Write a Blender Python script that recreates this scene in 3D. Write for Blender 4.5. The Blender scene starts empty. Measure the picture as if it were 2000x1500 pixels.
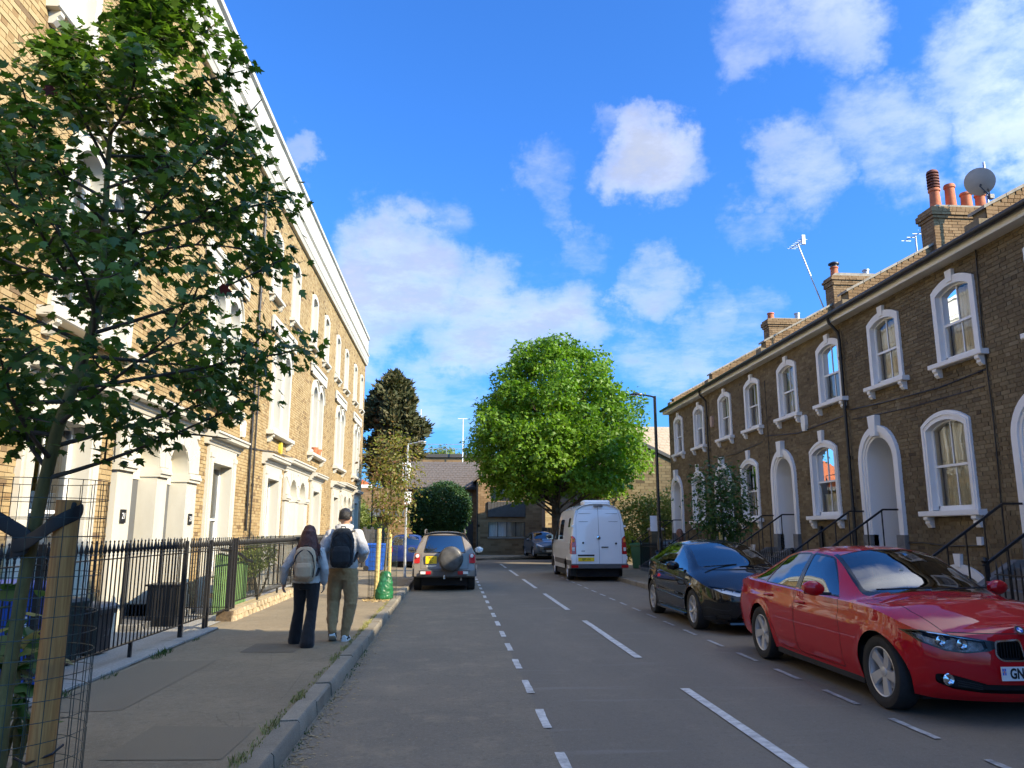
import bpy, bmesh, math, random
import numpy as np
from mathutils import Vector, Matrix
random.seed(7); RNG = np.random.default_rng(7)
scene = bpy.context.scene
COL = scene.collection
PI = math.pi
R = math.radians

# ------------------------------------------------------------------ camera
cam_d = bpy.data.cameras.new('camera'); cam = bpy.data.objects.new('camera', cam_d); COL.objects.link(cam)
cam_d.sensor_fit = 'HORIZONTAL'; cam_d.sensor_width = 36.0; cam_d.lens = 36.0 * 1500.0 / 2000.0
cam_d.clip_start = 0.05; cam_d.clip_end = 6000
YAW, PITCH = R(4.306), R(10.83)
cam.location = (0, 0, 1.6)
cam.rotation_euler = (PI / 2 + PITCH, 0, -YAW)
scene.camera = cam

# ------------------------------------------------------------------ sun, sky, exposure
SUN_A, SUN_E = R(33), R(29.2)             # azimuth from +x towards -y (behind the camera), elevation
sun_vec = Vector((math.cos(SUN_E) * math.cos(SUN_A), -math.cos(SUN_E) * math.sin(SUN_A), math.sin(SUN_E)))
sd = bpy.data.lights.new('sun', 'SUN'); sun = bpy.data.objects.new('sun', sd); COL.objects.link(sun)
sd.energy = 2.85; sd.angle = R(0.53); sd.color = (1.0, 0.85, 0.60)
sun.rotation_euler = sun_vec.to_track_quat('Z', 'Y').to_euler()
scene.view_settings.view_transform = 'Standard'; scene.view_settings.look = 'None'
scene.view_settings.exposure = 1.9; scene.view_settings.gamma = 1.0
scene.view_settings.use_curve_mapping = False
scene.cycles.max_bounces = 8; scene.cycles.transparent_max_bounces = 12
scene.cycles.diffuse_bounces = 4; scene.cycles.glossy_bounces = 4
scene.cycles.caustics_reflective = False; scene.cycles.caustics_refractive = False

world = bpy.data.worlds.new('World'); scene.world = world; world.use_nodes = True

def ray_dir(px, py):
    """direction through a pixel of the 2000x1500 photograph, used to set out clouds by bearing and elevation"""
    r = Vector((math.cos(YAW), -math.sin(YAW), 0))
    f = Vector((math.sin(YAW) * math.cos(PITCH), math.cos(YAW) * math.cos(PITCH), math.sin(PITCH)))
    u = r.cross(f)
    return ((px - 1000) / 1500 * r - (py - 750) / 1500 * u + f).normalized()

def build_sky():
    nt = world.node_tree; N = nt.nodes; L = nt.links; N.clear()
    out = N.new('ShaderNodeOutputWorld'); bg = N.new('ShaderNodeBackground'); bg.inputs[1].default_value = 0.15
    sky = N.new('ShaderNodeTexSky'); sky.sky_type = 'NISHITA'; sky.sun_disc = False
    sky.sun_elevation = SUN_E
    # sky texture: rotation 0 = sun towards +Y, clockwise from above
    sky.sun_rotation = math.atan2(sun_vec.x, sun_vec.y)
    sky.air_density = 1.0; sky.dust_density = 3.0; sky.ozone_density = 3.0; sky.altitude = 40
    def mth(op, a, b=None, c=None):
        n = N.new('ShaderNodeMath'); n.operation = op
        for i, v in enumerate((a, b, c)):
            if v is None: continue
            if isinstance(v, (int, float)): n.inputs[i].default_value = v
            else: L.new(v, n.inputs[i])
        return n.outputs[0]
    tint = N.new('ShaderNodeMix'); tint.data_type = 'RGBA'; tint.blend_type = 'MULTIPLY'; tint.inputs[0].default_value = 1
    L.new(sky.outputs[0], tint.inputs[6]); tint.inputs[7].default_value = (0.15, 0.37, 0.68, 1)
    tc = N.new('ShaderNodeTexCoord'); D = tc.outputs['Generated']
    # project directions on a cloud deck: (x, y) / (z + k)
    sx = N.new('ShaderNodeSeparateXYZ'); L.new(D, sx.inputs[0])
    zz = mth('ADD', mth('MAXIMUM', sx.outputs[2], 0.0), 0.16)
    cx = N.new('ShaderNodeCombineXYZ'); L.new(mth('DIVIDE', sx.outputs[0], zz), cx.inputs[0]); L.new(mth('DIVIDE', sx.outputs[1], zz), cx.inputs[1])
    def noise(scale, detail, rough, off=0.0, vec=None):
        n = N.new('ShaderNodeTexNoise'); n.inputs['Scale'].default_value = scale; n.inputs['Detail'].default_value = detail
        n.inputs['Roughness'].default_value = rough
        mp = N.new('ShaderNodeMapping'); L.new(vec if vec is not None else cx.outputs[0], mp.inputs[0]); mp.inputs['Location'].default_value = (off, off * .7, off * .3)
        L.new(mp.outputs[0], n.inputs['Vector']); return n.outputs[0]
    wob = noise(2.6, 6, 0.62, 3.1)
    fine = noise(7.0, 7, 0.66, 9.4)
    # scattered cumulus masses: bearing / elevation, angular radius, weight
    blobs = []
    for px, py, rad, w in [(790, 550, .085, .9), (700, 610, .08, .92), (960, 625, .08, .82), (1080, 640, .07, .8), (870, 450, .045, .45), (830, 760, .05, .6), (900, 790, .05, .5),
                           (1270, 290, .056, .85), (1320, 310, .045, .6), (1200, 250, .03, .5), (1080, 360, .045, .55), (1130, 470, .04, .5), (1290, 550, .05, .68), (1230, 545, .03, .6), (1080, 510, .03, .4),
                           (1490, 85, .045, .5), (1620, 40, .06, .55), (1700, 230, .055, .52), (1560, 310, .06, .66), (1760, 290, .06, .55), (1910, 130, .07, .60), (1990, 210, .06, .65), (1985, 20, .045, .45), (1500, 440, .035, .5),
                           (1400, 660, .055, .62), (1300, 720, .06, .6), (1480, 640, .04, .5), (1250, 690, .04, .45), (580, 280, .022, .5), (1200, 700, .035, .4)]:
        blobs.append((ray_dir(px, py), rad, w))
    # directions are warped by noise so that the masses have torn, uneven edges
    def nvec(scale, detail, off):
        n = N.new('ShaderNodeTexNoise'); n.inputs['Scale'].default_value = scale; n.inputs['Detail'].default_value = detail; n.inputs['Roughness'].default_value = .62
        mp = N.new('ShaderNodeMapping'); L.new(D, mp.inputs[0]); mp.inputs['Location'].default_value = (off, off * .7, off * .3); L.new(mp.outputs[0], n.inputs['Vector'])
        s_ = N.new('ShaderNodeVectorMath'); s_.operation = 'SUBTRACT'; L.new(n.outputs['Color'], s_.inputs[0]); s_.inputs[1].default_value = (.5, .5, .5); return s_.outputs[0]
    def vma(v, k, w):
        m = N.new('ShaderNodeVectorMath'); m.operation = 'SCALE'; L.new(v, m.inputs[0]); m.inputs['Scale'].default_value = k
        a = N.new('ShaderNodeVectorMath'); a.operation = 'ADD'; L.new(m.outputs[0], a.inputs[0]); L.new(w, a.inputs[1]); return a.outputs[0]
    DW = vma(nvec(9, 6, 1.7), .17, D)
    nr = N.new('ShaderNodeVectorMath'); nr.operation = 'NORMALIZE'; L.new(DW, nr.inputs[0]); DW = nr.outputs[0]
    # elsewhere in the sky the same kind of cloud, by chance
    back = N.new('ShaderNodeMapRange'); back.interpolation_type = 'SMOOTHSTEP'; L.new(noise(1.1, 2, .5, 22.0, D), back.inputs[0]); back.inputs[1].default_value = .5; back.inputs[2].default_value = .62; back.inputs[3].default_value = 0; back.inputs[4].default_value = .8
    cd = N.new('ShaderNodeVectorMath'); cd.operation = 'DOT_PRODUCT'; L.new(D, cd.inputs[0]); cd.inputs[1].default_value = ray_dir(1000, 600)
    away = N.new('ShaderNodeMapRange'); L.new(cd.outputs['Value'], away.inputs[0]); away.inputs[1].default_value = math.cos(R(50)); away.inputs[2].default_value = math.cos(R(40)); away.inputs[3].default_value = 1; away.inputs[4].default_value = 0
    acc = mth('MULTIPLY', back.outputs[0], away.outputs[0])
    for d, rad, w in blobs:
        dp = N.new('ShaderNodeVectorMath'); dp.operation = 'DOT_PRODUCT'; L.new(DW, dp.inputs[0]); dp.inputs[1].default_value = d
        mr = N.new('ShaderNodeMapRange'); mr.interpolation_type = 'SMOOTHSTEP'
        L.new(dp.outputs['Value'], mr.inputs[0]); mr.inputs[1].default_value = math.cos(rad * 1.5); mr.inputs[2].default_value = math.cos(rad * .1)
        mr.inputs[3].default_value = 0; mr.inputs[4].default_value = w
        acc = mr.outputs[0] if acc is None else mth('MAXIMUM', acc, mr.outputs[0])
    tex = mth('ADD', mth('MULTIPLY', wob, 1.15), mth('MULTIPLY', fine, .75))      # ~0.95 mean
    dens = mth('SUBTRACT', mth('ADD', mth('MULTIPLY', acc, 1.15), mth('MULTIPLY', tex, 1.0)), 1.32)
    mr = N.new('ShaderNodeMapRange'); mr.interpolation_type = 'SMOOTHSTEP'; L.new(dens, mr.inputs[0]); mr.inputs[1].default_value = -.12; mr.inputs[2].default_value = 1.15
    cover = mth('MULTIPLY', mr.outputs[0], .86)
    # cloud body: bright tops, bluish grey where thick
    shade = N.new('ShaderNodeMapRange'); shade.interpolation_type = 'SMOOTHSTEP'; L.new(mth('ADD', dens, mth('MULTIPLY', mth('SUBTRACT', fine, .5), 1.1)), shade.inputs[0]); shade.inputs[1].default_value = .25; shade.inputs[2].default_value = .85
    cc = N.new('ShaderNodeMix'); cc.data_type = 'RGBA'; L.new(shade.outputs[0], cc.inputs[0])
    cc.inputs[6].default_value = (2.35, 2.33, 2.30, 1); cc.inputs[7].default_value = (1.42, 1.45, 1.50, 1)
    # water droplets scatter forwards: clouds are brighter towards the sun
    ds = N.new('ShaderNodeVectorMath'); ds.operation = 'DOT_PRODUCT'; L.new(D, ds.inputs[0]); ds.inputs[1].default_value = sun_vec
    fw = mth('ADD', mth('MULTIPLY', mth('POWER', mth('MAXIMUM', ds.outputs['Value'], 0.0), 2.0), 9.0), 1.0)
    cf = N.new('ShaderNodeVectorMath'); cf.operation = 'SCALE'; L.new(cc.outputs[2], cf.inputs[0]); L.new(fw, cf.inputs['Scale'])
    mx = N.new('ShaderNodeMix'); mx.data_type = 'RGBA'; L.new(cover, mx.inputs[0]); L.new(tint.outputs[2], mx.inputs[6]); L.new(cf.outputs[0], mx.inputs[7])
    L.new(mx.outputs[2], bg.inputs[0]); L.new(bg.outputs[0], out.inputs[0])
build_sky()

# ------------------------------------------------------------------ materials
MATS = {}
class Mat:
    """small node-building helper"""
    def __init__(s, name):
        s.m = bpy.data.materials.new(name); s.m.use_nodes = True; s.nt = s.m.node_tree; s.N = s.nt.nodes; s.L = s.nt.links
        s.N.clear(); s.out = s.N.new('ShaderNodeOutputMaterial'); s.p = s.N.new('ShaderNodeBsdfPrincipled'); s.L.new(s.p.outputs[0], s.out.inputs[0])
        s._tc = None; MATS[name] = s.m
    def coord(s, kind='Object'):
        if s._tc is None: s._tc = s.N.new('ShaderNodeTexCoord')
        return s._tc.outputs[kind]
    def pos(s):
        return s.N.new('ShaderNodeNewGeometry').outputs['Position']
    def noise(s, scale, detail=4, rough=.55, vec=None, stretch=None):
        n = s.N.new('ShaderNodeTexNoise'); n.inputs['Scale'].default_value = scale; n.inputs['Detail'].default_value = detail; n.inputs['Roughness'].default_value = rough
        v = vec if vec is not None else s.pos()
        if stretch:
            mp = s.N.new('ShaderNodeMapping'); mp.inputs['Scale'].default_value = stretch; s.L.new(v, mp.inputs[0]); v = mp.outputs[0]
        s.L.new(v, n.inputs['Vector']); return n.outputs[0]
    def ramp(s, fac, stops):
        r = s.N.new('ShaderNodeValToRGB'); s.L.new(fac, r.inputs[0]); e = r.color_ramp.elements
        while len(e) < len(stops): e.new(.5)
        for i, (p, c) in enumerate(stops):
            e[i].position = p; e[i].color = (*c, 1) if len(c) == 3 else c
        return r.outputs[0]
    def mix(s, fac, a, b, mode='MIX'):
        n = s.N.new('ShaderNodeMix'); n.data_type = 'RGBA'; n.blend_type = mode
        for sock, v in ((n.inputs[0], fac), (n.inputs[6], a), (n.inputs[7], b)):
            if isinstance(v, (int, float)): sock.default_value = v
            elif isinstance(v, tuple): sock.default_value = (*v, 1) if len(v) == 3 else v
            else: s.L.new(v, sock)
        return n.outputs[2]
    def math(s, op, a, b=0.0):
        n = s.N.new('ShaderNodeMath'); n.operation = op
        for i, v in enumerate((a, b)):
            if isinstance(v, (int, float)): n.inputs[i].default_value = v
            else: s.L.new(v, n.inputs[i])
        return n.outputs[0]
    def set(s, **k):
        for key, v in k.items():
            key = {'color': 'Base Color', 'rough': 'Roughness', 'metal': 'Metallic', 'coat': 'Coat Weight', 'coat_rough': 'Coat Roughness', 'spec': 'Specular IOR Level', 'trans': 'Transmission Weight', 'sub': 'Subsurface Weight', 'sheen': 'Sheen Weight'}.get(key, key)
            sock = s.p.inputs[key]
            if isinstance(v, (int, float)): sock.default_value = v
            elif isinstance(v, tuple): sock.default_value = (*v, 1) if len(v) == 3 else v
            else: s.L.new(v, sock)
        return s
    def bump(s, h, strength=.3, dist=.01):
        b = s.N.new('ShaderNodeBump'); b.inputs['Strength'].default_value = strength; b.inputs['Distance'].default_value = dist
        s.L.new(h, b.inputs['Height']); s.L.new(b.outputs[0], s.p.inputs['Normal']); return s

def simple(name, color, rough=.6, var=.12, scale=6, bump=0, metal=0, **k):
    if name in MATS: return MATS[name]
    m = Mat(name); n = m.noise(scale, 5)
    c2 = tuple(max(0, c * (1 - var)) for c in color); c3 = tuple(min(1, c * (1 + var)) for c in color)
    m.set(color=m.ramp(n, [(.3, c2), (.7, c3)]), rough=rough, metal=metal, **k)
    if bump: m.bump(m.noise(scale * 8, 4), bump, .01)
    return m.m

def M(name): return MATS[name]

def make_materials():
    # bricks: colour of each brick from its own tint value
    def brick(name, stops, soot=0):
        m = Mat(name)
        at = m.N.new('ShaderNodeAttribute'); at.attribute_name = 'tint'
        oi = m.N.new('ShaderNodeObjectInfo')
        t = m.math('FRACT', m.math('ADD', at.outputs['Fac'], oi.outputs['Random']))
        c = m.ramp(t, stops)
        n = m.noise(26, 5, .65); c = m.mix(m.math('MULTIPLY', n, .38), c, (stops[0][1][0] * .55, stops[0][1][1] * .5, stops[0][1][2] * .5))
        big = m.noise(.55, 5, .6, stretch=(1, 1, .5)); c = m.mix(m.ramp(big, [(.42, (0, 0, 0)), (.72, (soot, soot, soot))]), c, (.045, .038, .030))
        m.set(color=c, rough=.92, spec=.25); m.bump(m.noise(70, 5, .7), .5, .006)
    brick('yellow_brick', [(0, (.33, .23, .105)), (.3, (.41, .295, .145)), (.55, (.45, .335, .172)), (.8, (.38, .265, .12)), (.93, (.28, .178, .08)), (1, (.165, .11, .06))], .25)
    brick('brown_brick', [(0, (.150, .112, .062)), (.3, (.205, .157, .088)), (.6, (.250, .195, .110)), (.8, (.168, .126, .068)), (.92, (.285, .228, .136)), (1, (.08, .06, .037))], .5)
    brick('tan_brick', [(0, (.22, .14, .07)), (.4, (.29, .19, .10)), (.7, (.33, .22, .12)), (1, (.18, .11, .055))], .25)
    def mortar(name, col):
        m = Mat(name); n = m.noise(18, 5); m.set(color=m.ramp(n, [(.3, tuple(c * .7 for c in col)), (.75, col)]), rough=.97, spec=.15); m.bump(m.noise(90, 4), .4, .004)
    mortar('yellow_mortar', (.25, .20, .13)); mortar('brown_mortar', (.20, .16, .105)); mortar('tan_mortar', (.25, .20, .13))
    # painted stucco
    m = Mat('white_stucco'); n = m.noise(2.2, 6, .65, stretch=(1, 1, .35)); f = m.noise(14, 5, .6)
    c = m.mix(m.ramp(n, [(.5, (0, 0, 0)), (.85, (.35, .35, .35))]), (.82, .81, .785), (.58, .56, .50)); c = m.mix(m.math('MULTIPLY', f, .12), c, (.6, .58, .52))
    m.set(color=c, rough=.62); m.bump(m.noise(40, 4), .15, .004)
    m = Mat('cream_stucco'); n = m.noise(2.2, 6, .65, stretch=(1, 1, .35)); f = m.noise(14, 5, .6)
    c = m.mix(m.ramp(n, [(.45, (0, 0, 0)), (.8, (.5, .5, .5))]), (.52, .49, .415), (.36, .33, .26)); c = m.mix(m.math('MULTIPLY', f, .2), c, (.36, .33, .27))
    m.set(color=c, rough=.62); m.bump(m.noise(40, 4), .2, .004)
    m = Mat('grimy_stucco'); n = m.noise(1.6, 7, .7, stretch=(1, 1, .25)); f = m.noise(9, 6, .7)
    c = m.mix(m.ramp(n, [(.38, (0, 0, 0)), (.75, (.8, .8, .8))]), (.56, .54, .49), (.33, .31, .26)); c = m.mix(m.math('MULTIPLY', f, .35), c, (.34, .32, .27))
    m.set(color=c, rough=.8); m.bump(m.noise(30, 5), .3, .006)
    simple('white_paint', (.80, .80, .78), .35, .04, 3)
    simple('grey_paint', (.42, .43, .45), .5, .06, 3)
    simple('cream_paint', (.74, .70, .58), .45, .05, 3)
    simple('dark_door', (.085, .088, .092), .4, .08, 3)
    simple('black_paint', (.012, .012, .013), .38, .3, 30, .15)
    simple('black_gloss', (.010, .011, .012), .22, .2, 10)
    simple('dark_interior', (.02, .02, .022), .9, .2, 3)
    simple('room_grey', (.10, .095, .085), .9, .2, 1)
    # glass: see-through with real mirror reflection by angle
    def glass(name, tint, ior=1.5, rough=0.01):
        m = Mat(name); m.N.remove(m.p)
        tr = m.N.new('ShaderNodeBsdfTransparent'); tr.inputs[0].default_value = (*tint, 1)
        gl = m.N.new('ShaderNodeBsdfGlossy'); gl.inputs['Roughness'].default_value = rough; gl.inputs[0].default_value = (1, 1, 1, 1)
        fr = m.N.new('ShaderNodeFresnel'); fr.inputs[0].default_value = ior
        b = m.N.new('ShaderNodeBump'); b.inputs['Strength'].default_value = .04; b.inputs['Distance'].default_value = .02; m.L.new(m.noise(1.7, 2), b.inputs['Height']); m.L.new(b.outputs[0], gl.inputs['Normal'])
        mx = m.N.new('ShaderNodeMixShader'); m.L.new(fr.outputs[0], mx.inputs[0]); m.L.new(tr.outputs[0], mx.inputs[1]); m.L.new(gl.outputs[0], mx.inputs[2]); m.L.new(mx.outputs[0], m.out.inputs[0])
    glass('window_glass', (.92, .94, .93), 1.55); glass('car_glass', (.34, .39, .40), 2.3, .005); glass('lamp_glass', (.95, .95, .95), 1.25, .005); glass('privacy_glass', (.06, .07, .075), 2.0, .005); glass('suv_glass', (.30, .36, .34), 2.6, .02)
    # net curtain
    m = Mat('net_curtain'); c = m.noise(3, 4, .6, stretch=(9, 9, .4)); g = m.noise(34, 3)
    m.set(color=m.mix(m.math('MULTIPLY', g, .35), m.ramp(c, [(.3, (.48, .48, .47)), (.7, (.88, .87, .85))]), (.55, .55, .54)), rough=.95); m.bump(c, .8, .03)
    m = Mat('blue_curtain'); c = m.noise(2.5, 3, .6, stretch=(10, 10, .3)); m.set(color=m.ramp(c, [(.3, (.20, .27, .33)), (.7, (.5, .58, .64))]), rough=.95)
    m = Mat('beige_curtain'); c = m.noise(2.5, 3, .6, stretch=(10, 10, .3)); m.set(color=m.ramp(c, [(.3, (.20, .16, .11)), (.7, (.5, .42, .32))]), rough=.95); m.bump(c, .8, .03)
    # ground
    m = Mat('asphalt'); a = m.noise(230, 3, .7); b = m.noise(60, 4, .6); L1 = m.noise(.55, 6, .62, stretch=(1.6, .5, 1)); d = m.noise(1.4, 7, .7)
    c = m.ramp(a, [(.28, (0.095, 0.081, 0.059)), (.55, (0.181, 0.153, 0.115)), (.74, (0.382, 0.327, 0.248))])
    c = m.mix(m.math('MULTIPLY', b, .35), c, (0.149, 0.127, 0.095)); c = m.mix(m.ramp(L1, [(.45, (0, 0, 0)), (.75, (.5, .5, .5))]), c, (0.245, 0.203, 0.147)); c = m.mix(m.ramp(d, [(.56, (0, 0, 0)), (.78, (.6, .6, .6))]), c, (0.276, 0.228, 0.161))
    g = m.noise(38, 3, .75); c = m.mix(m.ramp(g, [(.52, (0, 0, 0)), (.68, (.5, .5, .5))]), c, (0.228, 0.210, 0.173)); c = m.mix(m.ramp(m.noise(16, 4, .7), [(.30, (.45, .45, .45)), (.46, (0, 0, 0))]), c, (0.101, 0.090, 0.072)); k = m.noise(1.0, 5, .65, stretch=(.35, 2.6, 1)); c = m.mix(m.ramp(k, [(.58, (0, 0, 0)), (.72, (.45, .45, .45))]), c, (0.255, 0.237, 0.199)); m.set(color=c, rough=.9, spec=.3); m.bump(a, .55, .006)  # stretched streaks across the road: reflected light imitated as paler asphalt
    m = Mat('bay_asphalt'); a = m.noise(210, 3, .7); b = m.noise(50, 4, .6); L1 = m.noise(.8, 6, .65); d = m.noise(2.2, 8, .72)
    c = m.ramp(a, [(.28, (0.101, 0.085, 0.060)), (.55, (0.194, 0.161, 0.117)), (.74, (0.387, 0.328, 0.242))])
    c = m.mix(m.ramp(L1, [(.42, (0, 0, 0)), (.7, (.6, .6, .6))]), c, (0.271, 0.219, 0.150)); c = m.mix(m.ramp(d, [(.52, (0, 0, 0)), (.72, (.7, .7, .7))]), c, (0.338, 0.268, 0.170)); c = m.mix(m.math('MULTIPLY', b, .3), c, (0.155, 0.131, 0.096))
    g = m.noise(34, 3, .75); c = m.mix(m.ramp(g, [(.52, (0, 0, 0)), (.68, (.55, .55, .55))]), c, (0.256, 0.231, 0.182)); c = m.mix(m.ramp(m.noise(14, 4, .7), [(.30, (.5, .5, .5)), (.46, (0, 0, 0))]), c, (0.104, 0.091, 0.072)); m.set(color=c, rough=.92, spec=.25); m.bump(a, .55, .006)
    m = Mat('pavement_asphalt'); a = m.noise(190, 3, .7); L1 = m.noise(.9, 7, .68); d = m.noise(2.6, 7, .72); cr = m.N.new('ShaderNodeTexVoronoi'); cr.feature = 'DISTANCE_TO_EDGE'; cr.inputs['Scale'].default_value = .75
    wv = m.N.new('ShaderNodeVectorMath'); wv.operation = 'ADD'; m.L.new(m.pos(), wv.inputs[0]); nn = m.N.new('ShaderNodeTexNoise'); nn.inputs['Scale'].default_value = 2.2; nn.inputs['Detail'].default_value = 6; m.L.new(nn.outputs['Color'], wv.inputs[1]); m.L.new(wv.outputs[0], cr.inputs['Vector'])
    c = m.ramp(a, [(.3, (0.111, 0.088, 0.057)), (.6, (0.223, 0.179, 0.118)), (.76, (0.373, 0.307, 0.210))]); c = m.mix(m.ramp(L1, [(.4, (0, 0, 0)), (.72, (.55, .55, .55))]), c, (0.310, 0.247, 0.159)); c = m.mix(m.ramp(d, [(.52, (0, 0, 0)), (.75, (.6, .6, .6))]), c, (0.156, 0.125, 0.082))
    g = m.noise(30, 3, .75); c = m.mix(m.ramp(g, [(.52, (0, 0, 0)), (.68, (.5, .5, .5))]), c, (0.269, 0.234, 0.174)); c = m.mix(m.ramp(m.noise(12, 4, .7), [(.30, (.5, .5, .5)), (.46, (0, 0, 0))]), c, (0.112, 0.097, 0.070)); ck = m.ramp(cr.outputs['Distance'], [(0, (.3, .3, .3)), (.004, (0, 0, 0))]); c = m.mix(ck, c, (.028, .026, .02))
    m.set(color=c, rough=.93, spec=.25); m.bump(a, .5, .006)
    m = Mat('patch_asphalt'); a = m.noise(160, 3, .7); m.set(color=m.ramp(a, [(.3, (0.091, 0.075, 0.054)), (.72, (0.195, 0.161, 0.116))]), rough=.93, spec=.2); m.bump(a, .4, .005)
    m = Mat('patch_asphalt2'); a = m.noise(170, 3, .7); d = m.noise(2.4, 6, .7); m.set(color=m.mix(m.math('MULTIPLY', d, .6), m.ramp(a, [(.3, (0.133, 0.107, 0.072)), (.6, (0.228, 0.189, 0.129)), (.76, (0.380, 0.318, 0.224))]), (0.172, 0.139, 0.095)), rough=.93, spec=.2); m.bump(a, .5, .006)
    m = Mat('patch_asphalt3'); a = m.noise(230, 3, .7); d = m.noise(1.4, 6, .7); m.set(color=m.mix(m.math('MULTIPLY', d, .6), m.ramp(a, [(.28, (0.079, 0.066, 0.047)), (.55, (0.150, 0.124, 0.090)), (.74, (0.302, 0.251, 0.183))]), (0.135, 0.112, 0.079)), rough=.9, spec=.3); m.bump(a, .55, .006)
    simple('tar', (.05, .046, .04), .7, .2, 20)
    simple('cast_iron', (0.087, 0.069, 0.049), .6, .3, 30, .2, .3)
    m = Mat('granite_kerb'); a = m.noise(120, 4, .7); L1 = m.noise(2.2, 6, .65); oi = m.N.new('ShaderNodeObjectInfo')
    c = m.ramp(a, [(.3, (0.149, 0.132, 0.101)), (.55, (0.287, 0.254, 0.195)), (.75, (0.437, 0.389, 0.299))]); c = m.mix(m.ramp(L1, [(.4, (0, 0, 0)), (.75, (.7, .7, .7))]), c, (0.115, 0.097, 0.069)); c = m.mix(m.math('MULTIPLY', oi.outputs['Random'], .35), c, (0.098, 0.084, 0.063))
    m.set(color=c, rough=.8, spec=.3); m.bump(m.noise(30, 6, .7), .6, .01)
    m = Mat('road_paint'); a = m.noise(120, 4, .7); w = m.noise(8, 6, .7); c = m.mix(m.ramp(w, [(.42, (0, 0, 0)), (.68, (.8, .8, .8))]), (.62, .60, .55), (.20, .19, .17)); c = m.mix(m.ramp(a, [(.55, (0, 0, 0)), (.75, (.6, .6, .6))]), c, (.22, .215, .2)); m.set(color=c, rough=.8)
    m = Mat('worn_paint'); a = m.noise(100, 4, .7); w = m.noise(7, 6, .7); c = m.mix(m.ramp(w, [(.42, (0, 0, 0)), (.7, (.85, .85, .85))]), (.42, .415, .39), (.09, .09, .088)); m.set(color=c, rough=.85)
    m = Mat('garden_stone'); a = m.noise(40, 5, .6); L1 = m.noise(1.4, 5); c = m.ramp(a, [(.3, (.20, .19, .17)), (.7, (.36, .35, .32))]); c = m.mix(m.ramp(L1, [(.4, (0, 0, 0)), (.7, (.5, .5, .5))]), c, (.19, .18, .155)); m.set(color=c, rough=.9); m.bump(a, .3, .006)
    simple('step_stone', (.155, .15, .14), .85, .3, 5, .4)
    simple('rubble_stone', (.36, .28, .17), .95, .35, 9, .6)
    simple('soil', (.10, .07, .042), 1, .45, 20, .6)
    simple('woodchip', (.52, .37, .16), .95, .4, 60, .5)
    simple('earth', (.085, .09, .045), 1, .3, .6, .3)
    m = Mat('grass'); oi = m.noise(9, 3); m.set(color=m.ramp(oi, [(.3, (.10, .135, .03)), (.5, (.22, .22, .06)), (.75, (.34, .28, .11))]), rough=.8)
    simple('dry_leaf', (.30, .22, .11), .9, .5, 40)
    # leaves
    def leaf(name, a, b, c, trans=.35, rough=.45):
        m = Mat(name); oi = m.N.new('ShaderNodeObjectInfo'); at = m.N.new('ShaderNodeAttribute'); at.attribute_name = 'tint'
        t = m.math('FRACT', m.math('ADD', at.outputs['Fac'], oi.outputs['Random'])); col = m.ramp(t, [(0, a), (.5, b), (1, c)])
        m.set(color=col, rough=rough, spec=.35)
        tl = m.N.new('ShaderNodeBsdfTranslucent'); m.L.new(m.mix(1, col, (1.5, 1.7, .6), 'MULTIPLY'), tl.inputs[0])
        mx = m.N.new('ShaderNodeMixShader'); mx.inputs[0].default_value = trans; m.L.new(m.p.outputs[0], mx.inputs[1]); m.L.new(tl.outputs[0], mx.inputs[2]); m.L.new(mx.outputs[0], m.out.inputs[0])
    leaf('maple_leaf', (.034, .068, .014), (.062, .118, .020), (.11, .185, .028), .36)
    leaf('purple_leaf', (.10, .012, .02), (.12, .02, .025), (.07, .015, .02), .3)
    leaf('lime_leaf', (.075, .150, .012), (.115, .215, .016), (.165, .270, .022), .36, .5)
    leaf('conifer_leaf', (.045, .050, .018), (.066, .068, .022), (.11, .085, .032), .1, .7)
    leaf('hedge_leaf', (.022, .055, .014), (.034, .08, .018), (.05, .105, .024), .2)
    leaf('plum_leaf', (.13, .16, .03), (.20, .19, .045), (.24, .12, .075), .4)
    leaf('young_leaf', (.025, .065, .016), (.04, .095, .022), (.06, .12, .03), .25)
    leaf('yellow_leaf', (.26, .26, .03), (.16, .20, .025), (.36, .32, .04), .4)
    leaf('willow_leaf', (.13, .17, .035), (.19, .22, .05), (.10, .14, .03), .35)
    # bark
    m = Mat('grey_bark'); n = m.noise(9, 6, .7, stretch=(2, 2, .5)); m.set(color=m.ramp(n, [(.3, (.075, .062, .036)), (.55, (.15, .125, .07)), (.75, (.24, .20, .12))]), rough=.9); m.bump(m.noise(24, 5, .7, stretch=(2, 2, .6)), .6, .01)
    m = Mat('green_bark'); n = m.noise(9, 6, .7, stretch=(2, 2, .5)); m.set(color=m.ramp(n, [(.3, (.07, .062, .022)), (.55, (.15, .13, .042)), (.75, (.23, .195, .065))]), rough=.85); m.bump(m.noise(24, 5, .7), .5, .008)
    simple('dark_bark', (.075, .06, .045), .95, .4, 8, .6)
    m = Mat('stake_wood'); n = m.noise(6, 6, .65, stretch=(14, 14, .6)); k = m.noise(3, 3); c = m.ramp(n, [(.3, (.33, .135, .038)), (.55, (.50, .23, .065)), (.75, (.62, .32, .105))]); c = m.mix(m.ramp(k, [(.62, (0, 0, 0)), (.7, (.5, .5, .5))]), c, (.2, .11, .05)); m.set(color=c, rough=.75); m.bump(n, .4, .006)
    simple('pale_wood', (.62, .47, .17), .7, .15, 8, .2)
    simple('rubber_strap', (.010, .010, .010), .55, .3, 10)
    simple('green_wire', (.012, .030, .028), .4, .3, 20)
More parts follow.
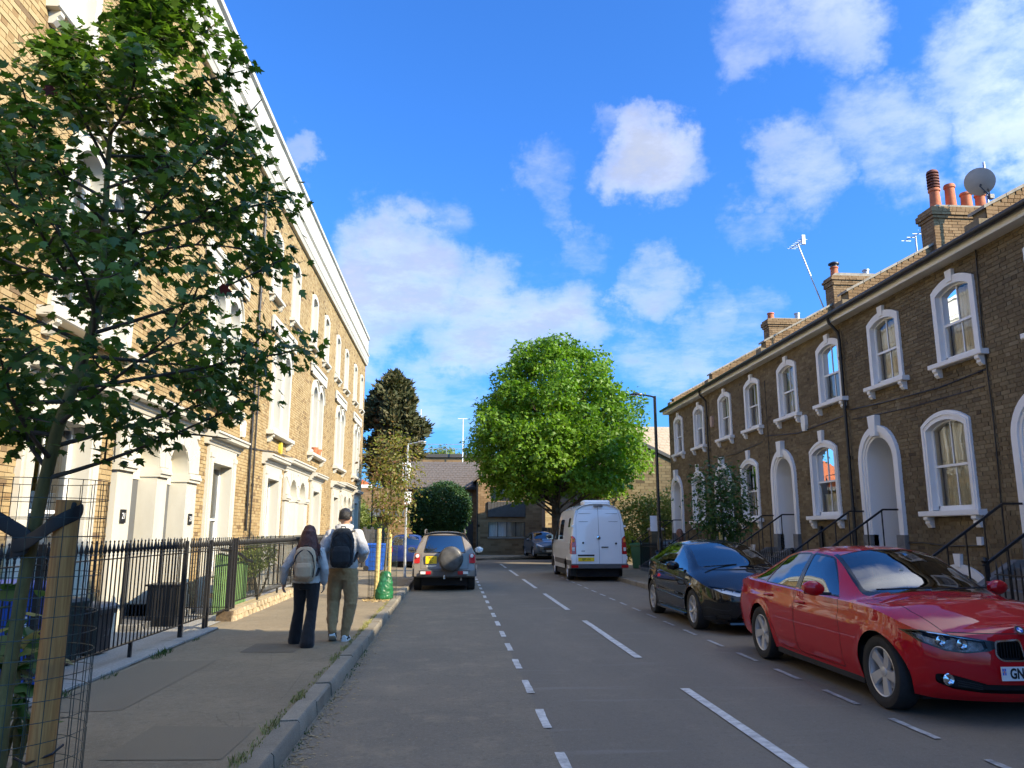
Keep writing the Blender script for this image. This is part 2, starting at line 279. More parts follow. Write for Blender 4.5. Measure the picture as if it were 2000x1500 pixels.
    # street things
    simple('blue_plastic', (.012, .085, .40), .42, .12, 4); simple('green_plastic', (.010, .095, .045), .4, .12, 4); simple('dark_green_plastic', (.012, .030, .030), .45, .2, 4); simple('brown_plastic', (.055, .040, .034), .5, .2, 6); simple('grey_plastic', (.16, .15, .145), .5, .15, 6)
    simple('bag_green', (.012, .115, .040), .38, .25, 5, .2); simple('green_boards', (.13, .24, .075), .7, .2, 5, .2)
    simple('galvanised', (.42, .43, .44), .45, .25, 8, .1, .7); simple('terracotta', (.46, .135, .055), .8, .25, 6, .2); simple('lead', (.21, .23, .26), .6, .2, 6, .2); simple('dish_grey', (.42, .43, .43), .45, .1, 4)
    simple('slate', (.075, .078, .088), .6, .3, 8, .3); simple('roof_tile', (.105, .085, .072), .85, .3, 9, .4); simple('tan_tile', (.40, .30, .20), .9, .2, 9, .4)
    simple('dark_cladding', (.055, .053, .052), .6, .15, 5, .1); simple('alarm_yellow', (.62, .45, .05), .4, .05); simple('alarm_white', (.75, .74, .70), .4, .05); simple('coping', (.30, .27, .22), .9, .25, 6, .4)
    simple('sign_white', (.72, .73, .74), .4, .03); simple('chrome', (.75, .76, .78), .12, .03, 3, 0, 1); simple('steel', (.55, .55, .56), .28, .05, 3, 0, 1); simple('alloy', (.56, .55, .54), .32, .08, 8, 0, .45); simple('tyre', (.016, .016, .016), .8, .25, 30, .3); simple('black_trim', (.013, .013, .014), .5, .2, 20); simple('grey_trim', (.085, .08, .078), .6, .15, 10)
    simple('plate_yellow', (.85, .58, .01), .35, .02); simple('plate_white', (.78, .78, .76), .35, .02); simple('red_lamp', (.45, .008, .012), .15, .1, 5, coat=1.0); simple('amber_lamp', (.8, .25, .03), .2, .05, coat=1.0); simple('reverse_lamp', (.75, .72, .68), .2, .05, coat=1.0)
    simple('print_black', (.012, .012, .012), .5, .02); simple('print_white', (.8, .8, .8), .5, .02); simple('print_blue', (.02, .12, .55), .4, .02); simple('print_red', (.5, .02, .03), .4, .02)
    simple('seat_cloth', (.028, .027, .027), .9, .2, 10)
    def paint(name, col, flake=.0, rough=.28, dust=.05):
        m = Mat(name); n = m.noise(1.6, 6, .65); f = m.noise(300, 2); c = m.mix(m.ramp(n, [(.45, (0, 0, 0)), (.8, (dust, dust, dust))]), col, (.30, .27, .23)); 
        m.set(color=c, rough=.55, metal=flake, coat=1.0, coat_rough=.02, spec=.08)
    paint('red_paint', (.42, .002, .008), .0, .35, .006); paint('black_car_paint', (.004, .0045, .006), .0, .3, .006); paint('van_paint', (.82, .82, .81), 0, .4, .08); paint('grey_car_paint', (.20, .175, .15), .0, .5, .04); paint('blue_car_paint', (.012, .028, .13), .3, .3, .05); paint('steel_blue_paint', (.11, .14, .17), .5, .35, .04)
    # people
    simple('skin', (.46, .27, .18), .5, .1, 12, 0, 0, sub=.05); simple('brown_hair', (.075, .020, .013), .5, .5, 60, .5); simple('black_hair', (.010, .009, .009), .5, .5, 80, .5)
    def cloth(name, col, s=120, fold=.0):
        m = Mat(name); n = m.noise(s, 3, .7); w = m.noise(7, 5, .6, stretch=(1, 1, .5)); c = m.ramp(n, [(.3, tuple(v * .8 for v in col)), (.7, col)]); m.set(color=c, rough=.95, sheen=.15); m.bump(w, .9, .02 + fold)
    cloth('auburn_cloth', (.16, .09, .06)); simple('auburn_hair', (.20, .075, .035), .5, .4, 60, .5); cloth('grey_jersey', (.44, .43, .42)); cloth('light_jersey', (.47, .465, .46)); cloth('black_cloth', (.010, .010, .012)); cloth('khaki_cloth', (.36, .225, .10)); cloth('tan_canvas', (.46, .34, .22)); cloth('navy_canvas', (.014, .018, .022)); simple('shoe_white', (.66, .65, .62), .6, .1, 20)
make_materials()
# ------------------------------------------------------------------ mesh helpers
class MB:
    """collects shapes; build() links them as ONE mesh object"""
    def __init__(s): s.v = []; s.f = []; s.t = []; s.n = 0
    def add(s, verts, faces, tint=0.0):
        verts = np.asarray(verts, float).reshape(-1, 3); o = s.n
        s.v.append(verts); s.n += len(verts)
        s.f.extend([tuple(i + o for i in f) for f in faces]); s.t.extend([tint] * len(faces)); return s
    def box(s, x0, x1, y0, y1, z0, z1, tint=0.0):
        v = [(x0, y0, z0), (x1, y0, z0), (x1, y1, z0), (x0, y1, z0), (x0, y0, z1), (x1, y0, z1), (x1, y1, z1), (x0, y1, z1)]
        return s.add(v, BOXF, tint)
    def bbox(s, x0, x1, y0, y1, z0, z1, b=.01):
        """box with chamfered vertical and top edges"""
        return s.prism([(x0 + b, y0), (x1 - b, y0), (x1, y0 + b), (x1, y1 - b), (x1 - b, y1), (x0 + b, y1), (x0, y1 - b), (x0, y0 + b)], z0, z1 - b, 'z', top=[(x0 + 2 * b, y0 + b), (x1 - 2 * b, y0 + b), (x1 - b, y0 + 2 * b), (x1 - b, y1 - 2 * b), (x1 - 2 * b, y1 - b), (x0 + 2 * b, y1 - b), (x0 + b, y1 - 2 * b), (x0 + b, y0 + 2 * b)], ztop=z1)
    def prism(s, poly, a, b, axis='z', top=None, ztop=None, cap=True, tint=0.0):
        """extrude a 2D polygon along an axis; axis x: poly is (y,z); y: (x,z); z: (x,y)"""
        def P(p, h): return (h, p[0], p[1]) if axis == 'x' else (p[0], h, p[1]) if axis == 'y' else (p[0], p[1], h)
        n = len(poly); rings = [[P(p, a) for p in poly], [P(p, b) for p in poly]]
        if top is not None: rings.append([P(p, ztop) for p in top])
        v = sum(rings, []); f = []
        for k in range(len(rings) - 1):
            for i in range(n): j = (i + 1) % n; f.append((k * n + i, k * n + j, (k + 1) * n + j, (k + 1) * n + i))
        if cap: f.append(tuple(range(n - 1, -1, -1))); f.append(tuple(range((len(rings) - 1) * n, len(rings) * n)))
        return s.add(v, f, tint)
    def tube(s, pts, r, seg=8, cap=True, tint=0.0):
        pts = [Vector(p) for p in pts]; rs = r if isinstance(r, (list, tuple, np.ndarray)) else [r] * len(pts)
        v = []; f = []; up = None
        for i, p in enumerate(pts):
            t = (pts[min(i + 1, len(pts) - 1)] - pts[max(i - 1, 0)])
            if t.length < 1e-9: t = Vector((0, 0, 1))
            t.normalize()
            if up is None: up = t.orthogonal().normalized()
            up = (up - t * up.dot(t))
            if up.length < 1e-6: up = t.orthogonal()
            up.normalize(); w = t.cross(up)
            for k in range(seg):
                a = 2 * PI * k / seg; v.append(p + (up * math.cos(a) + w * math.sin(a)) * rs[i])
        for i in range(len(pts) - 1):
            for k in range(seg): l = (k + 1) % seg; f.append((i * seg + k, i * seg + l, (i + 1) * seg + l, (i + 1) * seg + k))
        if cap: f.append(tuple(range(seg - 1, -1, -1))); f.append(tuple((len(pts) - 1) * seg + k for k in range(seg)))
        return s.add([tuple(q) for q in v], f, tint)
    def lathe(s, prof, seg=24, axis='z', at=(0, 0, 0), closed=False, tint=0.0, caps=True):
        """prof: (radius, height) list"""
        v = []; f = []; n = len(prof)
        for r, h in prof:
            for k in range(seg):
                a = 2 * PI * k / seg; c, q = r * math.cos(a), r * math.sin(a)
                p = (c, q, h) if axis == 'z' else (h, c, q) if axis == 'x' else (q, h, c)
                v.append((p[0] + at[0], p[1] + at[1], p[2] + at[2]))
        for i in range(n - 1 + (1 if closed else 0)):
            j = (i + 1) % n
            for k in range(seg): l = (k + 1) % seg; f.append((i * seg + k, i * seg + l, j * seg + l, j * seg + k))
        if not closed and caps:
            if prof[0][0] > 1e-6: f.append(tuple(range(seg - 1, -1, -1)))
            if prof[-1][0] > 1e-6: f.append(tuple((n - 1) * seg + k for k in range(seg)))
        return s.add(v, f, tint)
    def bar(s, a, b, w, h=None, tint=0.0):
        """square bar between two points"""
        a, b = Vector(a), Vector(b); t = (b - a).normalized(); h = h or w
        up = Vector((0, 0, 1)) if abs(t.z) < .95 else Vector((0, 1, 0)); sd_ = t.cross(up).normalized(); up = sd_.cross(t)
        v = [tuple(p + sd_ * (w / 2 * i) + up * (h / 2 * j)) for p in (a, b) for i, j in ((-1, -1), (1, -1), (1, 1), (-1, 1))]
        return s.add(v, [(0, 1, 5, 4), (1, 2, 6, 5), (2, 3, 7, 6), (3, 0, 4, 7), (3, 2, 1, 0), (4, 5, 6, 7)], tint)
    def grid(s, P, closed_u=False, closed_v=False, tint=0.0):
        P = np.asarray(P, float); nu, nv = P.shape[:2]; f = []
        for i in range(nu if closed_u else nu - 1):
            for j in range(nv if closed_v else nv - 1):
                a, b = (i + 1) % nu, (j + 1) % nv; f.append((i * nv + j, a * nv + j, a * nv + b, i * nv + b))
        return s.add(P.reshape(-1, 3), f, tint)
    def boxes(s, B, tints=None):
        """many boxes at once without a back: rows x0 x1 y0 y1 z0 z1"""
        B = np.asarray(B, float)
        idx = np.array([(0, 2, 4), (1, 2, 4), (1, 3, 4), (0, 3, 4), (0, 2, 5), (1, 2, 5), (1, 3, 5), (0, 3, 5)])
        V = B[:, idx].reshape(-1, 3); o = s.n; s.v.append(V); s.n += len(V)
        F = (np.arange(len(B))[:, None, None] * 8 + np.array(BOXF)[None] + o).reshape(-1, 4)
        s.f.extend(map(tuple, F.tolist())); tt = np.repeat(tints if tints is not None else np.zeros(len(B)), 6); s.t.extend(tt.tolist()); return s
    def mesh(s, name, mat, smooth=None, tint=False, fixn=True):
        me = bpy.data.meshes.new(name)
        V = np.concatenate(s.v) if s.v else np.zeros((0, 3))
        me.from_pydata(V.tolist() if len(V) < 200 else V, [], s.f)
        if mat: me.materials.append(MATS[mat] if isinstance(mat, str) else mat)
        if fixn and len(s.f) < 60000:
            bm = bmesh.new(); bm.from_mesh(me); bmesh.ops.recalc_face_normals(bm, faces=bm.faces); bm.to_mesh(me); bm.free()
        if tint:
            at = me.attributes.new('tint', 'FLOAT', 'FACE'); at.data.foreach_set('value', np.array(s.t, dtype=np.float32))
        if smooth is not None:
            me.shade_smooth()
            if smooth < 170: me.set_sharp_from_angle(angle=R(smooth))
        me.update(); return me
    def build(s, name, mat, parent=None, smooth=None, tint=False, loc=None, fixn=True):
        me = s.mesh(name, mat, smooth, tint, fixn); return link(name, me, parent, loc)
BOXF = [(0, 3, 2, 1), (4, 5, 6, 7), (0, 1, 5, 4), (1, 2, 6, 5), (2, 3, 7, 6), (3, 0, 4, 7)]

def link(name, data, parent=None, loc=None):
    o = bpy.data.objects.new(name, data); COL.objects.link(o)
    if parent is not None: o.parent = parent
    if loc is not None: o.location = loc
    return o
def tag(o, label=None, cat=None, group=None, kind=None):
    if label: o['label'] = label
    if cat: o['category'] = cat
    if group: o['group'] = group
    if kind: o['kind'] = kind
    return o
def thing(name, label, cat, loc=(0, 0, 0), rz=0, group=None):
    o = link(name, None, None, loc); o.rotation_euler = (0, 0, rz); o.empty_display_size = .2
    return tag(o, label, cat, group)
def structure(o): o['kind'] = 'structure'; return o
def stuff(o): o['kind'] = 'stuff'; return o
def copy_tree(o, parent=None, loc=None, rz=None, label=None):
    c = o.copy(); COL.objects.link(c); c.parent = parent
    if parent is not None: c.matrix_parent_inverse = o.matrix_parent_inverse.copy()
    if loc is not None: c.location = loc
    if rz is not None: c.rotation_euler = (0, 0, rz)
    if label: c['label'] = label
    for ch in list(o.children): copy_tree(ch, c)
    return c
def text_mesh(txt, size, depth=.002, bold=0.0):
    cu = bpy.data.curves.new('lettering', 'FONT'); cu.body = txt; cu.size = size; cu.extrude = depth; cu.align_x = 'CENTER'; cu.align_y = 'CENTER'; cu.offset = bold; cu.resolution_u = 3
    o = bpy.data.objects.new('lettering', cu); COL.objects.link(o); dg = bpy.context.evaluated_depsgraph_get(); me = bpy.data.meshes.new_from_object(o.evaluated_get(dg)); bpy.data.objects.remove(o); bpy.data.curves.remove(cu); return me
def lettering(txt, size, mat, parent, matrix, depth=.002, bold=0.0, name='lettering', sx=1.0):
    me = text_mesh(txt, size, depth, bold); me.name = name; me.materials.clear(); me.materials.append(MATS[mat]); me.transform(matrix @ Matrix.Diagonal((sx, 1, 1, 1))); return link(name, me, parent)
def frame_matrix(origin, xdir, ydir):
    x = Vector(xdir).normalized(); y = Vector(ydir).normalized(); z = x.cross(y); m = Matrix((x, y, z)).transposed().to_4x4(); m.translation = Vector(origin); return m

# ------------------------------------------------------------------ facade helpers.  Local frame: x = outward from the wall, y = along the street, z = up
def arc_pts(cy, w, zs, rise, n=12, pointed=False):
    """outline over an opening of half width w: springing at zs, rise above it (segmental or semicircular)"""
    if rise >= w * .98: return [(cy - w * math.cos(PI * i / n), zs + rise * math.sin(PI * i / n)) for i in range(n + 1)]
    rad = (w * w + rise * rise) / (2 * rise); a = math.asin(min(1, w / rad))
    return [(cy + rad * math.sin(-a + 2 * a * i / n), zs + rise - rad + rad * math.cos(-a + 2 * a * i / n)) for i in range(n + 1)]
def outline(cy, w, z0, zs, rise, n=12): return [(cy - w, z0)] + arc_pts(cy, w, zs, rise, n) + [(cy + w, z0)]
def frame_strip(mb, inner, outer, d0, d1, back=None):
    """solid band between two outlines with the same number of points, from depth d0 (in the wall) to d1 (proud)"""
    n = len(inner); back = d0 if back is None else back
    v = [(d1, y, z) for y, z in inner] + [(d1, y, z) for y, z in outer] + [(d0, y, z) for y, z in inner] + [(back, y, z) for y, z in outer]
    f = []
    for i in range(n - 1): f += [(i, i + 1, n + i + 1, n + i), (2 * n + i, 2 * n + i + 1, i + 1, i), (n + i, n + i + 1, 3 * n + i + 1, 3 * n + i)]
    f += [(0, n, 3 * n, 2 * n), (n - 1, 2 * n - 1, 4 * n - 1, 3 * n - 1)]
    mb.add(v, f)
def fill_fan(mb, pts, d):
    mb.add([(d, y, z) for y, z in pts], [tuple(range(len(pts)))])
def brick_wall(house, Wy, z0, z1, openings, mats, nparts=0, view=None, seed=1, course=.075, face=0.0, y_start=0.0, gap_z=()):
    """openings: functions z -> list of (ya, yb).  Builds the mortar bed and the bricks of one front wall"""
    rng = np.random.default_rng(seed); brick_m, mortar_m = mats
    strips = []; rows = []
    nz = int(round((z1 - z0) / course))
    for k in range(nz):
        za = z0 + k * course; zb = za + course; zm = (za + zb) / 2
        cuts = []
        for op in openings:
            for z in (za + .002, zm, zb - .002):
                cuts += op(z)
        ivs = [(y_start, Wy)]
        for a, b in cuts:
            nx = []
            for p, q in ivs:
                if b <= p or a >= q: nx.append((p, q)); continue
                if a > p + .01: nx.append((p, a))
                if b < q - .01: nx.append((b, q))
            ivs = nx
        for p, q in ivs:
            strips.append((p, q, za, zb))
            # Flemish bond on a running grid so that courses line up across openings
            per = .215 + .1025 + .02; off = (k % 2) * (per / 2) + rng.uniform(-.012, .012)
            y = -1.0 + off; lng = True
            while y < q:
                L = .215 if lng else .1025
                a, b = max(y, p + .004), min(y + L, q - .004)
                if b - a > .03: rows.append((a, b, za + .005, zb - .005))
                y += L + .01; lng = not lng
    S = np.array(strips)
    mb = MB(); n = len(S)
    V = np.zeros((n, 4, 3)); V[:, :, 0] = face - .011; V[:, 0, 1] = V[:, 3, 1] = S[:, 0]; V[:, 1, 1] = V[:, 2, 1] = S[:, 1]; V[:, 0, 2] = V[:, 1, 2] = S[:, 2]; V[:, 2, 2] = V[:, 3, 2] = S[:, 3]
    mb.add(V.reshape(-1, 3), [(4 * i, 4 * i + 1, 4 * i + 2, 4 * i + 3) for i in range(n)])
    wall = mb.build('wall', mortar_m, house, fixn=False)
    B = np.array(rows); m = len(B); j = rng.uniform(-.003, .0035, m); zj = rng.uniform(-.0015, .0015, m)
    full = np.stack([np.full(m, face - .03), face + j, B[:, 0], B[:, 1], B[:, 2] + zj, B[:, 3] + zj], 1)
    tints = rng.random(m)
    pick = np.zeros(m, bool)
    if nparts:
        size = np.array([view((b[0] + b[1]) / 2, (b[2] + b[3]) / 2) for b in B]) * ((B[:, 1] - B[:, 0]) > .2)
        order = np.argsort(-size)[:nparts]; pick[order] = True
        me = MB().box(-.03, 0.0, -.1075, .1075, -.0325, .0325).mesh('brick', brick_m)
        for i in order:
            o = bpy.data.objects.new('brick', me); COL.objects.link(o); o.parent = wall; b = full[i]
            o.location = (b[1], (b[2] + b[3]) / 2, (b[4] + b[5]) / 2)
    r = MB(); r.boxes(full[~pick], tints[~pick]); bo = r.build('brickwork', brick_m, wall, tint=True, fixn=False); stuff(bo)
    return wall
# ------------------------------------------------------------------ ground, road, pavements
KL, KR = -1.17, 5.40                # kerb faces, left and right
FENCE_X, FACE_L, FACE_R = -3.75, -5.05, 9.0
PZ = .12
def sheet(name, poly, z, mat, parent=None, sub=0):
    me = bpy.data.meshes.new(name); me.from_pydata([(x, y, z) for x, y in poly], [], [tuple(range(len(poly)))]); me.materials.append(MATS[mat]); return link(name, me, parent)
structure(sheet('ground', [(-900, -900), (900, -900), (900, 900), (-900, 900)], -.06, 'earth'))
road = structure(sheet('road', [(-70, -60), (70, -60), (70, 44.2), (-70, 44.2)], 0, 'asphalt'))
sheet('parking_bay', [(KL, -20), (.79, -20), (.79, 33), (-1.6, 33), (-1.3, 31.5), (KL, 30)], .004, 'bay_asphalt', road)
def dash(x, y0, y1, w, mat):
    mb = MB(); n = 5; rr = random.Random(int(y0 * 100))
    L = [(x - w / 2 + rr.uniform(-.004, .004), y0 + (y1 - y0) * i / n, .009) for i in range(n + 1)]; Rr = [(x + w / 2 + rr.uniform(-.004, .004), y0 + (y1 - y0) * i / n, .009) for i in range(n + 1)]
    mb.add(L + Rr, [(i, i + 1, n + 2 + i, n + 1 + i) for i in range(n)]); return mb.build('road_marking', mat, road, fixn=False)
for k in range(-2, 6): dash(2.40 - .012 * k, 4.05 + 6.1 * k, 8.2 + 6.1 * k, .10, 'road_paint')
for k in range(-3, 17): dash(.80, 6.7 + 1.39 * k, 7.38 + 1.39 * k, .075, 'road_paint')
for k in range(-3, 17): dash(3.80, 8.58 + 1.22 * k, 9.24 + 1.22 * k, .06, 'worn_paint')
mb = MB(); mb.add([(2.2, 38.0, .009), (3.6, 36.6, .009), (3.66, 36.68, .009), (2.26, 38.08, .009)], [(0, 1, 2, 3)]); mb.build('road_marking', 'worn_paint', road)
# left pavement with its swept kerb line
lk = [(KL, y) for y in range(-20, 30)] + [(KL - .05, 30.5), (KL - .2, 31.3), (KL - .6, 32.2), (KL - 1.2, 32.9), (KL - 2.1, 33.3), (-3.6, 33.5), (-3.6, 44)]
def inset(pts, d):
    out = []
    for i, p in enumerate(pts):
        a = Vector(pts[max(i - 1, 0)]); b = Vector(pts[min(i + 1, len(pts) - 1)]); t = (b - a).normalized(); out.append((p[0] - t.y * d, p[1] + t.x * d))
    return out
li = inset(lk, .17)
pav = structure(sheet('pavement_left', [(p[0] + .02, p[1]) for p in li] + [(-3.82, 44), (-3.82, -20)], PZ, 'pavement_asphalt'))
sheet('asphalt_patch', [(-2.62, 10.2), (-1.95, 10.15), (-1.9, 10.85), (-2.6, 10.95)], PZ + .004, 'patch_asphalt', pav)
sheet('asphalt_patch', [(-3.5, 7.0), (-2.75, 7.05), (-2.72, 9.6), (-3.5, 9.55)], PZ + .004, 'patch_asphalt2', pav)
sheet('asphalt_patch', [(-2.3, 5.6), (-1.5, 5.55), (-1.48, 6.4), (-2.28, 6.5)], PZ + .004, 'patch_asphalt2', pav)
def kerb_stones(path, side, parent, h=PZ + .012, w=.165, gapmat='granite_kerb', seed=3):
    rr = random.Random(seed); pts = [Vector(p) for p in path]; i = 0; acc = 0; cur = pts[0].copy(); segs = []
    # walk the path in stone lengths
    dist = [0]
    for a, b in zip(pts, pts[1:]): dist.append(dist[-1] + (b - a).length)
    def at(d):
        for k in range(len(dist) - 1):
            if d <= dist[k + 1]: return pts[k].lerp(pts[k + 1], (d - dist[k]) / (dist[k + 1] - dist[k]))
        return pts[-1]
    d = 0
    while d < dist[-1] - .2:
        L = rr.uniform(.7, 1.05) if True else 1
        a, b = at(d + .006), at(min(d + L - .006, dist[-1])); t = (b - a).normalized(); n = Vector((-t.y, t.x)) * side
        dz = rr.uniform(-.006, .008); dx = rr.uniform(-.008, .008); ch = .018
        prof = [(0 + dx, 0), (.012 + dx, h - ch + dz), (.012 + ch + dx, h + dz), (w + dx, h + dz - .003), (w + dx, 0)]
        ends = []
        for q, s_ in ((a, 1), (b, -1)):
            for k, (o, z) in enumerate(prof): ends.append((q.x + n.x * o + t.x * s_ * rr.uniform(0, .008), q.y + n.y * o + t.y * s_ * rr.uniform(0, .008), z + rr.uniform(-.002, .002)))
        m = MB(); m.add(ends, [(0, 1, 6, 5), (1, 2, 7, 6), (2, 3, 8, 7), (3, 4, 9, 8), (0, 1, 2, 3, 4), (5, 6, 7, 8, 9)]); m.build('kerb_stone', gapmat, parent, smooth=40)
        d += L
kl = structure(sheet('kerb_left', [(p[0] - .02, p[1]) for p in lk] + [(p[0] + .01, p[1]) for p in reversed(li)], PZ - .02, 'soil'))
kerb_stones([p for p in lk if p[1] > 1], 1, kl)
# right pavement
rk = [(KR, y) for y in range(-20, 29)] + [(KR + .08, 29.5), (KR + .4, 31), (KR + 1.1, 32.3), (KR + 2.2, 33), (KR + 4, 33.2)]
ri = inset(rk, -.17)
structure(sheet('pavement_right', [(p[0] - .02, p[1]) for p in ri] + [(9.8, 32.9), (9.8, -20)], PZ, 'pavement_asphalt'))
kr = structure(sheet('kerb_right', [(p[0] + .02, p[1]) for p in rk] + [(p[0] - .01, p[1]) for p in reversed(ri)], PZ - .02, 'soil'))
kerb_stones([p for p in rk if p[1] > 3], -1, kr, seed=8)
# forecourt beyond the junction
fk = [(-40, 42.2), (-3.3, 42.2), (-1, 42.6), (1.4, 43.4), (3.4, 45.6), (4.2, 46.8), (9.5, 47.5), (40, 48)]
fc = structure(sheet('pavement_far', [(x, y + .15) for x, y in fk] + [(60, 70), (-60, 70)], PZ - .02, 'pavement_asphalt'))
kf = structure(sheet('kerb_far', [(x, y + .01) for x, y in fk] + [(x, y + .16) for x, y in reversed(fk)], PZ - .04, 'soil'))
kerb_stones(fk, 1, kf, seed=5)
# side street opening on the right, behind the camera's shoulder, keeps the same pavement; front gardens on the left
structure(sheet('garden_paving', [(-3.82, -20), (-3.82, 43), (-5.4, 43), (-5.4, -20)], PZ + .006, 'garden_stone'))
# edging slabs under the railings
edge = structure(sheet('garden_edging', [(-3.56, 3), (-3.56, 12.6), (-3.9, 12.6), (-3.9, 3)], PZ + .010, 'soil'))
rr = random.Random(2); y = 3.0
while y < 12.4:
    L = rr.uniform(.8, 1.2); m = MB(); m.bbox(-3.9, -3.575 + rr.uniform(-.01, .01), y + .006, min(y + L, 12.6) - .006, PZ, PZ + .035 + rr.uniform(-.004, .004), .006); m.build('edging_slab', 'garden_stone', edge); y += L
# low rubble wall under the railings further on
lw = thing('rubble_wall', 'low crumbling stone plinth under the black railings on the left pavement', 'wall', (0, 0, 0))
y = 13.6; k = 0
while y < 26:
    for lay in range(2):
        L = rr.uniform(.14, .34); m = MB(); j = lambda: rr.uniform(-.012, .012); x1 = FENCE_X + .13; z0 = PZ + lay * .09; z1 = z0 + .085
        yo = y + (.1 if lay else 0)
        m.add([(x1 - .28, yo, z0), (x1 + j(), yo + j(), z0), (x1 + j(), yo + L + j(), z0), (x1 - .28, yo + L, z0), (x1 - .28, yo, z1), (x1 - .015 + j(), yo + j() + .008, z1 + j() * .5), (x1 - .015 + j(), yo + L + j() - .008, z1 + j() * .5), (x1 - .28, yo + L, z1)], BOXF); m.build('stone', 'rubble_stone', lw)
    y += .26; k += 1
MB().box(FENCE_X - .16, FENCE_X + .09, 13.6, 26.2, PZ - .01, PZ + .16).build('mortar_core', 'soil', lw)

# grass and litter in the kerb joints
def tufts(name, spots, label, mat, n=26, h=.07, spread=.05):
    mb = MB(); rr = random.Random(hash(name) % 1000)
    for (x, y, z, s) in spots:
        for i in range(int(n * s)):
            a = rr.uniform(0, 2 * PI); r = rr.random() ** .5 * spread * (1 + s); bx, by = x + r * math.cos(a) * .55, y + r * math.sin(a) * 1.7
            hh = h * rr.uniform(.4, 1.2) * s; lean = rr.uniform(.1, .9) * hh; b = rr.uniform(0, 2 * PI); w = rr.uniform(.0025, .005)
            dx, dy = math.cos(b), math.sin(b)
            mb.add([(bx - dy * w, by + dx * w, z), (bx + dy * w, by - dx * w, z), (bx + dx * lean * .5 + dy * w * .7, by + dy * lean * .5 - dx * w * .7, z + hh * .65), (bx + dx * lean, by + dy * lean, z + hh)], [(0, 1, 2), (0, 2, 3)])
    return tag(mb.build(name, mat, fixn=False), label, None, None, 'stuff')
rr = random.Random(11)
sp = [(-1.36 + rr.uniform(-.03, .02), 4.4 + i * .11 + rr.uniform(0, .1), PZ, rr.uniform(.15, .6)) for i in range(115)]
sp += [(-1.36, y, PZ, rr.uniform(.8, 1.3)) for y in (5.5, 6.35, 7.4, 9.6, 10.4, 12.2, 12.6, 13.1, 14.1)]
tufts('kerb_grass', sp, 'thin grass growing along the back of the left kerb stones', 'grass', 50, .045)
sp = [(-1.155 + rr.uniform(0, .02), 5.4 + i * .23 + rr.uniform(0, .2), .004, rr.uniform(.1, .5)) for i in range(26)] + [(-3.5, 8.6, PZ, .9), (-3.48, 9.9, PZ, 1.3), (-3.5, 10.2, PZ, 1.1), (-3.52, 11.35, PZ, .6), (-3.5, 7.6, PZ, 1.0)]
tufts('gutter_weeds', sp, 'small green weeds in the gutter and at the foot of the railings', 'young_leaf', 40, .06, .05)
mb = MB(); rr = random.Random(21)
for i in range(1500):
    y = 5 + rr.random() ** 1.3 * 14; x = -1.15 + abs(rr.gauss(0, .10)) if rr.random() < .8 else rr.uniform(-1.1, .7)
    s = rr.uniform(.006, .022) * (1 if x < -.9 else .6); a = rr.uniform(0, 2 * PI); t = rr.uniform(0, .5) * s
    c, d = math.cos(a) * s, math.sin(a) * s
    mb.add([(x + c, y + d, .006 + t), (x - d * .6, y + c * .6, .007), (x - c, y - d, .006 + t * .6), (x + d * .6, y - c * .6, .009)], [(0, 1, 2), (0, 2, 3)])
tag(mb.build('leaf_litter', 'dry_leaf', fixn=False), 'dry leaf scraps and grit gathered in the left gutter', None, None, 'stuff')
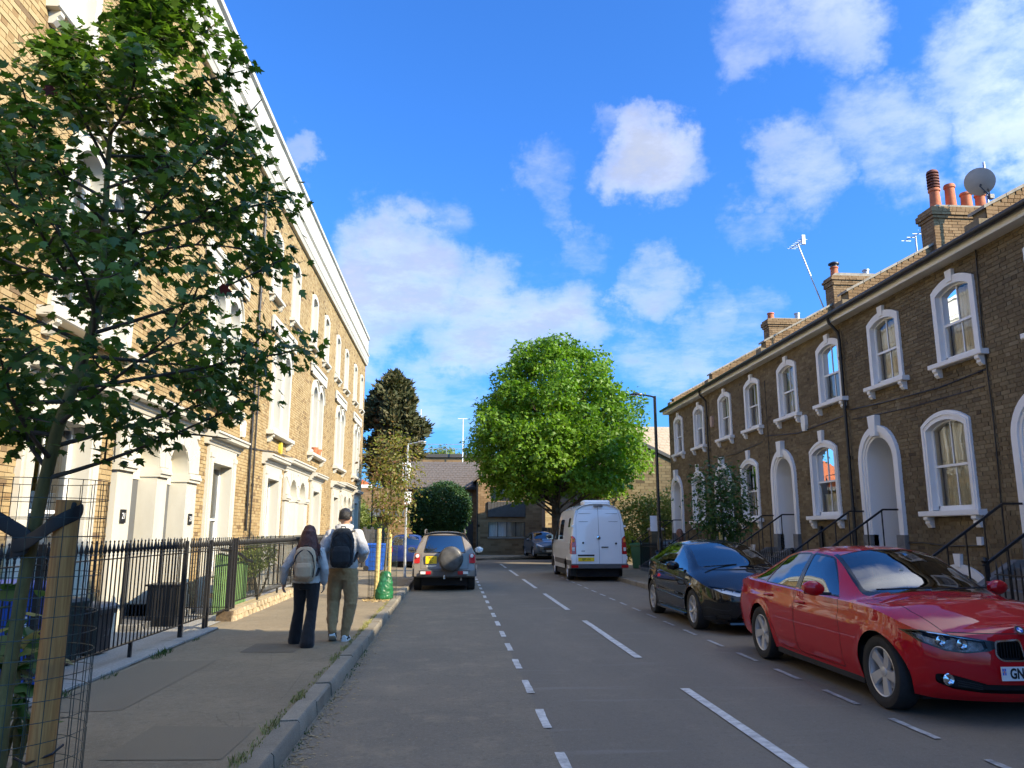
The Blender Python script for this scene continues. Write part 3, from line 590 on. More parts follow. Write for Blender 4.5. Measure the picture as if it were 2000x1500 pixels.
# ------------------------------------------------------------------ windows
def pane_poly(cy0, cy1, z0, z1f):
    """polygon between two y limits from z0 up to the outline function z1f(y)"""
    n = 6; ys = [cy0 + (cy1 - cy0) * i / n for i in range(n + 1)]
    return [(cy0, z0), (cy1, z0)] + [(y, z1f(y)) for y in reversed(ys)]
def arch_z(cy, w, zs, rise):
    def f(y):
        t = min(1, abs(y - cy) / w)
        if rise < 1e-4: return zs
        if rise >= w * .98: return zs + rise * math.sqrt(max(0, 1 - t * t))
        rad = (w * w + rise * rise) / (2 * rise); return zs + rise - rad + math.sqrt(max(0, rad * rad - (t * w) ** 2))
    return f
def sash_window(house, cy, hw, z0, zs, rise, d, curtain='net_curtain', cols=2, rail=True, mat='white_paint', cur_frac=1.0, glassmat='window_glass'):
    """sliding sash in an opening of half width hw; front of the frame at depth d.  Parts: window > pane, curtain"""
    fw = .055; mb = MB(); f = arch_z(cy, hw - fw, zs, max(rise - fw * .5, 0) if rise > 0 else 0)
    inn = outline(cy, hw - fw, z0 + fw, zs, max(rise - fw * .6, .0), 10) if rise > 0 else [(cy - hw + fw, z0 + fw), (cy - hw + fw, zs - fw), (cy + hw - fw, zs - fw), (cy + hw - fw, z0 + fw)]
    out = outline(cy, hw, z0, zs, rise, 10) if rise > 0 else [(cy - hw, z0), (cy - hw, zs), (cy + hw, zs), (cy + hw, z0)]
    if rise <= 0: f = lambda y: zs - fw
    frame_strip(mb, inn, out, d - .09, d)
    mb.box(d - .09, d, cy - hw, cy + hw, z0 - .01, z0 + fw + .02)
    top = f(cy); zr = z0 + (top - z0) * .5
    if rail:
        mb.box(d - .035, d - .004, cy - hw + fw, cy + hw - fw, zr - .022, zr + .022)
    sash = []
    for i in range(1, cols):
        y = cy - hw + fw + (2 * hw - 2 * fw) * i / cols
        mb.box(d - .04, d - .012, y - .012, y + .012, zr, f(y)); mb.box(d - .075, d - .045, y - .012, y + .012, z0 + fw, zr)
    win = mb.build('window', mat, house)
    for i in range(cols):
        a = cy - hw + fw + (2 * hw - 2 * fw) * i / cols + .012 * (i > 0); b = cy - hw + fw + (2 * hw - 2 * fw) * (i + 1) / cols - .012 * (i < cols - 1)
        g = MB(); fill_fan(g, pane_poly(a, b, zr, f), d - .028); g.build('pane', glassmat, win)
        g = MB(); fill_fan(g, [(a, z0 + fw), (b, z0 + fw), (b, zr), (a, zr)], d - .058); g.build('pane', glassmat, win)
    if curtain:
        n = 22; rr = random.Random(int(cy * 91 + z0 * 7)); P = []
        for h in (z0, z0 + (top - z0) * cur_frac):
            P.append([(d - .17 + .02 * math.sin(i * 2.3 + rr.random()) , cy - hw + 2 * hw * i / n, h) for i in range(n + 1)])
        c = MB(); c.grid(np.array(P)); c.build('curtain', curtain, win, smooth=180, fixn=False)
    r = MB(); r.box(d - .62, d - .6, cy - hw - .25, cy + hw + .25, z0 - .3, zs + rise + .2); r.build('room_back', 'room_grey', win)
    return win
def sill(parent, cy, hw, z, out=.14, h=.10, brackets=True, mat='cream_stucco', bw=.085, bh=.16, inset=.16):
    mb = MB(); mb.prism([(-.25, z - h), (out - .02, z - h), (out, z - h + .015), (out, z - .02), (-.25, z)], cy - hw, cy + hw, 'y'); s_ = mb.build('sill', mat, parent)
    if brackets:
        for s in (-1, 1):
            m = MB(); y = cy + s * (hw - inset); prof = [(0, z - h), (out * .86, z - h), (out * .86, z - h - .05), (out * .62, z - h - .085), (out * .66, z - h - .12), (out * .35, z - h - bh), (0, z - h - bh)]
            m.prism(prof, y - bw / 2, y + bw / 2, 'y'); m.build('bracket', mat, parent)
    return s_
def cornice(mb, y0, y1, z, proj, h, ret=.0):
    """classical hood: stepped profile with its top at z"""
    prof = [(0, z - h), (proj * .25, z - h), (proj * .32, z - h * .78), (proj * .45, z - h * .72), (proj * .5, z - h * .52), (proj * .86, z - h * .46), (proj * .9, z - h * .24), (proj, z - h * .18), (proj, z - h * .03), (proj * .9, z), (0, z + .03)]
    mb.prism(prof, y0, y1, 'y')

# ------------------------------------------------------------------ left terrace: three storeys of yellow stock brick
HW = 5.8
def px_size_left(y0):
    def v(u, z, fl=None): y = y0 + u; return 1500 * 5.0 / (y * y) * .215 if y > 5.5 else 0
    return v
def left_house(y0, flip, label, nb=0, lod=0, curtains=None):
    H = thing('terraced_house', label, 'house', (FACE_L, y0, 0), 0, 'yellow brick terrace on the left')
    Fy = (lambda u: HW - u) if flip else (lambda u: u)   # u measured from the side with the door
    def rect(u, hw, za, zb): c = Fy(u); return lambda z: [(c - hw, c + hw)] if za <= z <= zb else []
    def arch(u, hw, za, zs, rise):
        c = Fy(u)
        def f(z):
            if z < za or z > zs + rise: return []
            if z <= zs: return [(c - hw, c + hw)]
            w = hw * math.sqrt(max(0, 1 - ((z - zs) / rise) ** 2)); return [(c - w, c + w)] if w > .02 else []
        return f
    dU, gU, fU, s1, s2 = .73, 3.42, 2.95, 1.62, 4.28     # door, ground window, first floor pair, second floor windows
    ops = [rect(dU * .5 + .55, 1.0, 0, 3.45), rect(gU, .98, .1, 3.42), rect(fU, 1.16, 4.28, 6.35), arch(fU - .56, .62, 6.2, 6.3, .62), arch(fU + .56, .62, 6.2, 6.3, .62), rect(s1, .52, 7.98, 9.86), rect(s2, .52, 7.98, 9.86)]
    if flip: ops[0] = (lambda z: [(HW - 1.88, HW + .01)] if z <= 3.45 else [])
    else: ops[0] = (lambda z: [(-.01, 1.88)] if z <= 3.45 else [])
    wall = brick_wall(H, HW, 0, 10.725, ops, ('yellow_brick', 'yellow_mortar'), nb, px_size_left(y0), seed=int(y0 * 10) + 400)
    # ---- shared double porch, this house's half: pier, arch panel with voussoirs, impost, cornice
    sgn = -1 if flip else 1
    Y = lambda u: (HW - u) if flip else u
    porch = MB()
    a0, rA, zsp = dU, .50, 2.66
    # panel above the impost with the arch cut out, proud of the brick
    top = 3.36
    pts_in = arc_pts(Y(a0), rA, zsp, rA, 14)
    def lim(th):  # distance from the arch centre to the panel edge along th
        c, s_ = math.cos(th), math.sin(th); t = 9
        if s_ > 1e-6: t = min(t, (top - zsp) / s_)
        e_in, e_out = a0, 1.80 - a0
        if c * sgn < -1e-6: t = min(t, e_in / abs(c))
        if c * sgn > 1e-6: t = min(t, e_out / abs(c))
        return t
    outer = []
    for i in range(15):
        th = PI - PI * i / 14; t = lim(th); outer.append((Y(a0) + t * math.cos(th), zsp + t * math.sin(th)))
    frame_strip(porch, pts_in, outer, -.42, .055)
    # corner fillers
    ya, yb = sorted((Y(0), Y(1.80)))
    porch.box(-.05, .053, ya, yb, top - .002, 3.46)
    for (u0, u1) in ((0, a0 - rA), (a0 + rA, 1.80)):
        p, q = sorted((Y(u0), Y(u1))); porch.box(-.42, .05, p, q, .1, 2.50); porch.box(-.42, .075, p - .012 * (1 if u0 else 0), q + .012, .1, .42)
    pb = porch.build('porch', 'cream_stucco', H, smooth=30)
    # radiating blocks
    for i in range(7):
        t0, t1 = PI * i / 7 + .022, PI * (i + 1) / 7 - .022; r0 = rA + .012; q0, q1 = lim(PI - t0) - .015, lim(PI - t1) - .015
        poly = [(Y(a0) - r0 * math.cos(t0), zsp + r0 * math.sin(t0)), (Y(a0) - r0 * math.cos(t1), zsp + r0 * math.sin(t1)), (Y(a0) - q1 * math.cos(t1), zsp + q1 * math.sin(t1)), (Y(a0) - q0 * math.cos(t0), zsp + q0 * math.sin(t0))]
        m = MB(); m.prism(poly, .03, .078, 'x'); m.build('voussoir', 'cream_stucco', pb)
    for (u0, u1) in ((0, a0 - rA + .02), (a0 + rA - .02, 1.84)):
        p, q = sorted((Y(u0), Y(u1))); im = MB()
        im.prism([(-.42, 2.50), (.10, 2.50), (.10, 2.55), (.13, 2.555), (.13, 2.607), (.11, 2.612), (.11, 2.66), (-.42, 2.66)], p - .002, q + .002, 'y'); im.build('impost', 'cream_stucco', pb)
    cm = MB(); p, q = sorted((Y(0), Y(1.93))); cornice(cm, p, q, 3.74, .30, .29); cm.build('cornice', 'cream_stucco', pb)
    # door leaf and lining set back in the recess
    dm = MB(); c = Y(a0); dm.box(-.30, -.26, c - rA, c + rA, .16, 2.45); dmat = 'dark_door' if 5 < y0 < 15 else ('grey_paint' if not flip else 'white_paint'); dd = dm.build('door', dmat, H)
    pm = MB()
    for (v0, v1, z0, z1) in ((-.36, -.05, .35, 1.0), (.05, .36, .35, 1.0), (-.36, -.05, 1.15, 2.2), (.05, .36, 1.15, 2.2)): pm.box(-.27, -.245, c + v0, c + v1, z0, z1)
    pm.build('door_panel', dmat, dd); MB().lathe([(0, .0), (.03, .0), (.032, .02), (0, .035)], 12, 'x', (-.26, c + .3, 1.1)).build('door_knob', 'chrome', dd, smooth=40)
    fl = MB(); fill_fan(fl, [(c - rA, 2.45)] + arc_pts(c, rA, zsp, rA, 14) + [(c + rA, 2.45)], -.24); fl.build('fanlight', 'cream_paint', H)
    st = MB(); st.bbox(-.46, .35, c - .62, c + .62, .1, .22, .01); st.build('doorstep', 'step_stone', H)
    # ---- ground floor window with pilasters and hood
    c = Y(gU); sm = MB(); inn = [(c - .70, .72), (c - .70, 3.0), (c + .70, 3.0), (c + .70, .72)]; out = [(c - .98, .10), (c - .98, 3.36), (c + .98, 3.36), (c + .98, .10)]
    frame_strip(sm, inn, out, -.34, .06); sm.box(-.34, .055, c - .70, c + .70, .1, .72)
    for s in (-1, 1): sm.box(.0, .085, c + s * .84 - .09, c + s * .84 + .09, .1, 3.16); sm.box(.0, .10, c + s * .84 - .115, c + s * .84 + .115, 3.10, 3.20)
    su = sm.build('window_surround', 'cream_stucco', H); cm = MB(); cornice(cm, c - 1.22, c + 1.22, 3.62, .30, .27); cm.build('cornice', 'cream_stucco', su); sill(su, c, .82, .74, .12, .07, False)
    cur = (curtains or ['net_curtain', 'net_curtain', None])
    sash_window(H, c, .70, .74, 3.0, 0, -.20, cur[0], 2, True, 'white_paint', .62)
    # ---- first floor pair of round-headed windows
    c = Y(fU); sm = MB()
    for s in (-1, 1):
        cc = c + s * .56
        if s == -1: inn = outline(cc, .42, 4.42, 6.28, .42, 14); out = outline(cc, .60, 4.30, 6.30, .60, 14)
        else: inn = outline(cc, .42, 4.42, 6.28, .42, 14); out = outline(cc, .60, 4.30, 6.30, .60, 14)
        frame_strip(sm, inn, out, -.26, .06 + .004 * (s > 0))
        k = arc_pts(cc, .62, 6.30, .62, 14); k2 = arc_pts(cc, .66, 6.30, .66, 14); frame_strip(sm, k, k2, 0, .10 + .004 * (s > 0))
    sm.box(-.2, .075, c - .10, c + .10, 4.3, 6.25); sm.box(-.2, .056, c - 1.18, c + 1.18, 4.28, 4.43)
    for s in (-1, 1): sm.box(-.02, .054, c + s * 1.16 - .04, c + s * 1.16 + .04, 4.28, 6.4)
    su = sm.build('window_surround', 'cream_stucco', H, smooth=35); sill(su, c, 1.42, 4.30, .20, .13, True, 'cream_stucco', .13, .2, .22)
    for s in (-1, 1): sash_window(H, c + s * .56, .42, 4.43, 6.28, .42, -.15, cur[1], 1, True, 'white_paint', 1.0)
    # framed panel over the pair
    m = MB(); m.box(-.02, .05, c - 1.55, c + 1.55, 7.05, 7.42); pn = m.build('panel', 'cream_stucco', H); m = MB(); frame_strip(m, [(c - 1.46, 7.13), (c - 1.46, 7.34), (c + 1.46, 7.34), (c + 1.46, 7.13)], [(c - 1.58, 7.02), (c - 1.58, 7.45), (c + 1.58, 7.45), (c + 1.58, 7.02)], .03, .09); m.box(.03, .09, c - 1.58, c + 1.58, 7.02, 7.10); m.build('panel_frame', 'cream_stucco', pn)
    # ---- second floor windows
    for u in (s1, s2):
        c = Y(u); sm = MB(); inn = outline(c, .40, 8.1, 9.62, .12, 8); out = outline(c, .56, 7.98, 9.74, .15, 8); frame_strip(sm, inn, out, -.24, .05); sm.box(-.2, .05, c - .4, c + .4, 7.98, 8.1)
        su = sm.build('window_surround', 'cream_stucco', H); sill(su, c, .68, 8.0, .16, .1, True, 'cream_stucco', .1, .17, .14); sash_window(H, c, .40, 8.1, 9.62, .12, -.13, cur[2], 1, True)
    # ---- white entablature and parapet
    m = MB(); m.prism([(-.3, 10.70), (.10, 10.70), (.14, 10.82), (.16, 10.84), (.16, 11.18), (.22, 11.24), (.22, 11.30), (-.3, 11.30)], 0, HW, 'y'); en = m.build('entablature', 'cream_stucco', H)
    m = MB(); m.prism([(-.3, 11.30), (.10, 11.30), (.10, 11.42), (.13, 11.44), (.13, 12.14), (.20, 12.18), (.20, 12.30), (-.34, 12.33), (-.34, 11.3)], 0, HW, 'y'); m.build('parapet', 'grimy_stucco', H)
    # shell of the house behind the front
    m = MB(); m.box(-9, -8.8, 0, HW, 0, 11.3); m.box(-9, -.31, 0, HW, 11.0, 11.25); m.box(-8.8, -.8, -.06, .06, 0, 11.0); m.box(-8.8, -.8, HW - .07, HW + .05, 0, 11.0); m.build('rear_shell', 'yellow_mortar', H)
    return H

def px_end(x): return 0
LH = []
ldesc = {-9.5: 'yellow brick house out of view behind the tree', 2.1: None}
labels_left = [
 (2.1, False, 'yellow brick terraced house nearest the camera on the left, behind the blue bin'),
 (7.9, True, 'yellow brick terraced house with large double-light window behind the foreground tree'),
 (13.7, False, 'yellow brick terraced house with grey-white alarm box beside its ground floor window'),
 (19.5, True, 'yellow brick terraced house with orange alarm box, third doorway from the camera'),
 (25.3, False, 'yellow brick terraced house with flowerpots on its first floor sill'),
 (31.1, True, 'yellow brick terraced house, last but one before the far end of the left terrace'),
 (36.9, False, 'yellow brick terraced house at the far end of the left terrace')]
for i, (y0, fl, lb) in enumerate(labels_left):
    H = left_house(y0, fl, lb, nb=300 if y0 in (7.9,) else 0, curtains=[['net_curtain', 'net_curtain', None], ['cream_curtain' if 'cream_curtain' in MATS else 'net_curtain', 'net_curtain', None], ['beige_curtain', 'net_curtain', 'net_curtain']][i % 3]); LH.append(H)
end = MB(); end.box(-9, -.02, HW + .06, HW + .30, 0, 11.9); end.build('gable_wall', 'yellow_mortar', LH[-1])
# things fixed to the left houses
def house_pipe(H, u, z0, z1, x=.07, r=.035, mat='black_paint', name='drainpipe'):
    m = MB(); m.tube([(x, u, z0), (x, u, z1)], r, 10)
    k = z0 + .6
    while k < z1: m.tube([(x, u, k), (x, u, k + .06)], r * 1.35, 10); k += 1.8
    return m.build(name, mat, H, smooth=40)
house_pipe(LH[2], 5.62, 1.6, 10.6, .05, .03); house_pipe(LH[3], .22, .3, 6.0, .045, .022)
def alarm(H, u, z, mat, s=1.0):
    m = MB(); m.prism([(u - .10 * s, z - .05 * s), (u - .06 * s, z - .17 * s), (u + .06 * s, z - .17 * s), (u + .10 * s, z - .05 * s), (u + .10 * s, z + .13 * s), (u + .06 * s, z + .17 * s), (u - .06 * s, z + .17 * s), (u - .10 * s, z + .13 * s)], .0, .08, 'x'); m.build('alarm_box', mat, H)
alarm(LH[2], 4.85, 3.98, 'alarm_white', 1.15); alarm(LH[3], 3.1, 3.95, 'alarm_yellow', 1.0)
def cable(H, pts, r=.012, mat='black_paint'):
    m = MB(); m.tube(pts, r, 6); m.build('cable', mat, H, smooth=60)
cable(LH[2], [(.03, 0, 3.86), (.03, 1.9, 3.83), (.02, 2.6, 3.72), (.03, 3.6, 3.70), (.03, 4.7, 3.66), (.03, 5.0, 3.55), (.03, 5.8, 3.62)])
cable(LH[3], [(.03, 0, 3.62), (.03, 1.4, 3.7), (.03, 2.3, 3.78), (.03, 5.8, 3.85)]); cable(LH[1], [(.03, 3.9, 2.6), (.02, 3.88, 3.05), (.03, 3.9, 3.4)])
for H, u, t in ((LH[1], 4.3, '21'), (LH[2], 1.52, '23')):
    m = MB(); m.box(.055, .075, u - .09, u + .09, 1.72, 1.92); pl = m.build('number_plate', 'print_black', H); lettering(t, .13, 'print_white', pl, frame_matrix((.077, u, 1.82), (0, 1, 0), (0, 0, 1)), .001)
for u in (2.5, 3.3):
    pass
# flowerpots on a sill (each its own thing)
for k, u in enumerate((2.5, 3.25)):
    m = MB(); m.lathe([(.0, 0), (.085, 0), (.115, .17), (.13, .17), (.13, .22), (.11, .22), (.10, .19), (0, .19)], 16); o = m.build('flowerpot', 'terracotta', None, smooth=40, loc=(FACE_L + .09, 25.3 + u, 4.305)); tag(o, 'terracotta flowerpot on a first floor sill, the %s of the two' % ('nearer' if k == 0 else 'farther'), 'flowerpot', 'flowerpots on the sill')
# ------------------------------------------------------------------ right terrace: two storeys of dark stock brick.  Local y runs back towards the camera
def right_house(y0, y1, door, gwin, ups, label, nb=0, curt=None, chimney=True, simple_rear=False, keyg=True, pots=4):
    W = y1 - y0; H = thing('terraced_house', label, 'house', (FACE_R, y1, 0), PI, 'brown brick terrace on the right')
    U = lambda y: y1 - y
    D, G = U(door), U(gwin); us = [U(u) for u in ups]; curt = curt or {}
    def rect(c, hw, za, zb): return lambda z: [(c - hw, c + hw)] if za <= z <= zb else []
    def arch(c, hw, za, zs, rise):
        af = arch_z(c, hw, zs, rise)
        def f(z):
            if z < za or z > zs + rise - .01: return []
            if z <= zs: return [(c - hw, c + hw)]
            lo, hi = 0, hw
            for _ in range(14):
                md = (lo + hi) / 2
                if af(c + md) >= z: lo = md
                else: hi = md
            return [(c - lo, c + lo)]
        return f
    ops = [arch(D, .62, 0, 3.05, .62), arch(G, .60, 1.93, 3.50, .18), arch(G, .55, .12, .78, .16)] + [arch(u, .52, 4.62, 5.96, .14) for u in us]
    def view(u, z):
        y = y1 - u; return 1500 * 9 / (y * y) * .215 if y > 9.5 else 0
    brick_wall(H, W, .12, 6.42, ops, ('brown_brick', 'brown_mortar'), nb, view, seed=int(y0 * 7) + 900)
    # upper windows
    for k, u in enumerate(us):
        sm = MB(); inn = outline(u, .47, 4.66, 5.90, .12, 10); out = outline(u, .59, 4.62, 6.00, .17, 10); frame_strip(sm, inn, out, -.20, .045)
        ky = .075; sm.prism([(u - ky, 6.06), (u + ky, 6.06), (u + ky * 1.3, 6.28), (u - ky * 1.3, 6.28)], .0, .065, 'x'); su = sm.build('window_surround', 'white_stucco', H, smooth=35)
        sill(su, u, .74, 4.66, .15, .11, True, 'white_stucco', .11, .17, .15)
        sash_window(H, u, .47, 4.66, 5.90, .12, -.055, curt.get(('u', k), 'net_curtain'), 2, True, 'white_paint', 1.0)
    # ground floor window
    sm = MB(); inn = outline(G, .56, 1.98, 3.46, .15, 12); out = outline(G, .70, 1.93, 3.56, .22, 12); frame_strip(sm, inn, out, -.22, .045); o2 = outline(G, .62, 1.97, 3.51, .185, 12); frame_strip(sm, o2, outline(G, .66, 1.97, 3.535, .20, 12), .03, .06)
    if keyg: sm.prism([(G - .075, 3.70), (G + .075, 3.70), (G + .11, 4.02), (G - .11, 4.02)], .0, .075, 'x')
    su = sm.build('window_surround', 'white_stucco', H, smooth=35); sill(su, G, .86, 1.98, .16, .12, True, 'white_stucco', .13, .20, .18)
    sash_window(H, G, .56, 1.98, 3.46, .15, -.07, curt.get('g', 'net_curtain'), 2, True, 'white_paint', curt.get('gf', 1.0))
    # basement window
    sm = MB(); inn = outline(G, .46, .10, .74, .12, 10); out = outline(G, .68, .10, .78, .24, 10); frame_strip(sm, inn, out, -.18, .04); sm.prism([(G - .07, .97), (G + .07, .97), (G + .10, 1.20), (G - .10, 1.20)], .0, .06, 'x'); su = sm.build('window_surround', 'white_stucco', H, smooth=35)
    sash_window(H, G, .46, .12, .74, .12, -.11, 'net_curtain', 2, False, 'white_paint', 1.0)
    # doorway: stepped round arch, deep white porch
    pm = MB()
    for (ri, ro, d0, d1) in ((.62, .76, -.05, .075), (.56, .63, -.10, .045), (.505, .57, -.14, .02)):
        frame_strip(pm, outline(D, ri, 1.52, 3.05, ri, 18), outline(D, ro, 1.52, 3.05, ro, 18), d0, d1)
    frame_strip(pm, outline(D, .50, 1.05, 3.05, .50, 18), outline(D, .53, 1.05, 3.05, .53, 18), -.95, -.0)
    pm.prism([(D - .10, 3.58), (D + .10, 3.58), (D + .15, 4.02), (D - .15, 4.02)], .0, .13, 'x')
    po = pm.build('door_surround', 'white_stucco', H, smooth=35)
    for s in (-1, 1): a, b = sorted((D + s * .50, D + s * .78)); MB().box(-.1, .09, a, b, .11, 1.52).build('plinth_block', 'step_stone', po); a, b = sorted((D + s * .505, D + s * .66)); MB().box(-.96, -.1, a, b, .11, 1.2).build('jamb_base', 'white_stucco', po)
    dm = MB(); dm.box(-.99, -.95, D - .5, D + .5, 1.05, 3.0); dr = dm.build('door', curt.get('door', 'grey_paint'), H)
    pn = MB()
    for (v0, v1, z0, z1) in ((-.38, -.05, 1.2, 1.8), (.05, .38, 1.2, 1.8), (-.38, -.05, 1.95, 2.85), (.05, .38, 1.95, 2.85)): pn.box(-.955, -.93, D + v0, D + v1, z0, z1)
    pn.build('door_panel', curt.get('door', 'grey_paint'), dr)
    f = MB(); fill_fan(f, [(D - .5, 3.0)] + arc_pts(D, .5, 3.05, .5, 14) + [(D + .5, 3.0)], -.94); f.build('fanlight', 'cream_paint', H)
    # steps up to the door
    st = MB(); ns = 5
    for k in range(ns + 1):
        z = 1.05 - .155 * k; x1 = .40 + .25 * k
        s1 = MB(); s1.bbox(-.95 if k == 0 else .30 + .25 * (k - 1), x1, D - .58, D + .58, .10, z, .008); s1.build('step', 'step_stone', H)
    for s in (-1, 1):
        w_ = MB(); y = D + s * .66; w_.prism([(.0, .1), (1.75, .1), (1.75, .30), (.35, 1.16), (0, 1.16)], y - .085, y + .085, 'y'); w_.build('step_wall', 'step_stone', H)
        ra = MB(); ra.bar((.10, y, 2.02), (.42, y, 2.02), .03, .035); ra.bar((.42, y, 2.02), (1.78, y, 1.13), .03, .035)
        for k in range(5):
            t = .02 + k * .235; x = .42 + 1.36 * t; z = 2.02 - .89 * t; zb = 1.14 - max(0, (x - .35)) / 1.4 * .86; ra.bar((x, y, zb), (x, y, z), .02)
        ra.bar((1.76, y, .2), (1.76, y, 1.16), .032); ra.lathe([(0, 1.16), (.035, 1.17), (.045, 1.2), (.035, 1.24), (0, 1.25)], 10, 'z', (1.76, y, 0)); ra.build('handrail', 'black_paint', H)
    # area railings to the street
    xr = 1.72
    spans = [(a, b) for a, b in ((.02, D - .80), (D + .80, W - .02)) if b - a > .3]
    for a, b in spans:
        g = MB(); g.box(xr - .1, xr + .1, a, b, .10, .24); g.build('railing_plinth', 'step_stone', H)
        rl = MB(); rl.box(xr - .02, xr + .02, a, b, 1.02, 1.035); rl.box(xr - .02, xr + .02, a, b, .34, .355)
        n = int((b - a) / .115)
        for i in range(n + 1):
            y = a + .03 + i * (b - a - .06) / n; rl.bar((xr, y, .24), (xr, y, 1.10), .016)
            rl.add([(xr - .017, y, 1.10), (xr, y - .017, 1.10), (xr + .017, y, 1.10), (xr, y + .017, 1.10), (xr, y, 1.22), (xr, y, 1.06)], [(0, 1, 4), (1, 2, 4), (2, 3, 4), (3, 0, 4), (1, 0, 5), (2, 1, 5), (3, 2, 5), (0, 3, 5)])
        rl.build('area_railing', 'black_paint', H)
    # eaves: soffit, fascia, gutter
    m = MB(); m.prism([(-.1, 6.40), (.26, 6.40), (.26, 6.52), (-.1, 6.56)], 0, W, 'y'); m.build('fascia', 'cream_paint', H)
    n = 8; prof = [(.27 + .065 + .065 * math.cos(PI + PI * i / n), 6.56 + .07 * math.sin(PI + PI * i / n)) for i in range(n + 1)] + [(.40, 6.58), (.27, 6.58)]
    m = MB(); m.prism(prof, 0, W, 'y'); m.build('gutter', 'black_paint', H)
    # roof slope in rows of slates, party wall, ridge
    sl = .40
    m = MB(); rows = 11
    for k in range(rows):
        xa = .30 - k * .40; z = 6.58 + (.30 - xa) * sl; m.prism([(xa, z - .02), (xa, z + .012), (xa - .42, z + .42 * sl - .004), (xa - .42, z + .42 * sl - .03)], .0, W, 'y')
    rf = m.build('roof', 'slate', H)
    m = MB(); m.prism([(-4.1, 8.32), (-8.2, 6.5), (-8.2, 6.4), (-4.1, 8.2)], 0, W, 'y'); m.build('rear_roof_slope', 'slate', rf)
    # shell
    m = MB(); m.box(-8.2, -8.0, 0, W, 0, 6.5); m.prism([(-.05, 0), (-8.1, 0), (-8.1, 6.45), (-4.1, 8.2), (-.05, 6.5)], W - .06, W + .05, 'y'); m.prism([(-.12, 0), (-8.1, 0), (-8.1, 6.45), (-4.1, 8.2), (-.12, 6.5)], .0, .06, 'y'); m.box(-8, -1.1, .06, W - .06, 4.0, 4.1); m.box(-8, -1.1, .06, W - .06, 1.0, 1.04); m.build('rear_shell', 'brown_mortar', H)
    return H
def party_wall(H, y_local, z_add=.30, x1=-.15, x2=-4.1, seed=1, name='party_wall', t=.34):
    """brick upstand following the roof slope, bricks on the side that faces the camera"""
    sl = .54; zt = lambda x: 6.58 + (.30 - x) * sl + z_add
    m = MB(); m.prism([(x1, 6.45), (x1, zt(x1)), (x2, zt(x2)), (x2, 7.9)], y_local - t / 2, y_local + t / 2, 'y'); w = m.build(name, 'tan_mortar', H)
    rng = np.random.default_rng(seed); rows = []; tn = []
    z = zt(x1) - z_add - .2; k = 0
    while z < zt(x2):
        xs = .3 - (z + .0325 - z_add - 6.58) / sl    # x where the top passes this height
        xb = .3 - (z - .0 - 6.58 + .12) / sl
        a = xs - .02; b = max(x2, xb - 2.0)
        x = a - rng.uniform(0, .05) if a < x1 else x1
        while x > b + .05:
            L = .215 if rng.random() < .6 else .1025; rows.append((max(x - L, b), x, y_local + t / 2 - .02, y_local + t / 2 + .012 + rng.uniform(-.003, .003), z + .005, z + .07)); tn.append(rng.random()); x -= L + .01
        z += .075
    if rows: r = MB(); r.boxes(np.array(rows), np.array(tn)); stuff(r.build('brickwork', 'tan_brick', w, tint=True, fixn=False))
    c = MB(); nn = 9
    for i in range(nn):
        xa = x1 + .06 + (x2 - x1) * i / nn; xb = x1 + .06 + (x2 - x1) * (i + 1) / nn + .012; s_ = MB(); s_.prism([(xa, zt(xa) + .002), (xa, zt(xa) + .06), (xb, zt(xb) + .06), (xb, zt(xb) + .002)], y_local - t / 2 - .05, y_local + t / 2 + .05, 'y'); s_.build('coping_stone', 'coping', w)
    # corbelled kneeler at the eaves
    kn = MB()
    for i in range(3): kn.box(-.45, -.08 + .05 * i, y_local - t / 2 - .012 * i, y_local + t / 2 + .012 * i, 6.56 + .12 * i, 6.672 + .12 * i)
    kn.build('kneeler', 'tan_mortar', w)
    return w
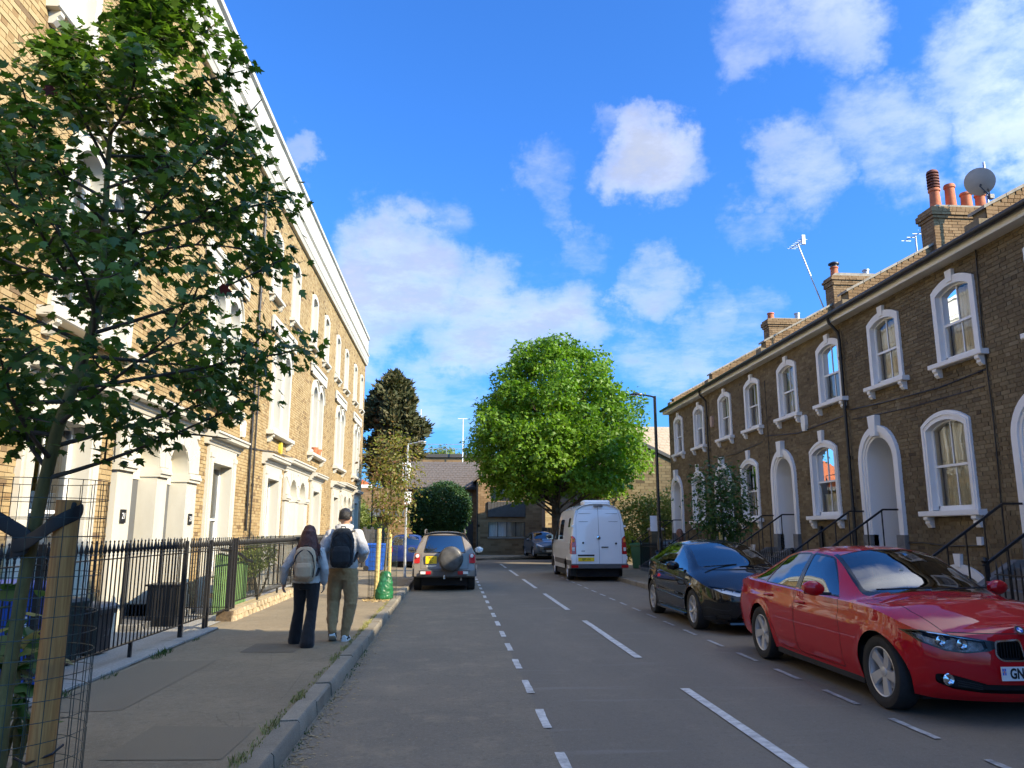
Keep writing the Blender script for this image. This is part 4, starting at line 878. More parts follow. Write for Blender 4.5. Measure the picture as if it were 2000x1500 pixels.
def chimney(H, yl, xa, xb, zb, zt, th, pots, seed=1, cowl=False):
    ch = MB(); ch.box(xa + .012, xb - .012, yl - th / 2 + .012, yl + th / 2 - .012, zb, zt); c = ch.build('chimney', 'tan_mortar', H)
    rng = np.random.default_rng(seed); rows = []; tn = []; z = zb; k = 0
    while z < zt - .01:
        ov = .0
        if z > zt - .32: ov = .035 * (1 + int((z - (zt - .32)) / .1)); ov = min(ov, .07)
        if z > zt - .09: ov = .03
        per = []
        for side in (0, 1):
            x = xa - ov - (k % 2) * .08
            while x < xb + ov:
                L = .215 if rng.random() < .65 else .1025; a, b = max(x, xa - ov), min(x + L, xb + ov)
                if b - a > .03: rows.append((a, b, *( (yl + th / 2 - .05, yl + th / 2 + ov) if side == 0 else (yl - th / 2 - ov, yl - th / 2 + .05)), z + .005, z + .07)); tn.append(rng.random())
                x += L + .01
            y = yl - th / 2 - ov
            while y < yl + th / 2 + ov:
                L = .215 if rng.random() < .5 else .1025; b = min(y + L, yl + th / 2 + ov)
                if b - y > .03: rows.append((*( (xb - .05, xb + ov) if side == 0 else (xa - ov, xa + .05)), y, b, z + .005, z + .07)); tn.append(rng.random())
                y += L + .01
        z += .075; k += 1
    B = np.array(rows); B[:, :2] += rng.uniform(-.003, .003, (len(B), 1)); B[:, 2:4] += rng.uniform(-.003, .003, (len(B), 1))
    r = MB(); r.boxes(B, np.array(tn)); stuff(r.build('brickwork', 'tan_brick', c, tint=True, fixn=False))
    fl = MB(); fl.prism([(xa - .02, zt - .02), (xa + .12, zt + .09), (xb - .12, zt + .09), (xb + .02, zt - .02)], yl - th / 2 + .02, yl + th / 2 - .02, 'y'); fl.build('flaunching', 'coping', c)
    for (x, h, r0, kind) in pots:
        p = MB(); pr = [(r0 * .98, zt + .02), (r0 * .86, zt + h * .7), (r0 * .84, zt + h * .86), (r0 * 1.02, zt + h * .88), (r0 * 1.02, zt + h * .95), (r0 * .9, zt + h), (r0 * .72, zt + h), (r0 * .68, zt + h - .2)]
        p.lathe(pr, 18, 'z', (x, yl, 0)); po = p.build('chimney_pot', 'terracotta', c, smooth=40)
        if kind == 'louvre':
            q = MB(); z0 = zt + h
            for i in range(5): q.lathe([(r0 * .8, z0 + .04 + i * .075), (r0 * 1.05, z0 + .02 + i * .075), (r0 * 1.05, z0 + .055 + i * .075), (r0 * .8, z0 + .075 + i * .075)], 18, 'z', (x, yl, 0))
            q.lathe([(r0 * 1.05, z0 + .40), (r0 * .9, z0 + .46), (r0 * .4, z0 + .50), (0, z0 + .51)], 18, 'z', (x, yl, 0)); q.lathe([(r0 * .6, z0 - .02), (r0 * .6, z0 + .42)], 12, 'z', (x, yl, 0)); q.build('chimney_cowl', simple('dark_terracotta', (.16, .05, .03), .8, .2), c, smooth=40)
        if kind == 'cap':
            q = MB(); z0 = zt + h; q.lathe([(r0 * .85, z0), (r0 * .85, z0 + .06), (r0 * 1.3, z0 + .08), (r0 * 1.3, z0 + .12), (r0 * .5, z0 + .17), (0, z0 + .18)], 16, 'z', (x, yl, 0)); q.build('chimney_cowl', 'black_paint', c, smooth=40)
    return c
RB = [7.2, 12.05, 16.8, 21.65, 26.45, 31.5]
RH = []
RH.append(right_house(7.2, 12.05, 10.9, 8.6, [8.0, 10.35], 'brown brick terraced house with stone steps cut by the right edge of the photo', 0))
RH.append(right_house(12.05, 16.8, 15.65, 13.37, [12.76, 15.07], 'brown brick terraced house behind the red saloon, net curtains in its windows', 300, {('u', 0): 'net_curtain', ('u', 1): 'net_curtain', 'g': 'net_curtain'}, keyg=False))
RH.append(right_house(16.8, 21.65, 20.45, 18.12, [17.48, 19.86], 'brown brick terraced house with a white alarm box between door and window', 300, {('u', 0): 'blue_curtain', ('u', 1): 'net_curtain', 'g': 'net_curtain', 'gf': .32}))
RH.append(right_house(21.65, 26.45, 25.2, 22.9, [22.35, 24.74], 'brown brick terraced house behind the staked street tree', 0, {('u', 0): 'beige_curtain', ('u', 1): 'net_curtain', 'g': 'beige_curtain', 'gf': .55}))
RH.append(right_house(26.45, 31.5, 30.6, 27.9, [27.5, 30.1], 'brown brick terraced house at the far end of the right terrace', 0, {}))
# the terrace carries on out of view to the right, then an added taller building, its height set to shade the near street
NX = right_house(2.35, 7.2, 6.0, 3.7, [3.1, 5.4], 'brown brick terraced house out of view, next to the one at the right edge', 0)
TB = thing('shade_building', 'tall plain brick building, unseen, added behind the right shoulder of the camera to shade the near street', 'building', (FACE_R, 1.9, 0), PI)
brick_wall(TB, 24, .1, 10.6, [lambda z: [(c - .6, c + .6) for c in (2, 5.5, 9, 12.5, 16, 19.5)] if (1 < z < 3 or 4.2 < z < 6 or 7 < z < 8.6) else []], ('tan_brick', 'tan_mortar'), 0, None, 77, .3)
for c in (2, 5.5, 9, 12.5, 16, 19.5):
    for z0_, z1_ in ((1, 3), (4.2, 6), (7, 8.6)): sash_window(TB, c, .6, z0_, z1_, 0, -.1)
MB().box(-9, -.9, 0, 24, 0, 10.5).build('core', 'tan_mortar', TB); MB().box(-9, .15, -.05, 24, 10.6, 10.75).build('coping', 'coping', TB)
# party walls and chimneys at the far side of each house (local y = 0 is the far boundary)
party_wall(RH[1], .0, seed=3); party_wall(RH[2], .0, seed=4); party_wall(RH[3], .0, seed=5); party_wall(RH[4], .17, z_add=.22, seed=6); party_wall(RH[0], .0, seed=8); party_wall(NX, .0, seed=9)
chimney(RH[1], .05, -3.95, -2.35, 7.9, 9.22, .52, [(-2.62, .60, .135, 'louvre'), (-3.02, .72, .13, ''), (-3.42, .52, .14, ''), (-3.78, .5, .13, '')], 21)
chimney(RH[2], .05, -3.75, -2.30, 7.9, 9.18, .50, [(-2.50, .34, .125, 'cap')], 22)
chimney(RH[3], .05, -3.75, -2.30, 7.9, 9.12, .50, [(-2.50, .33, .13, '')], 23)
chimney(RH[0], .05, -3.95, -2.6, 7.9, 9.0, .52, [(-2.9, .4, .13, ''), (-3.4, .4, .13, '')], 24)
for H in (RH[2], RH[3]):
    m = MB(); m.lathe([(.09, 9.0), (.09, 9.42), (.11, 9.42), (.11, 9.46), (0, 9.5)], 14, 'z', (-3.5, .05, 0)); m.build('flue_terminal', 'galvanised', H, smooth=40)
# drainpipes, cables, boxes on the right houses
def pipe_r(H, y_local):
    m = MB(); m.tube([(.33, y_local, 6.5), (.30, y_local, 6.38), (.10, y_local, 6.15), (.085, y_local, 5.95), (.085, y_local, .2)], .036, 10)
    for k in range(5): m.tube([(.085, y_local, .9 + k * 1.15), (.085, y_local, .97 + k * 1.15)], .05, 10)
    m.build('drainpipe', 'black_paint', H, smooth=40)
pipe_r(RH[1], .02 + .0); pipe_r(RH[3], -.05 + .1)
cable(RH[1], [(.02, 4.97 - .0 - .2, 6.4), (.02, 4.70, 5.0), (.022, 4.72, 3.4), (.02, 4.66, 1.9)], .011); cable(RH[1], [(.025, 4.7, 4.30), (.022, 3.4, 4.22), (.02, 1.6, 4.25), (.022, .1, 4.31)], .009); cable(RH[1], [(.02, 4.6, 4.02), (.022, 2.4, 4.0), (.02, .2, 4.08)], .007); cable(RH[2], [(.02, .1, 4.3), (.022, 2.2, 4.12), (.02, 4.8, 4.22)], .009); cable(RH[1], [(.02, 4.2, 1.36), (.03, 3.2, 1.33), (.02, 2.4, 1.38), (.02, 1.7, 1.36)], .01); cable(RH[2], [(.02, .3, 5.9), (.02, .32, 3.2), (.022, .3, 1.3)], .009); cable(RH[3], [(.02, .15, 4.1), (.02, 2.5, 4.02), (.02, 4.7, 4.15)], .008)
def alarm_r(H, y, z, mat, s=1.0): alarm(H, y, z, mat, s)
alarm_r(RH[2], 21.65 - 18.95, 4.32, 'alarm_white', 1.2); alarm_r(RH[3], 26.45 - 26.0, 5.35, simple('alarm_pink', (.5, .33, .25), .5, .05), 1.1)
m = MB(); m.box(0, .05, 4.0, 4.12, 1.36, 1.5); m.build('junction_box', 'alarm_white', RH[1])
m = MB(); m.tube([(.07, 3.2, .5), (.07, 3.2, 1.72)], .055, 10); m.build('soil_pipe', 'black_paint', RH[2], smooth=40)
m = MB()
for i in range(5): m.box(-.002, .012, .42, .66, .72 + i * .03, .74 + i * .03)
m.build('air_brick', 'brown_mortar', RH[1])
# satellite dish and aerials
dish = thing('satellite_dish', 'grey satellite dish on a pole beside the big chimney', 'dish', (FACE_R + 3.35, 15.95, 8.6))
P = []
ax = Vector((.45, .45, .55)).normalized(); e1 = ax.orthogonal().normalized(); e2 = ax.cross(e1)
for i in range(7):
    r = .34 * i / 6; P.append([tuple(Vector((-.22, -.1, .98)) + e1 * r * math.cos(2 * PI * k / 28) + e2 * r * math.sin(2 * PI * k / 28) * .95 + ax * (r * r * .55)) for k in range(28)])
mb = MB(); mb.grid(np.array(P), closed_v=True); mb.build('reflector', 'dish_grey', dish, smooth=180)
mb = MB(); mb.tube([(0, 0, 0), (.02, 0, 1.55)], .025, 10); mb.build('pole', 'galvanised', dish, smooth=40)
mb = MB(); mb.bar((0, 0, .95), (-.2, -.09, .93), .03); mb.bar((-.22, -.1, .9), (-.12, -.28, .55), .025); mb.bar((-.12, -.28, .55), (.1, .15, 1.15), .02); mb.box(-.17, -.07, -.33, -.23, .5, .6); mb.bar((-.06, 0, 1.1), (.1, 0, 1.1), .03); mb.bar((-.06, 0, .8), (.08, 0, .8), .03); mb.build('bracket_arm', 'black_paint', dish)
def aerial(name, label, loc, lean, h, seg):
    a = thing(name, label, 'aerial', loc); mb = MB(); mb.tube([(0, 0, 0), lean], .022, 8); mb.build('mast', 'galvanised', a, smooth=60)
    mb = MB(); t = Vector(lean); mb.bar(t - Vector((.0, .4, 0)), t + Vector((0, .5, .06)), .02)
    for i in range(seg): p = t + Vector((0, -.36 + .8 * i / max(1, seg - 1), .03)); mb.bar(p - Vector((.14, 0, .0)), p + Vector((.14, 0, .0)), .012); 
    mb.box(t.x - .05, t.x + .05, t.y - .42, t.y - .34, t.z - .14, t.z + .16); mb.build('antenna', 'galvanised', a); return a
aerial('tv_aerial', 'leaning television aerial mast by the middle chimney', (FACE_R + 2.25, 21.95, 8.35), (-.62, .10, 2.05), 2, 7)
aerial('tv_aerial', 'short television aerial low on the roof behind the party wall', (FACE_R + 3.7, 19.3, 8.9), (0, 0, .75), 1, 4)

# ------------------------------------------------------------------ vehicles.  Local frame: x forward, y left, z up, rear axle at x = 0
def curve(pts):
    xs = np.array([p[0] for p in pts], float); ys = np.array([p[1] for p in pts], float)
    h = np.diff(xs); dl = np.diff(ys) / h; m = np.zeros(len(xs)); m[0], m[-1] = dl[0], dl[-1]
    for i in range(1, len(xs) - 1):
        if dl[i - 1] * dl[i] > 0: w1, w2 = 2 * h[i] + h[i - 1], h[i] + 2 * h[i - 1]; m[i] = (w1 + w2) / (w1 / dl[i - 1] + w2 / dl[i])
    def f(x):
        x = min(max(x, xs[0]), xs[-1]); i = min(max(np.searchsorted(xs, x) - 1, 0), len(h) - 1); t = (x - xs[i]) / h[i]
        return float((2 * t ** 3 - 3 * t ** 2 + 1) * ys[i] + (t ** 3 - 2 * t ** 2 + t) * h[i] * m[i] + (-2 * t ** 3 + 3 * t ** 2) * ys[i + 1] + (t ** 3 - t ** 2) * h[i] * m[i + 1])
    return f
def smooth01(t): t = min(1, max(0, t)); return t * t * (3 - 2 * t)
class Body:
    """lofted car skin; regions are cut out of it along projected outlines and become separate parts"""
    def __init__(s, sp, nx=84):
        s.sp = sp; xr, xf = sp['xr'], sp['xf']; C = {k: curve(v) for k, v in sp['curves'].items()}; s.C = C
        t = np.linspace(0, 1, nx); e = .5 - .5 * np.cos(PI * t); st = xr + (xf - xr) * (.6 * t + .4 * e)
        for wx in sp['axles']: st = np.concatenate([st, wx + sp['arch'] * np.cos(np.linspace(0, PI, 19)), [wx + sp['arch'] * 1.001, wx - sp['arch'] * 1.001]])
        st = np.unique(np.round(st[(st >= xr) & (st <= xf)], 4)); n1, n2, n3 = 14, 7, 10; led = sp.get('ledge', .03)
        rings = []
        nf, nr_ = curve(sp['nose']), curve(sp['tail'])
        for x in st:
            zb, ze, zr, wb, wr = C['belt'](x), C['rail'](x), C['top'](x), C['wbelt'](x), C['wrail'](x); zs = C['sill'](x)
            for wx in sp['axles']:
                d = abs(x - wx)
                if d < sp['arch']: zs = max(zs, sp['wheel_r'] + math.sqrt(sp['arch'] ** 2 - d * d))
            zb = max(zb, zs + .03); half = []
            for i in range(n1):
                u = i / (n1 - 1); z = zs + (zb - zs) * u; y = wb + C['low'](z) * (wb / sp['curves']['wbelt'][len(sp['curves']['wbelt']) // 2][1]) ** 2
                for wx in sp['axles']:
                    rd = math.hypot(x - wx, z - sp['wheel_r']) - sp['arch']
                    if rd > -.02: y += sp.get('flare', .014) * math.exp(-(rd / .045) ** 2)
                for (x0, x1, zc0, zc1, wdt, amp) in sp.get('creases', ()):
                    if x0 < x < x1:
                        zc = zc0 + (zc1 - zc0) * (x - x0) / (x1 - x0); fade = min(1, (x - x0) / .25, (x1 - x) / .25); dz = (z - zc) / wdt
                        y += amp * fade * (math.exp(-dz * dz) if dz > 0 else math.exp(-dz * dz * .25)) 
                half.append((y, z))
            y0, z0 = half[-1][0] - led, zb + .012
            for i in range(n2):
                u = i / (n2 - 1); half.append((y0 + (wr - y0) * u + sp.get('tumble', .018) * math.sin(PI * u), z0 + (ze - z0) * u))
            pw = sp.get('crown', 2.4)
            for i in range(1, n3):
                q = 1 - i / (n3 - 1); half.append((wr * q, ze + (zr - ze) * (1 - q ** pw)))
            wf, wt = smooth01((x - (xf - sp.get('nose_len', .55))) / sp.get('nose_len', .55)), smooth01(((xr + sp.get('tail_len', .45)) - x) / sp.get('tail_len', .45))
            ring = [(x + wf * nf(z) + wt * nr_(z), y, z) for y, z in half]
            rings.append(ring)
        Rg = np.array(rings); full = np.concatenate([Rg, (Rg * np.array([1, -1, 1]))[:, -2::-1]], 1)
        mb = MB(); mb.grid(full)
        for k, bul in ((0, -sp.get('tail_bulge', .05)), (-1, sp.get('nose_bulge', .07))):
            ring = Rg[k]; m = 24; P = []
            for (x, y, z) in ring:
                P.append([(x + bul * (1 - (abs(q)) ** 2.2) * (1 if y > .05 else max(y, 0) / .05), y * q, z) for q in np.linspace(1, -1, m + 1)])
            mb.grid(np.array(P))
        me = mb.mesh('skin', None, fixn=False); s.bm = bmesh.new(); s.bm.from_mesh(me); bpy.data.meshes.remove(me)
        bmesh.ops.remove_doubles(s.bm, verts=s.bm.verts, dist=.0008)
        bmesh.ops.dissolve_degenerate(s.bm, dist=.0004, edges=s.bm.edges); bmesh.ops.recalc_face_normals(s.bm, faces=s.bm.faces)
        s.lay = s.bm.faces.layers.int.new('part'); s.names = ['body']
        s.bm.normal_update()
    def cut(s, key, poly, view='side', side=0, xr=(-99, 99), zr=(-99, 99), ang=0, nmin=.0, ntest=None):
        """view side: poly (x,z) on side=+1 left / -1 right; front: poly (y,z); top: poly (x,y); diag: outline seen from ang degrees off the front"""
        if key not in s.names: s.names.append(key)
        kid = s.names.index(key)
        if view == 'side': S, T, Dn = Vector((1, 0, 0)), Vector((0, 0, 1)), Vector((0, side, 0))
        elif view == 'front': S, T, Dn = Vector((0, 1, 0)), Vector((0, 0, 1)), Vector((1, 0, 0))
        elif view == 'rear': S, T, Dn = Vector((0, 1, 0)), Vector((0, 0, 1)), Vector((-1, 0, 0))
        elif view == 'top': S, T, Dn = Vector((1, 0, 0)), Vector((0, 1, 0)), Vector((0, 0, 1))
        else:
            a = R(ang); Dn = Vector((math.cos(a), math.sin(a) * side, 0)); S = Vector((-math.sin(a) * side, math.cos(a), 0)); T = Vector((0, 0, 1))
        area = sum(poly[i][0] * poly[(i + 1) % len(poly)][1] - poly[(i + 1) % len(poly)][0] * poly[i][1] for i in range(len(poly)))
        if area < 0: poly = poly[::-1]
        lo = (min(p[0] for p in poly) - .02, min(p[1] for p in poly) - .02); hi = (max(p[0] for p in poly) + .02, max(p[1] for p in poly) + .02)
        def ok(f):
            c = f.calc_center_median()
            if side and c.y * side < -.001: return False
            if not (xr[0] <= c.x <= xr[1] and zr[0] <= c.z <= zr[1]): return False
            if f.normal.dot(Dn) < nmin: return False
            return True
        def quick(f):
            c = f.verts[0].co; u = c.x * S.x + c.y * S.y + c.z * S.z
            if u < lo[0] - .2 or u > hi[0] + .2: return False
            w = c.x * T.x + c.y * T.y + c.z * T.z
            return lo[1] - .2 <= w <= hi[1] + .2
        def near(f):
            a = [v.co.dot(S) for v in f.verts]; b = [v.co.dot(T) for v in f.verts]
            return max(a) >= lo[0] and min(a) <= hi[0] and max(b) >= lo[1] and min(b) <= hi[1]
        n = len(poly); fs = [f for f in s.bm.faces if quick(f) and near(f) and ok(f)]
        if not fs: return
        for i in range(n):
            p, q = poly[i], poly[(i + 1) % n]
            # only faces that straddle this edge's line need cutting
            nr2 = (q[1] - p[1], -(q[0] - p[0])); no = S * nr2[0] + T * nr2[1]; no.normalize(); co = S * p[0] + T * p[1]; k0 = co.dot(no)
            A, st = [], []
            for f in fs:
                d = [v.co.dot(no) - k0 for v in f.verts]
                (st if min(d) < -1e-5 and max(d) > 1e-5 else A).append(f)
            if not st: continue
            ed = set(e for f in st for e in f.edges); vs = set(v for f in st for v in f.verts)
            r = bmesh.ops.bisect_plane(s.bm, geom=list(st) + list(ed) + list(vs), plane_co=co, plane_no=no, dist=1e-5)
            new = [g for g in r['geom'] if isinstance(g, bmesh.types.BMFace)]
            fs = list(dict.fromkeys(A + new))
            # pieces outside the outline need no further cutting
            fs = [f for f in fs if f.calc_center_median().dot(no) - k0 <= 1e-6]
        s.bm.normal_update() if False else None
        for f in fs:
            if not f.is_valid: continue
            c = f.calc_center_median(); a, b = c.dot(S), c.dot(T)
            if all((poly[(i + 1) % n][0] - poly[i][0]) * (b - poly[i][1]) - (poly[(i + 1) % n][1] - poly[i][1]) * (a - poly[i][0]) >= -1e-6 for i in range(n)): f[s.lay] = kid
    def surf_x(s, y, z):
        return min((v.co for v in s.bm.verts if v.co.x > 2.6), key=lambda c: (c.y - y) ** 2 + (c.z - z) ** 2).x
    def take(s, key, name, mat, parent, push=0.0, smooth=38, thick=0.0):
        """turn the faces of one region into an object; push moves it along the normal; thick gives it depth"""
        kid = s.names.index(key) if key in s.names else -1; fs = [f for f in s.bm.faces if f[s.lay] == kid]
        if not fs: return None
        vm = {}; V = []; F = []
        for f in fs:
            idx = []
            for v in f.verts:
                if v not in vm: vm[v] = len(V); V.append(v.co + (v.normal * push if push else Vector()))
                idx.append(vm[v])
            F.append(idx)
        me = bpy.data.meshes.new(name); me.from_pydata([tuple(v) for v in V], [], F); me.materials.append(MATS[mat]); me.shade_smooth(); me.set_sharp_from_angle(angle=R(smooth)); me.update()
        return link(name, me, parent)

def wheel(parent, x, y, r, w, style, side, rim_mat='alloy', turn=0.0):
    """wheel > tyre, rim; side +1 = left"""
    W = MB(); W.lathe([(0, -.03), (r * .46, -.03), (r * .46, .0), (0, .0)], 20, 'y'); hub = W.build('wheel', 'steel', parent, loc=(x, y, r)); hub.rotation_euler = (0, turn, PI if side < 0 else 0)
    o = w / 2; T = MB(); rr = r * .67
    T.lathe([(rr, -o * .86), (r * .84, -o * .98), (r * .95, -o * .92), (r * .99, -o * .72), (r, -o * .35), (r, o * .35), (r * .99, o * .72), (r * .95, o * .92), (r * .84, o * .99), (r * .74, o * .93), (rr, o * .80)], 48, 'y', caps=False); T.build('tyre', 'tyre', hub, smooth=40)
    B = MB(); B.lathe([(rr * 1.0, -o * .85), (rr * .95, -o * .7), (rr * .90, 0), (rr * .93, o * .55), (rr * .955, o * .74), (rr * 1.0, o * .78), (rr * 1.015, o * .83), (rr * .99, o * .86), (rr * .95, o * .80)], 48, 'y', caps=False)
    n, kind = style
    for k in range(n):
        a = 2 * PI * k / n
        def P(rad, off, h): return (rad * math.sin(a) + off * math.cos(a), h, rad * math.cos(a) - off * math.sin(a))
        prs = [(-1, 1)] if kind != 'twin' else [(-1.9, -.55), (.55, 1.9)]
        for s0, s1 in prs:
            wi, wo = (r * .085, r * .065)
            if kind == 'turbine': wi, wo = r * .11, r * .16
            if kind == 'thin': wi, wo = r * .075, r * .05
            if kind == 'twin': wi, wo = r * .05, r * .045
            sk = r * .12 if kind == 'turbine' else 0
            V = []
            for rad, wd, h, dpt, skw in ((r * .10, wi, o * .62, .03, 0), (r * .36, (wi + wo) * .46, o * .66, .028, sk * .3), (rr * .95, wo, o * .76, .022, sk)):
                V += [P(rad, s0 * wd + skw, h), P(rad, s1 * wd + skw, h), P(rad, s1 * wd * 1.15 + skw, h - dpt), P(rad, s0 * wd * 1.15 + skw, h - dpt)]
            F = []
            for i in range(2):
                for j in range(4): F.append((i * 4 + j, i * 4 + (j + 1) % 4, (i + 1) * 4 + (j + 1) % 4, (i + 1) * 4 + j))
            F += [(3, 2, 1, 0), (8, 9, 10, 11)]; B.add(V, F)
    B.lathe([(0, o * .74), (r * .09, o * .73), (r * .13, o * .68), (r * .15, o * .55), (r * .15, o * .3)], 20, 'y', caps=False); B.build('rim', rim_mat, hub, smooth=30)
    C = MB(); C.lathe([(rr * .92, -o * .2), (0, -o * .18)], 24, 'y'); C.build('brake_disc', 'grey_trim' if rim_mat != 'steel' else 'black_trim', hub)
    return hub
def interior(car, x_dash, x_seat, x_rear, z_belt, hw, wheel_side=-1, z_floor=.32, roof=None):
    m = MB(); m.box(x_rear - .25, x_dash + .25, -hw, hw, z_floor - .05, z_floor); m.box(x_dash + .2, x_dash + .25, -hw, hw, z_floor, z_belt - .06); m.box(x_rear - .3, x_rear - .25, -hw, hw, z_floor, z_belt - .06); m.build('cabin_floor', 'dark_interior', car)
    m = MB(); m.prism([(x_dash - .15, z_belt - .28), (x_dash - .18, z_belt - .06), (x_dash + .02, z_belt - .01), (x_dash + .5, z_belt - .05), (x_dash + .5, z_belt - .3)], -hw, hw, 'y'); m.build('dashboard', 'dark_interior', car)
    for y in (-hw * .5, hw * .5):
        m = MB(); m.bbox(x_seat - .05, x_seat + .5, y - .25, y + .25, z_floor, z_floor + .28, .05); m.prism([(x_seat - .06, z_floor + .2), (x_seat + .1, z_floor + .22), (x_seat - .1, z_belt + .08), (x_seat - .24, z_belt + .06)], y - .24, y + .24, 'y'); m.prism([(x_seat - .16, z_belt + .12), (x_seat - .06, z_belt + .13), (x_seat - .09, z_belt + .31), (x_seat - .18, z_belt + .31)], y - .13, y + .13, 'y'); m.bar((x_seat - .14, y - .05, z_belt + .0), (x_seat - .13, y - .05, z_belt + .15), .012); m.bar((x_seat - .14, y + .05, z_belt + .0), (x_seat - .13, y + .05, z_belt + .15), .012); m.build('seat', 'seat_cloth', car, smooth=40)
    m = MB(); m.bbox(x_rear - .1, x_rear + .38, -hw * .9, hw * .9, z_floor, z_floor + .3, .05); m.prism([(x_rear - .12, z_floor + .2), (x_rear + .06, z_floor + .2), (x_rear - .12, z_belt + .04), (x_rear - .26, z_belt + .03)], -hw * .9, hw * .9, 'y')
    m.build('rear_seat', 'seat_cloth', car, smooth=40)
    y = hw * .5 * wheel_side; m = MB(); ax = Vector((-.9, 0, .42)).normalized(); e1 = Vector((0, 1, 0)); e2 = ax.cross(e1); c = Vector((x_dash - .28, y, z_belt - .06))
    m.tube([tuple(c + e1 * .18 * math.cos(2 * PI * k / 24) + e2 * .18 * math.sin(2 * PI * k / 24)) for k in range(25)], .014, 8, False)
    for a in (0, 2.2, -2.2 + PI * 2): m.bar(c, c + (e2 * math.cos(a) + e1 * math.sin(a)) * .18, .025, .015)
    m.build('steering_wheel', 'black_trim', car, smooth=50)
def mirror(car, x, y, z, side, mat, scale=1.0, tip=True):
    m = MB(); n, k = 9, 14; P = []
    for i in range(n):
        t = i / (n - 1); r = math.sin(PI * (.06 + .88 * t)) ** .6; yy = y + side * (.02 + .20 * t) * scale
        P.append([(x + (.055 * math.cos(2 * PI * j / k) * r - .02 * t + (.02 if math.cos(2 * PI * j / k) > 0 else 0)) * scale, yy, z + (.075 * math.sin(2 * PI * j / k) * r + .01 * t) * scale) for j in range(k)])
    m.grid(np.array(P), closed_v=True); m.add(P[0], [tuple(range(k))]); m.add(P[-1], [tuple(range(k))]); o = m.build('wing_mirror', mat, car, smooth=50)
    m = MB(); m.prism([(x - .045 * scale, z - .055 * scale), (x - .045 * scale, z + .06 * scale), (x - .052 * scale, z + .06 * scale), (x - .052 * scale, z - .055 * scale)], y + side * .04 * scale, y + side * .20 * scale, 'y'); m.build('mirror_glass', 'chrome', o)
    m = MB(); m.bar((x + .02, y - side * .05, z - .05 * scale), (x + .01, y + side * .07, z - .045 * scale), .06, .03); m.build('mirror_arm', 'black_trim', o)
    return o
def plate(car, origin, xdir, w, h, txt, yellow=True, size=.075, flag=False, lines=None, bold=.0012, sx=.8):
    xd = Vector(xdir).normalized(); up = Vector((0, 0, 1)); nrm = xd.cross(up); o = Vector(origin)
    m = MB(); c = [o + xd * a * w / 2 + up * b * h / 2 + nrm * d for d in (0, .01) for a, b in ((-1, -1), (1, -1), (1, 1), (-1, 1))]; m.add([tuple(p) for p in c], [(3, 2, 1, 0), (4, 5, 6, 7), (0, 1, 5, 4), (1, 2, 6, 5), (2, 3, 7, 6), (3, 0, 4, 7)]); pl = m.build('number_plate', 'plate_yellow' if yellow else 'plate_white', car)
    lines = lines or [(txt, 0, 0)]
    for t, dx, dz in lines: lettering(t, size, 'print_black', pl, frame_matrix(o + nrm * .0115 + xd * dx + up * dz, xd, up), .0008, bold, 'registration', sx)
    if flag:
        a = o - xd * (w / 2 - .022) + nrm * .0112; m = MB()
        def q(x0, x1, z0, z1, e): return [tuple(a + xd * x + up * z + nrm * e) for x, z in ((x0, z0), (x1, z0), (x1, z1), (x0, z1))]
        m.add(q(-.016, .016, -.01, .042, 0), [(0, 1, 2, 3)]); m.build('flag_field', 'print_blue', pl)
        m = MB(); m.add(q(-.016, .016, .011, .021, .0006), [(0, 1, 2, 3)]); m.add(q(-.005, .005, -.01, .042, .0008), [(0, 1, 2, 3)]); m.build('flag_cross_white', 'print_white', pl)
        m = MB(); m.add(q(-.016, .016, .0135, .0185, .001), [(0, 1, 2, 3)]); m.add(q(-.0025, .0025, -.01, .042, .0012), [(0, 1, 2, 3)]); m.build('flag_cross_red', 'print_red', pl)
    return pl
def under(car, sp):
    m = MB(); hw = sp['half'] - .24; a, b = sp['axles'][0], sp['axles'][1]; m.box(sp['xr'] + .25, sp['xf'] - .25, -hw, hw, .14, .62); 
    m.box(a + sp['arch'] + .03, b - sp['arch'] - .03, -sp['half'] + .08, sp['half'] - .08, .15, .5); m.build('underbody', 'dark_interior', car)
def door_pair(B, car, key, poly, sides, mat, handle=None, hmat=None):
    """a door panel with its dark shut line round it"""
    for sd_ in sides:
        cx = sum(p[0] for p in poly) / len(poly); cz = sum(p[1] for p in poly) / len(poly); g = .007
        big = []
        n = len(poly)
        ar = sum(poly[i][0] * poly[(i + 1) % n][1] - poly[(i + 1) % n][0] * poly[i][1] for i in range(n)); sg = 1 if ar > 0 else -1
        for i in range(n):
            p0, p1, p2 = Vector(poly[i - 1]), Vector(poly[i]), Vector(poly[(i + 1) % n]); d0, d1 = (p1 - p0).normalized(), (p2 - p1).normalized(); n0, n1 = Vector((d0.y, -d0.x)) * sg, Vector((d1.y, -d1.x)) * sg; bs = (n0 + n1).normalized(); big.append(tuple(p1 + bs * (g / max(.3, bs.dot(n0)))))
        B.cut(key + '_gap%d' % sd_, big, 'side', sd_, nmin=.15); B.cut(key + '%d' % sd_, poly, 'side', sd_, nmin=.15)
def finish_doors(B, car, keys, sides, mat, handles):
    for key in keys:
        for sd_ in sides:
            d = B.take(key + '%d' % sd_, 'door', mat, car)
            if not d: continue
            g = B.take(key + '_gap%d' % sd_, 'shut_line', 'black_trim', d, push=-.004)
            if key in handles:
                x, z, y = handles[key]; m = MB(); P = [(x - .10, y * sd_, z - .004), (x - .07, (y + .028) * sd_, z), (x + .07, (y + .028) * sd_, z + .004), (x + .10, y * sd_, z + .002)]; m.tube(P, [.012, .016, .016, .012], 8); m.build('handle', mat, d, smooth=50)
